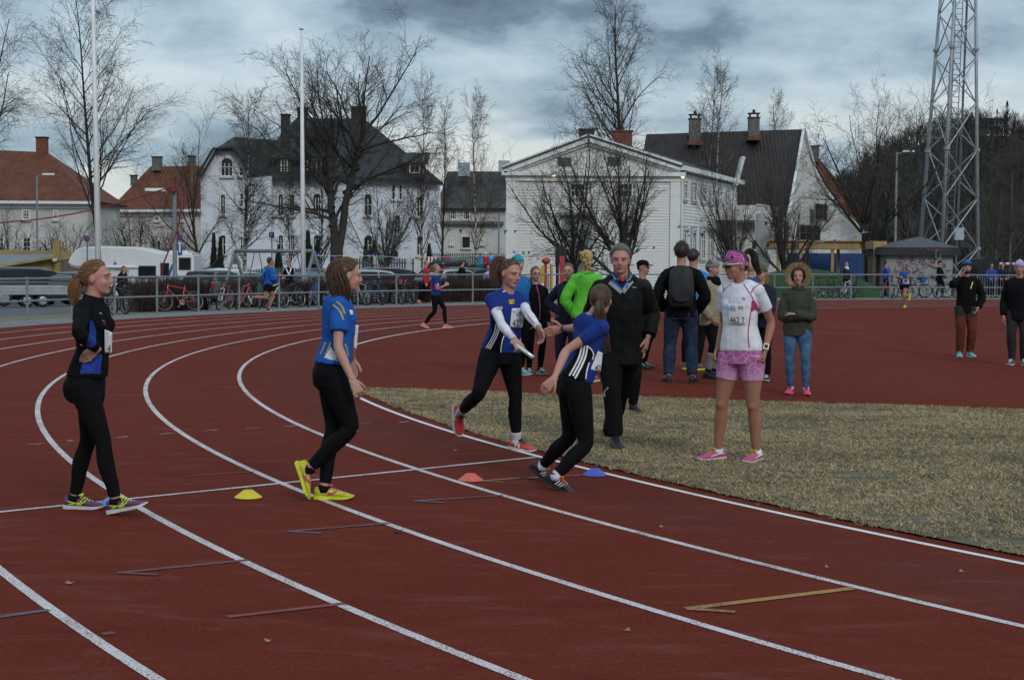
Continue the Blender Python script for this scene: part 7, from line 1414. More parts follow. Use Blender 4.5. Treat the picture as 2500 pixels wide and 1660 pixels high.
# --- baton runner
D = 13.75
p = px_person(1.74, D, dict(hip=e3(452, 782), neck=(*e3(505, 378), -.03), head=(*e3(522, 248), -.03), yp=40, yc=30, yh=42, nod=8, tilt=-3,
    armR=((*e3(462, 598), -1), (*e3(552, 700), -1), (*e3(590, 770), -.05), (-.4, .7, 0), (.5, -.3, .6)), armL=((*e3(640, 520), -1), (*e3(712, 612), -1), (*e3(742, 700), .0), (-.5, -.4, -.3), (-.2, -1, .1)),
    legL=(e3(562, 1388), 42, (55, 3)), legR=((*e3(180, 1192), 14.15), (*e3(300, 1078), -1), (35, 78))))
tail = [W(*e3(x, y), D - .03 + dz) for x, y, dz in ((490, 160, .06), (450, 155, .07), (420, 190, .07), (415, 250, .05), (425, 310, .03), (420, 350, .03))]
def x3(p, root):
    hair_cap(p, 'hair_brown', root, .007, .055, -.045, strands=150, tie=(math.pi, .9), tail=tail, tailr=.038, ntail=130, seed=7, fr=.04, fuzz=260, flen=.022)
    bib(p, p.top, [e3(528, 478), e3(622, 478), e3(605, 622), e3(512, 618)], [('427', (.22, .58, .92, .93), 'print_black'), ('NTE', (.42, .24, .78, .42), 'print_black')], off=.012, marks=[([(.08, .16), (.3, .24), (.46, .08), (.62, .16), (.75, .2)], .004, 'print_blue')])
    bib(p, p.top, [e3(508, 425), e3(548, 420), e3(552, 455), e3(508, 458)], [], 'print_yellow', 'club_badge', .006, 6, marks=[([(.2, .75), (.2, .35), (.5, .25), (.8, .35), (.8, .75)], .004, 'print_black')])
    for x0 in (0, 14, 28): ribbon(p, p.top, [e3(422 + x0*.9, 590), e3(408 + x0, 660), e3(350 + x0*1.1, 762)], .010, 'white_mark')
    ribbon(p, p.top, [e3(478, 670), e3(462, 720), e3(455, 785)], .008, 'white_mark'); ribbon(p, p.top, [e3(600, 640), e3(590, 700), e3(585, 740)], .008, 'white_mark')
    ribbon(p, p.top, [e3(470, 372), e3(480, 368), e3(492, 362)], .012, 'white_mark')
    sl = MB()
    for k in 'LR': limb(sl, p.sh[k], p.el[k], p.wr[k], ARM, .42, 1.93, p.s*.93, .003)
    for k in 'LR':
        m = MB(); limb(m, p.sh[k], p.el[k], p.wr[k], ARM, .42, 1.93, p.s*.93, .0035, n=24); o = m.build('arm_sleeve', 'white_fabric', root, True)
        pts = [(495, 480), (498, 560), (520, 620), (552, 678)] if k == 'R' else [(625, 505), (660, 560), (700, 598)]
        ribbon(p, o, [e3(*q) for q in pts], .009, 'print_red', 'sleeve_stripe', .003)
        if k == 'R': bib(p, o, [e3(424, 475), e3(468, 468), e3(470, 492), e3(426, 502)], [('SWIX', (.02, .05, .98, .95), 'print_red')], 'white_fabric', 'sleeve_print', .004, 6)
    w = MB(); w.tube([p.wr['L'].lerp(p.el['L'], .02), p.wr['L'].lerp(p.el['L'], .12)], .032, 12); w.build('wristband', 'white_fabric', root, True)
make_person(p, 'runner number 427 in navy jersey and white arm sleeves, handing over the baton', dict(skin='skin_pink', hairm='hair_brown',
    top=dict(mat='jersey_navy', hem=.02, sleeve=.42, inf=.012, wr=.0045, name='jersey', paint=[([e3(x, y) for x, y in ((388, 500), (425, 560), (440, 600), (470, 650), (478, 690), (450, 790), (330, 790), (345, 740), (395, 640))], 'black_fabric')]),
    bottom=dict(mat='tights', len=1.82), shoe=dict(mats=['shoe_red', 'sole_white', 'print_black', 'white_mark'], style='N'), sock=('sock_white', 1.80), handR=dict(curl=(70, 75, 50), spread=1, thumb=(30, 45)), handL=dict(curl=(28, 30, 20), spread=4), extra=[x3]), MV)
hR = p.wr['R'] + p.hd['R'][0].normalized()*.07
bt0 = W(*e3(530, 712), hR.y + .03); bt1 = W(*e3(680, 822), hR.y - .12); bto = empty('relay_baton', (bt0 + bt1)/2, 0, 'white aluminium relay baton gripped by the runner in arm sleeves', 'baton'); bc = bto.location.copy(); off_ = hR - (bt0 + (bt1 - bt0)*.25); off_.x *= 0; off_.z *= 0
MB().tube([bt0 - bc + off_, bt1 - bc + off_], .0165, 16).build('tube', 'baton', bto, True); dn = (bt1 - bt0).normalized(); MB().tube([bt1 - bc + off_ - dn*.002, bt1 - bc + off_ + dn*.006], .0168, 16).build('end_band', 'teal', bto, True)
# --- receiving runner
D = 11.65
p = px_person(1.67, D, dict(hip=e4(372, 765), neck=(*e4(498, 345), .02), head=(*e4(542, 245), .03), yp=100, yc=118, yh=168, nod=0,
    armR=((*e4(318, 565), -1), (*e4(243, 742), -1), (*e4(168, 825), 0), (0, .9, -.3), (1, .2, -.2)), armL=((*e4(395, 420), 1), (*e4(300, 422), 1), (*e4(195, 448), 0.), (-.2, -1, -.2), (0, .2, 1)),
    legR=((*e4(252, 1362), 11.45), (*e4(452, 1168), -1), (72, 24)), legL=((*e4(165, 1298), 11.9), (*e4(345, 1120), 1), (84, 40))))
tail = [W(*e4(x, y), D + dz) for x, y, dz in ((538, 240, -.06), (532, 290, -.09), (535, 360, -.08), (545, 430, -.07), (565, 500, -.06), (585, 585, -.05))]
def x4(p, root):
    hair_cap(p, 'hair_brown', root, .008, .05, -.05, strands=190, tie=(math.pi, -.05), tail=tail, tailr=.038, ntail=130, seed=9, fuzz=260, flen=.022)
    MB().ell(W(*e4(538, 240), D - .075), (.016, .016, .014)).build('hair_tie', 'hair_dark', root, True)
    bib(p, p.top, [e4(523, 560), e4(556, 575), e4(540, 705), e4(470, 690)], [('42', (.38, .66, .98, .93), 'print_black')], off=.012)
    for x0 in (0, 20, 40): ribbon(p, p.top, [e4(420 + x0*.9, 532), e4(398 + x0, 620), e4(330 + x0*1.15, 742)], .013, 'white_mark')
    ribbon(p, p.top, [e4(432, 530), e4(470, 545), e4(495, 585), e4(488, 620)], .008, 'white_mark'); ribbon(p, p.top, [e4(468, 640), e4(452, 690), e4(445, 745)], .008, 'white_mark')
    w = MB(); w.tube([p.wr['L'].lerp(p.el['L'], .10), p.wr['L'].lerp(p.el['L'], .13)], .031, 12); w.build('bracelet', 'hair_dark', root, True)
make_person(p, 'ponytailed runner in navy jersey crouching and reaching back for the baton', dict(skin='skin_fair', hairm='hair_brown',
    top=dict(mat='jersey_navy', hem=.055, sleeve=.55, inf=.012, wr=.0045, name='jersey', paint=[([e4(x, y) for x, y in ((410, 530), (440, 525), (478, 548), (498, 590), (470, 640), (445, 755), (280, 755), (300, 690), (330, 660), (385, 580))], 'black_fabric')]),
    bottom=dict(mat='tights', len=1.93), shoe=dict(mats=['shoe_black', 'sole_black', 'lace_orange', 'white_mark'], style='stripes'), sock=('sock_white', 1.93), handR=dict(curl=(14, 18, 12), spread=8), handL=dict(curl=(4, 5, 4), spread=3, thumb=(60, 5)), extra=[x4]), MV)
# --- walking man in dark jacket
D = 14.3
p = px_person(1.83, D, dict(hip=e5(312, 800), neck=(*e5(325, 335), -.04), head=(*e5(315, 205), -.06), yp=-4, yc=0, yh=-6, nod=3,
    armL=((*e5(525, 560), 1), (*e5(500, 725), -1), (*e5(478, 830), -.02), (-.8, .3, 0), (-.2, -1, 0)), armR=((*e5(120, 560), 1), (*e5(130, 720), -1), (*e5(140, 800), 0), (.8, .3, 0), (0, -1, 0)),
    legR=(e5(280, 1400), -4, (6, 0)), legL=((*e5(240, 1372), 14.95), 0, (2, 30))), sex='m')
def jacket_collar(p, root):
    f, l, u = p.fc, p.lc, Vector((0, 0, 1)); s = p.s; c = p.neck
    for nm, mm, r, h, ga in (('collar', 'jacket_black', .098, .045, .9), ('liner', 'grey_lining', .088, .05, .75), ('fleece_collar', 'collar_blue', .080, .06, .62), ('inner_collar', 'khaki', .070, .085, .45)):
        b = MB(); rings = []
        for z, k in ((-.05, 1.12), (-.01, 1.03), (h, 1.0)): rings.append([c + u*z*s + (l*math.sin(a) + -f*math.cos(a))*(r*k*s) + f*(.012 - z*.1)*s - u*(.10 if abs(a) > 2.3 else .03 if abs(a) > 1.8 else 0)*s*(1 if z < h else .55) for a in [-(math.pi - ga*.55) + (2*math.pi - ga*1.1)*i/20 for i in range(21)]])
        vs = [q for r_ in rings for q in r_] + [q - (q - c).normalized()*.008 for r_ in rings for q in r_]; n = 21; fs = [(j*n+i, j*n+i+1, (j+1)*n+i+1, (j+1)*n+i) for j in range(2) for i in range(n-1)]; k3 = 3*n; fs += [tuple(k3+q for q in reversed(ff_)) for ff_ in fs]; fs += [(2*n+i, 2*n+i+1, k3+2*n+i+1, k3+2*n+i) for i in range(n-1)]
        b.add(vs, fs).build(nm, mm, root, True)
    bib(p, p.top, [e5(302, 325), e5(348, 325), e5(338, 350), e5(318, 352)], [], 'red_fabric', 'shirt_neck', .03, 5)
    for pts, mm in (([(240, 355), (280, 385), (325, 425)], 'grey_lining'), ([(255, 340), (300, 385), (326, 418)], 'collar_blue'), ([(395, 345), (365, 380), (332, 422)], 'grey_lining'), ([(385, 330), (350, 385), (328, 415)], 'collar_blue')): ribbon(p, p.top, [e5(*q) for q in pts], .035, mm, 'lapel', .012)
    ribbon(p, p.top, [e5(326, 430), e5(328, 560), e5(325, 760)], .008, 'black_fabric', 'zip', .004); bib(p, p.top, [e5(390, 386), e5(425, 386), e5(425, 394), e5(390, 394)], [], 'grey_lining', 'chest_print', .006, 4)
    ribbon(p, p.bot, [e5(234, 1060), e5(208, 1090), e5(212, 1120)], .014, 'grey_lining', 'knee_reflector', .005)
def x5(p, root):
    hair_cap(p, 'hair_grey', root, .008, .050, -.02, puff=.014, curly=.006, seed=11, strands=60, tie=(.9, .6), fuzz=1100, flen=.024); jacket_collar(p, root)
make_person(p, 'grey-haired man in open-collared black jacket walking across the lawn', dict(skin='skin_pink', hairm='hair_grey',
    top=dict(mat='jacket_black', hem=-.22, sleeve=1.92, inf=.020, sinf=.010, wr=.010, wsc=7, collar=.0, name='jacket', sflare=.006), bottom=dict(mat='trouser_black', len=1.95, inf=.010, linf=.008, wr=.007, flare=.010, name='trousers'),
    shoe=dict(mats=['shoe_black', 'sole_black', 'dark_grey'], boot=.03), handL=dict(curl=(25, 30, 20), spread=3), extra=[x5]), .0075)
# --- athlete in white shirt and pink shorts
D = 13.1
p = px_person(1.755, D, dict(hip=e6(408, 772), neck=(*e6(402, 298), .0), head=(*e6(372, 185), -.02), yp=-30, yc=-34, yh=-68, nod=2,
    armR=((*e6(290, 562), 1), (*e6(247, 742), -1), (*e6(222, 815), -.02), (.7, -.3, 0), (-.3, -1, .2)), armL=((*e6(605, 560), 1), (*e6(562, 752), -1), (*e6(545, 840), -.03), (-.8, .2, 0), (-.2, -1, 0)),
    legR=(e6(250, 1402), -40, (-62, 0)), legL=(e6(505, 1412), -25, (-38, 0))))
tail = [W(*e6(x, y), D + dz) for x, y, dz in ((425, 110, .05), (460, 90, .06), (490, 120, .05), (500, 170, .03), (515, 215, .02), (525, 255, .0))]
def x6(p, root):
    hair_cap(p, 'hair_dark', root, .006, .055, -.05, tail=tail, tailr=.026, ntail=70, seed=13, fr=.04)
    b = MB(); nu = 28; rings = []
    for e_ in range(9):
        e = -.10 + .86*e_/8; rings.append([headf(p, math.cos(e)*math.sin(a)*.0825, -.012 + math.cos(e)*math.cos(a)*.1005, .020 + .030*math.cos(a) + math.sin(e)*.106) for a in [2*math.pi*i/nu for i in range(nu)]])
    b.loft(rings, cap=False); hb = b.build('headband', 'pink_geo', root, True); MB().ell(headf(p, .052, .066, .068), (.010, .006, .010)).build('emblem', 'navy', hb)
    g = MB()
    for q in (-1, 1): g.tube([headf(p, q*.030, .104, .008), headf(p, q*.062, .088, .012), headf(p, q*.083, .04, .016), headf(p, q*.086, -.01, .016)], [.003*p.s, .004*p.s, .004*p.s, .003*p.s], 6)
    g.tube([headf(p, -.06, .089, .018), headf(p, 0, .108, .020), headf(p, .06, .089, .018)], .0028*p.s, 6); go_ = g.build('sunglasses', 'white_mark', root, True); ln = MB()
    for q in (-1, 1): ln.ell(headf(p, q*.035, .097, -.002), (.034*p.s, .007*p.s, .0155*p.s), hrot(p) @ Matrix.Rotation(R(-q*28), 3, 'Z'), 14, 9)
    ln.build('lens', 'eye_dark', go_, True)
    bib(p, p.top, [e6(306, 432), e6(432, 436), e6(441, 578), e6(318, 578)], [('462', (.12, .62, .62, .92), 'print_black'), ('7', (.76, .64, .92, .92), 'print_black'), ('NTE', (.18, .20, .46, .36), 'print_black')], off=.012, marks=[([(.03, .2), (.13, .3), (.24, .12), (.4, .1)], .004, 'print_blue'), ([(.66, .06), (.72, .2), (.86, .1)], .004, 'print_blue'), ([(.64, .24), (.78, .18), (.88, .26)], .004, 'print_red'), ([(.62, .16), (.70, .26)], .004, 'print_yellow')])
    for pts in ([(420, 305), (445, 345), (478, 395), (480, 410)], [(470, 365), (490, 330), (525, 310)], [(283, 312), (290, 350), (288, 360)], [(290, 352), (315, 325), (340, 308)], [(470, 485), (458, 560), (450, 640), (458, 725)]): ribbon(p, p.top, [e6(*q) for q in pts], .008, 'magenta', 'seam')
    bib(p, p.top, [e6(412, 390), e6(434, 390), e6(434, 414), e6(412, 414)], [('B', (.1, .05, .9, .95), 'print_red')], 'white_fabric', 'chest_logo', .005, 5)
    wt = MB(); a = p.wr['L'].lerp(p.el['L'], .06); c = p.wr['L'].lerp(p.el['L'], .20); wt.tube([a, c], .030, 14); wo_ = wt.build('watch', 'navy', root, True); mid = (a + c)/2; fr_ = (Vector((0, 0, CAMZ)) - mid); d_ = (c - a).normalized(); fr_ = (fr_ - d_*fr_.dot(d_)).normalized(); si = d_.cross(fr_); rm = Matrix((si, d_, fr_)).transposed(); MB().box(mid + fr_*.030, (.044, .050, .014), rm).build('case', 'white_mark', wo_); MB().box(mid + fr_*.0385, (.028, .030, .004), rm).build('screen', 'eye_dark', wo_)
make_person(p, 'athlete number 4627 in white shirt, pink shorts and patterned headband on the lawn', dict(skin='skin_tan', hairm='hair_dark',
    top=dict(mat='white_fabric', hem=.06, sleeve=.58, inf=.009, sinf=.006, wr=.0035, name='shirt', paint=[([e6(x, y) for x, y in ((480, 398), (500, 430), (515, 455), (528, 485), (466, 487), (472, 430))], 'magenta')]),
    bottom=dict(mat='shorts_geo', len=.50, inf=.008, wr=.002, name='shorts'), shoe=dict(mats=['shoe_pink', 'sole_white', 'yellow_trim', 'white_mark'], style='wave'), sock=('white_fabric', 1.95), handR=dict(curl=(72, 80, 55), spread=0, thumb=(25, 45)), handL=dict(curl=(72, 80, 55), spread=0, thumb=(25, 45)), extra=[x6]), MV)
# ---------------------------------------------------------------- people further away
def at_px(px, d): v = W(px, 636, d); return Vector((v.x, v.y, lot(v.x, v.y) if math.hypot(v.x - BC.x, v.y - BC.y) > 46.4 else 0.))
SH = lambda a, b='sole_white', c='white_mark', **k: dict(mats=[a, b, c], **k)
def pony(m, H=1, tail=None, seed=1, col2=None):
    def f(p, root):
        t = [headf(p, 0, -.09, .05), headf(p, 0, -.135, .045), headf(p, .01, -.15, -.02), headf(p, .015, -.145, -.12)]
        hair_cap(p, m, root, .008, .05, tail=t, tailr=.03, ntail=36, seed=seed)
    return f
def short(m, curly=0., puff=.006, seed=2): return lambda p, root: hair_cap(p, m, root, .010, .05, puff=puff, curly=curly, seed=seed, fuzz=300, flen=.026)
def longhair(m, seed=3):
    def f(p, root):
        mb_t = [headf(p, .0, -.08, -.02), headf(p, .0, -.10, -.10), headf(p, .02, -.09, -.2)]; hair_cap(p, m, root, .012, .046, tail=mb_t, tailr=.075, ntail=60, seed=seed)
    return f
def hat(m, m2=None, pom=False, low=.030): return lambda p, root: beanie(p, root, m, m2, low, pom=pom)
def zipf(pts, m='pink_knit', wd=.014): return lambda p, root: ribbon(p, p.top, pts, wd, m, 'zip', .006)
def glasses(p, root):
    g = MB()
    for q in (-1, 1): g.tube([headf(p, q*.031 + .018*math.cos(a), .098, .002 + .014*math.sin(a)) for a in [i*math.pi/5 for i in range(11)]], .0025, 5); g.tube([headf(p, q*.05, .096, .004), headf(p, q*.08, .0, .008)], .0025, 5)
    g.build('glasses', 'eye_dark', root)
def pm(H, px, d, yaw, label, spec, arms=('down', 'down'), legs='stand', vox=.012, group='spectators standing on the infield', **k):
    p = stand(H, at_px(px, d), yaw, arms, legs, **k); return make_person(p, label, spec, vox, group)
JK = lambda m, **k: dict(dict(mat=m, hem=-.20, sleeve=1.93, inf=.016, sinf=.007, wr=.009, wsc=8, collar=.03, name='jacket'), **k)
TR = lambda m, **k: dict(dict(mat=m, len=1.95, inf=.010, linf=.010, wr=.004, name='trousers'), **k)
TG = dict(mat='tights', len=1.94); e7 = lambda X, Y: (1170 + X/4.127, 580 + Y/4.127); e8 = lambda X, Y: (1500 + X/3.92, 560 + Y/3.92); e9 = lambda X, Y: (1800 + X/3.5625, 540 + Y/3.5625); ea = lambda X, Y: (2120 + X/4.355, 560 + Y/4.355)
pm(1.57, 1307, 23.2, 18, 'woman with glasses in black jacket with a pink zip behind the baton handover', dict(skin='skin_fair', hairm='hair_brown', top=JK('black_fabric', inf=.014, hem=-.10), bottom=TG, shoe=SH('shoe_black', style='stripes') | dict(mats=['shoe_black', 'sole_white', 'white_mark', 'white_mark']), sock=('black_fabric', 1.95), extra=[pony('hair_brown', seed=4), glasses, zipf([e7(568, 460), e7(598, 560), e7(612, 680), e7(608, 830)])]), vox=.010)
pm(1.62, 1388, 22.4, -14, 'woman in navy jacket with hand in pocket beside the bright green jacket', dict(skin='skin_fair', hairm='hair_brown', top=JK('navy', hem=-.22), bottom=TR('navy'), shoe=SH('shoe_grey'), extra=[pony('hair_brown', seed=6), lambda p, root: MB().tube([p.neck - p.spine*.02, p.neck + p.spine*.05], [.085, .075], 14).build('scarf', 'red_fabric' if False else 'navy', root, True)]), arms=('down', 'hip'), vox=.010)
def bun(p, root):
    hair_cap(p, 'hair_gold', root, .010, .05, curly=.006, seed=8); b = MB(); rg = random.Random(3)
    for i in range(26): b.ell(headf(p, rg.gauss(0, .028), -.10 + rg.gauss(0, .02), -.0 + rg.gauss(0, .05)), (.022, .022, .026), nu=8, nv=6)
    b.build('hair_bun', 'hair_gold', root, True)
pm(1.80, 1432, 21.8, 168, 'person with curly blond hair in bright green jacket, back turned', dict(skin='skin_fair', hairm='hair_gold', face=False, top=JK('jacket_green', inf=.024, sinf=.010, hem=-.12), bottom=TR('dark_grey'), shoe=SH('shoe_red'), extra=[bun, lambda p, root: ribbon(p, p.top, [e7(1000, 410), e7(1060, 372), e7(1140, 356), e7(1225, 372)], .008, 'tights', 'back_seam', .004)]), arms=('pocket', 'pocket'), vox=.010)
def capman(p, root):
    hair_cap(p, 'hair_dark', root, .006, .05, seed=4); b = MB(); nu = 22; b.loft([[headf(p, math.cos(e)*math.sin(a)*.086, -.012 + math.cos(e)*math.cos(a)*.106, .05 + math.sin(e)*.075) for a in [2*math.pi*i/nu for i in range(nu)]] for e in (-.1, .2, .6, 1., 1.4)]); c = b.build('cap', 'black_fabric', root, True)
    v = MB(); v.loft([[headf(p, x*w_, f_, .052 - abs(x)*.008*0 + z) for x in (-1, -.5, 0, .5, 1)] + [headf(p, x*w_, f_, .044 + z) for x in (1, .5, 0, -.5, -1)] for w_, f_, z in ((.075, .06, 0), (.07, .12, -.006), (.045, .155, -.014))]); v.build('visor', 'black_fabric', c)
pm(1.67, 1568, 24.6, 62, 'man in black cap and glasses behind the walking man', dict(skin='skin_pink', hairm='hair_dark', top=JK('dark_grey'), bottom=TR('black_fabric'), shoe=SH('shoe_black', 'sole_black'), extra=[capman, glasses]), sex='m')
pm(1.47, 1532, 17.5, 10, 'short figure in black trousers and lace-up boots hidden behind the walking man', dict(skin='skin_fair', hairm='hair_dark', top=JK('black_fabric'), bottom=TR('trouser_black'), shoe=SH('shoe_black', 'sole_black', 'dark_grey', boot=.10), extra=[short('hair_dark')]), vox=.011)
clothmat('pack_fabric', (.022, .022, .025), .6, .2, .6, 9)
def backpack(p, root):
    f, l, u, s = p.fc, p.lc, p.spine, p.s; c = p.hip.lerp(p.neck, .60) - f*.20*s; b = MB(); rings = []
    for z, w_, d_ in ((-.26, .11, .05), (-.24, .145, .085), (-.1, .155, .10), (.08, .15, .095), (.19, .125, .075), (.235, .07, .04)): rings.append([c + u*z*s + l*(w_*s*math.copysign(abs(math.cos(a))**.6, math.cos(a))) + f*(d_*s*math.copysign(abs(math.sin(a))**.6, math.sin(a))) for a in [2*math.pi*i/16 for i in range(16)]])
    bp = MB(); bp.loft(rings); o = bp.build('backpack', 'pack_fabric', root, True); pk = MB(); pk.loft([[c - f*(.10 + .03*k)*s + u*z*s + l*(.11*s*math.cos(a)) + u*(.09*s*math.sin(a)) for a in [2*math.pi*i/14 for i in range(14)]] for k, z in ((0, -.1), (1, -.1))]); pk.build('pocket', 'pack_fabric', o)
    for q in (-1, 1): st = MB(); st.tube([c + u*.17*s + l*q*.08*s + f*.06*s, p.sh['L'].lerp(p.sh['R'], .5 - q*.28) + u*.065*s - f*.02*s, p.hip.lerp(p.neck, .8) + f*.125*s + l*q*.10*s, p.hip.lerp(p.neck, .5) + f*.10*s + l*q*.15*s], .022*s, 8); st.build('strap', 'black_fabric', o, True)
pm(1.90, 1664, 21.8, 174, 'tall man in jeans and black jacket carrying a black backpack', dict(skin='skin_fair', hairm='hair_dark', face=False, top=JK('black_fabric', inf=.026, hem=-.16), bottom=TR('denim', inf=.012, linf=.014, wr=.006), shoe=SH('shoe_black', 'sole_black'), extra=[lambda p, root: hair_cap(p, 'hair_dark', root, .016, .05, puff=.016, curly=.012, seed=5, fuzz=900, flen=.035), backpack]), arms=('pocket', 'pocket'), legs='wide', sex='m', vox=.010)
pm(1.84, 1692, 24.4, 150, 'man in bright blue jacket standing beyond the backpack', dict(skin='skin_pink', hairm='hair_dark', face=False, top=JK('bright_blue', hem=-.14), bottom=TR('black_fabric'), shoe=SH('shoe_grey', 'sole_yellow', 'lime_mark'), extra=[short('hair_dark')]), sex='m', legs='contrapposto')
def scarf(m): return lambda p, root: MB().loft([[p.neck + p.spine*z*p.s + p.fc*(.02 + o_)*p.s + (p.lc*math.cos(a)*1. + p.fc*math.sin(a))*r_*p.s for a in [2*math.pi*i/16 for i in range(16)]] for r_, z, o_ in ((.08, -.05, .02), (.105, -.02, .02), (.10, .04, .01), (.085, .085, 0))]).build('scarf', m, root, True)
def warmers(p, root):
    for k in 'LR': m = MB(); limb(m, p.hj[k], p.kn[k], p.an[k], LEG, 1.25, 1.85, p.s, .014); m.build('leg_warmer', 'grey_knit', root, True)
pm(1.67, 1738, 22.6, 55, 'woman in beige jacket, dark scarf and grey leg warmers', dict(skin='skin_fair', hairm='hair_brown', top=JK('beige', inf=.022, sinf=.012, hem=-.24), bottom=TG, shoe=SH('shoe_black', 'sole_black', 'dark_grey', boot=.05), extra=[short('hair_brown'), hat('grey_knit'), scarf('black_fabric'), warmers]), arms=('hold', 'pocket'), vox=.010)
pm(1.61, 1860, 22.2, -25, 'smiling woman in olive beanie and navy jacket behind the pink-shorts athlete', dict(skin='skin_pink', hairm='hair_gold', smile=True, top=JK('navy', inf=.020, sinf=.010, paint3=[(lambda c: c.z > 1.30 and abs(mnoise.noise(c*2)) > .35, 'orange_bright')]), bottom=TR('black_fabric'), shoe=SH('shoe_black', 'sole_white'), extra=[longhair('hair_gold'), hat('olive')]), arms=('hold', 'down'), vox=.010)
pm(1.68, 1832, 25.0, 150, 'blond-haired figure in blue jacket hidden behind the ponytail of the athlete', dict(skin='skin_fair', hairm='hair_gold', face=False, top=JK('collar_blue'), bottom=TR('black_fabric'), shoe=SH('shoe_black'), extra=[short('hair_gold')]))
def furhood(p, root):
    hair_cap(p, 'hair_brown', root, .010, .05, seed=12); b = MB(); rings = []
    for z, r_ in ((-.10, .115), (-.04, .122), (.04, .122), (.10, .10), (.135, .05)): rings.append([headf(p, r_*math.cos(a)*.95, -.045 + r_*math.sin(a)*.8, z) for a in [2*math.pi*i/18 for i in range(18)]])
    b.loft(rings); hd = b.build('hood', 'parka', root, True); f = MB(); rg = random.Random(5)
    for i in range(1700):
        a = rg.uniform(-2.5, 2.5) if i % 6 else rg.uniform(-2.9, 2.9); base = headf(p, 0 + .116*math.sin(a) + rg.gauss(0, .008), .056 + rg.gauss(0, .014), .01 + .118*math.cos(a) + rg.gauss(0, .006)); dv = (p.lh*math.sin(a) + p.uh*math.cos(a) + p.fh*rg.uniform(-.5, .9) + Vector((rg.gauss(0, .3), rg.gauss(0, .3), rg.gauss(0, .3)))).normalized(); n_ = dv.cross(p.fh).normalized()*.004; e = base + dv*rg.uniform(.03, .075); f.add([base - n_, base + n_, e], [(0, 1, 2)])
    f.build('fur_trim', 'fur', hd, fix=False)
    MB().tube([p.neck - p.spine*.01, p.neck + p.spine*.075], [.092*p.s, .082*p.s], 14).build('collar', 'parka', root, True)
    bib(p, p.top, [e9(660, 658), e9(688, 658), e9(686, 685), e9(660, 685)], [], 'grey_knit', 'arm_badge', .006, 4)
pm(1.585, 1950, 20.0, -14, 'woman in fur-hooded green parka and blue jeans with folded arms', dict(skin='skin_fair', hairm='hair_brown', top=JK('parka', inf=.022, sinf=.012, hem=-.20, wr=.010, sleeve=2.0), bottom=TR('denim_light', inf=.006, linf=.002, wr=.003, len=1.93), shoe=SH('shoe_hotpink', 'shoe_coral', 'lace_pink') | dict(mats=['shoe_hotpink', 'shoe_coral', 'lace_pink', 'print_black'], style='wave'), sock=('sock_white', 1.94), extra=[furhood]), arms=('crossed', 'crossed'), legs='contrapposto', vox=.009)
def phone(p, root): MB().box(p.wr['R'] + p.hd['R'][0]*.09 + p.lc*.02, (.02, .075, .14)).build('phone', 'eye_dark', root); beard(p, root)
def beard(p, root):
    b = MB(); b.ell(headf(p, 0, .035, -.078), (.058*p.s, .058*p.s, .040*p.s), hrot(p), 14, 9); b.build('beard', 'hair_dark', root, True)
def striped(p, root):
    o = beanie(p, root, 'hat_blue', 'navy', .030); 
    for z, k in ((.045, .97), (.075, .84)): MB().loft([[headf(p, math.sin(a)*.088*k, -.012 + math.cos(a)*.106*k, z + .012 + dz + .01*math.cos(a)) for a in [2*math.pi*i/20 for i in range(20)]] for dz in (0, .012)], cap=False).build('stripe', 'bright_blue', o, True)
pm(1.70, 2360, 28.2, -4, 'bearded man in black jacket and rust trousers talking on a phone', dict(skin='skin_pink', hairm='hair_dark', top=JK('black_fabric', inf=.020, sinf=.008, wr=.010), bottom=TR('rust', inf=.012, linf=.014, wr=.008, waist=.1, paint3=[(lambda c: c.z > .73, 'dark_grey')]), shoe=SH('shoe_teal', 'sole_white', 'shoe_teal'), extra=[short('hair_dark'), striped, phone, lambda p, root: ribbon(p, p.top, [ea(1110, 560), ea(1098, 600), ea(1088, 632)], .016, 'lime_mark', 'pocket_zip', .005)]), arms=('pocket', 'phone'), legs='stand', sex='m', build=.92, vox=.010)
pm(1.70, 2490, 26.0, -22, 'man in long black coat, lilac hat and grey jeans at the edge of the infield', dict(skin='skin_pink', hairm='hair_grey', top=JK('black_fabric', hem=-.30, inf=.022, sinf=.009, flare=.02), bottom=TR('dark_grey', wr=.006), shoe=SH('shoe_grey', 'sole_white'), gloves=True, extra=[short('hair_grey'), hat('lilac')]), sex='m', vox=.010, build=.95)
pm(1.72, 1262, 23.0, 40, 'person in teal beanie and blue shirt behind the baton runner', dict(skin='skin_fair', hairm='hair_dark', top=JK('hat_blue', inf=.012, hem=.0), bottom=TG, shoe=SH('shoe_teal'), extra=[short('hair_dark'), hat('teal', low=.035)]), sex='m')
# --- on the far side of the bend and beyond the fence
FG = 'people on the far side of the bend'
def tri(p, root): bib(p, p.top, [ea(358, 530), ea(440, 530), ea(440, 585), ea(362, 585)], [], 'bib', 'race_bib', .012, 5)
pm(1.74, 655, 50.2, 108, 'man jogging in bright blue jacket and black shorts along the outer lane', dict(skin='skin_tan', hairm='hair_dark', top=JK('jersey_blue', hem=-.10, inf=.022), bottom=dict(mat='black_fabric', len=.55, inf=.02, wr=.004, name='shorts'), shoe=SH('shoe_black') | dict(mats=['shoe_black', 'sole_white', 'white_mark', 'white_mark'], style='stripes'), extra=[short('hair_dark')]), arms=('run_b', 'run_f'), legs='run', sex='m', vox=.013, group=FG, lean=6)
pm(1.76, 657, 58., 175, 'person in turquoise and red jacket with blue hat behind the jogging man', dict(skin='skin_fair', hairm='hair_dark', face=False, top=JK('teal', paint3=[(lambda c: c.z > 1.36, 'red_fabric')]), bottom=TR('navy'), shoe=SH('shoe_red'), extra=[short('hair_dark'), hat('hat_blue', 'bright_blue')]), vox=.020, group=FG)
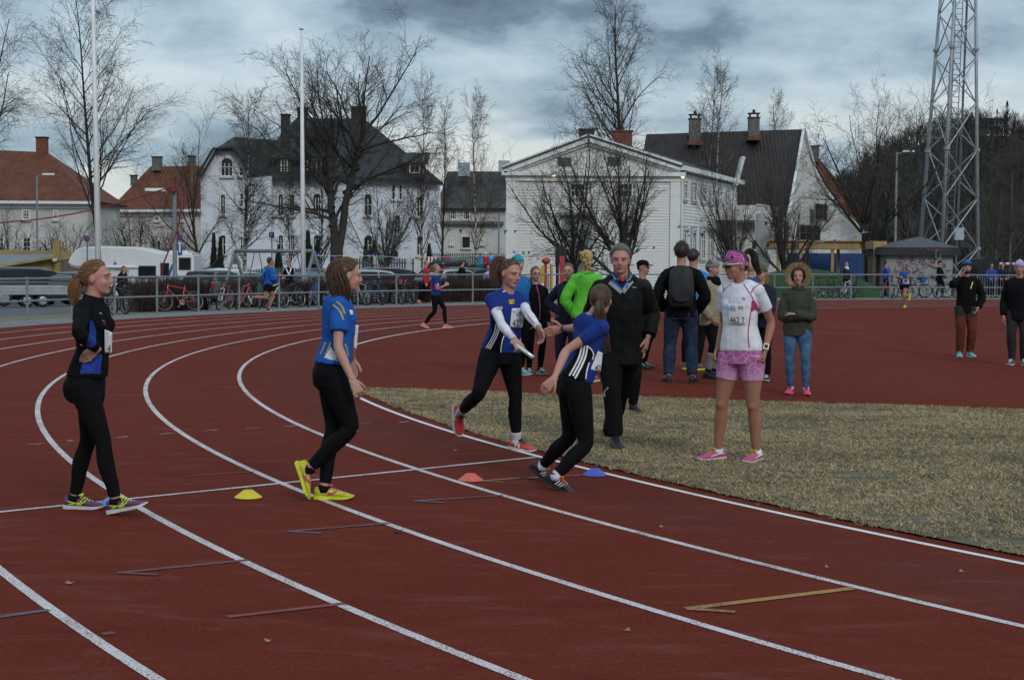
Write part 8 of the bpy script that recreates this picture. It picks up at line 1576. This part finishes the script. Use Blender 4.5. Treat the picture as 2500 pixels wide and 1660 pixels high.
def medal(p, root): ribbon(p, p.top, [(698, 652), (702, 662), (706, 672)], .05, 'white_fabric', 'medal_ribbon', .01); ribbon(p, p.top, [(711, 652), (709, 662), (706, 672)], .05, 'white_fabric', 'medal_ribbon', .01)
pm(1.66, 706, 57., -30, 'person in grey beanie and black jacket with a white ribbon by the flagpole', dict(skin='skin_fair', hairm='hair_dark', top=JK('black_fabric'), bottom=TR('navy'), shoe=SH('shoe_black'), extra=[short('hair_dark'), hat('grey_knit'), medal]), arms=('hold', 'hold'), vox=.020, group=FG)
def bibw(p, root): bib(p, p.top, [(1060, 690), (1072, 690), (1072, 706), (1061, 706)], [], 'bib', 'race_bib', .012, 5)
def pinksl(p, root):
    for k in 'LR': m = MB(); limb(m, p.sh[k], p.el[k], p.wr[k], ARM, .55, 1.6, p.s*.93, .006); m.build('arm_sleeve', 'pink_knit', root, True)
pm(1.60, 1064, 38.9, 84, 'girl in navy jersey with pink sleeves and coral shoes walking on the bend', dict(skin='skin_fair', hairm='hair_blond', top=dict(mat='jersey_navy', hem=.02, sleeve=.5, inf=.010, name='jersey'), bottom=TG, shoe=SH('shoe_coral', 'sole_white', 'lace_pink'), extra=[pony('hair_blond', seed=9), pinksl, bibw]), arms=('run_b', 'run_f'), legs='walk', vox=.011, group=FG)
pm(1.70, 1040, 62., 80, 'person in red jacket and black tights walking behind the girl with pink sleeves', dict(skin='skin_fair', hairm='hair_blond', top=JK('red_fabric'), bottom=TG, shoe=SH('shoe_coral'), extra=[short('hair_blond')]), legs='walk', vox=.020, group=FG)
pm(1.76, 1128, 70., 120, 'man in black vest among the parked cars', dict(skin='skin_fair', hairm='hair_dark', top=JK('black_fabric'), bottom=TR('navy'), shoe=SH('shoe_black'), extra=[short('hair_dark')]), sex='m', vox=.022, group=FG)
pf = empty('play_platform', at_px(1186, 78), 0, 'low wooden platform among the parked cars', 'platform'); MB().box((0, .3, .5), (1.9, 1.2, 1.0)).build('deck', 'stone_grey', pf)
for i, (px, c, hm, nm) in enumerate(((1172, 'teal', 'hair_dark', 'turquoise'), (1184, 'red_fabric', 'white_fabric', 'red'), (1196, 'bright_blue', 'lilac', 'bright blue'))):
    q = pf.location + Vector(((px - 1184)*.0225, .1 + .2*i, 1.0)); p = stand(1.25 + .05*i, q, 20*i - 30, ('hold', 'down')); make_person(p, 'child in %s jacket on the wooden platform' % nm, dict(skin='skin_fair', hairm='hair_dark', top=JK(c), bottom=TR('navy'), shoe=SH('shoe_black'), extra=[short('hair_dark'), hat(hm if hm in M else 'navy')]), .02, FG)
pm(1.45, 1193, 66., 200, 'child in pale pink snowsuit behind the hedge', dict(skin='skin_fair', hairm='hair_gold', face=False, top=JK('lilac', inf=.03), bottom=TR('pink_knit'), shoe=SH('shoe_pink'), extra=[short('hair_gold'), hat('pink_knit')]), vox=.022, group=FG)
pm(1.45, 291, 51.0, 95, 'cyclist in yellow helmet and dark jacket with a red pack', dict(skin='skin_fair', hairm='hair_dark', top=JK('black_fabric', paint3=[(lambda c: mnoise.noise(c*1.3) > .25, 'red_fabric')]), bottom=TR('black_fabric'), shoe=SH('shoe_black'), extra=[short('hair_dark'), hat('khaki', 'yellow_trim')]), arms=('hold', 'hold'), lean=18, vox=.020, group=FG)
pm(1.70, 2209, 58.9, -42, 'woman runner in blue singlet and black shorts on the far lane', dict(skin='skin_tan', hairm='hair_blond', top=dict(mat='jersey_blue', hem=.02, sleeve=.08, inf=.008, name='singlet'), bottom=dict(mat='black_fabric', len=.35, inf=.010, name='shorts'), shoe=SH('shoe_yellow', 'sole_yellow', 'lime_mark'), extra=[pony('hair_blond', seed=10), tri, lambda p, root: MB().loft([[headf(p, math.sin(a)*.088, -.012 + math.cos(a)*.106, .05 + dz) for a in [2*math.pi*i/18 for i in range(18)]] for dz in (0, .03)], cap=False).build('headband', 'bright_blue', root, True)]), arms=('run_f', 'run_f'), legs='run', vox=.012, group=FG, lean=5)
pm(1.74, 2163, 76.5, 88, 'man in blue pullover and black trousers standing at the graffiti hut', dict(skin='skin_fair', hairm='hair_dark', top=JK('collar_blue', inf=.012), bottom=TR('black_fabric'), shoe=SH('shoe_grey'), extra=[short('hair_dark')]), arms=('down', 'hold'), sex='m', vox=.022, group=FG)
pm(1.78, 2294, 76.0, 55, 'cyclist in black holding a bicycle before the graffiti wall', dict(skin='skin_fair', hairm='hair_dark', top=JK('black_fabric', inf=.012), bottom=TR('black_fabric', inf=.006, linf=0.), shoe=SH('shoe_black'), extra=[short('hair_dark'), hat('black_fabric')]), arms=('hold', 'hold'), legs='ride', sex='m', vox=.022, group=FG)
pm(1.70, 2066, 76.0, 58, 'man in dark jacket and pale scarf by the bicycles at the grass mound', dict(skin='skin_fair', hairm='hair_grey', top=JK('navy'), bottom=TR('black_fabric'), shoe=SH('shoe_black'), extra=[short('hair_grey'), scarf('bib')]), arms=('hold', 'hold'), sex='m', vox=.022, group=FG)
for px, m, hm, lb, yw in ((2419, 'collar_blue', None, 'onlooker in plain blue jacket leaning on the crowd barrier', 5), (2447, 'navy', None, 'light-haired onlooker in navy jacket leaning on the crowd barrier', -5), (2477, 'dark_grey', 'red_fabric', 'onlooker in red cap and dark jacket at the crowd barrier', 0)):
    pm(1.68, px, 77.2, yw, lb, dict(skin='skin_pink', hairm='hair_dark' if px == 2419 else 'hair_grey', top=JK(m), bottom=TR('black_fabric'), shoe=SH('shoe_black'), extra=[short('hair_dark' if px == 2419 else 'hair_grey')] + ([hat(hm, 'white_fabric')] if hm else [])), arms=('rail', 'rail'), sex='m', vox=.022, group=FG, lean=12)
bpy.context.view_layer.update()
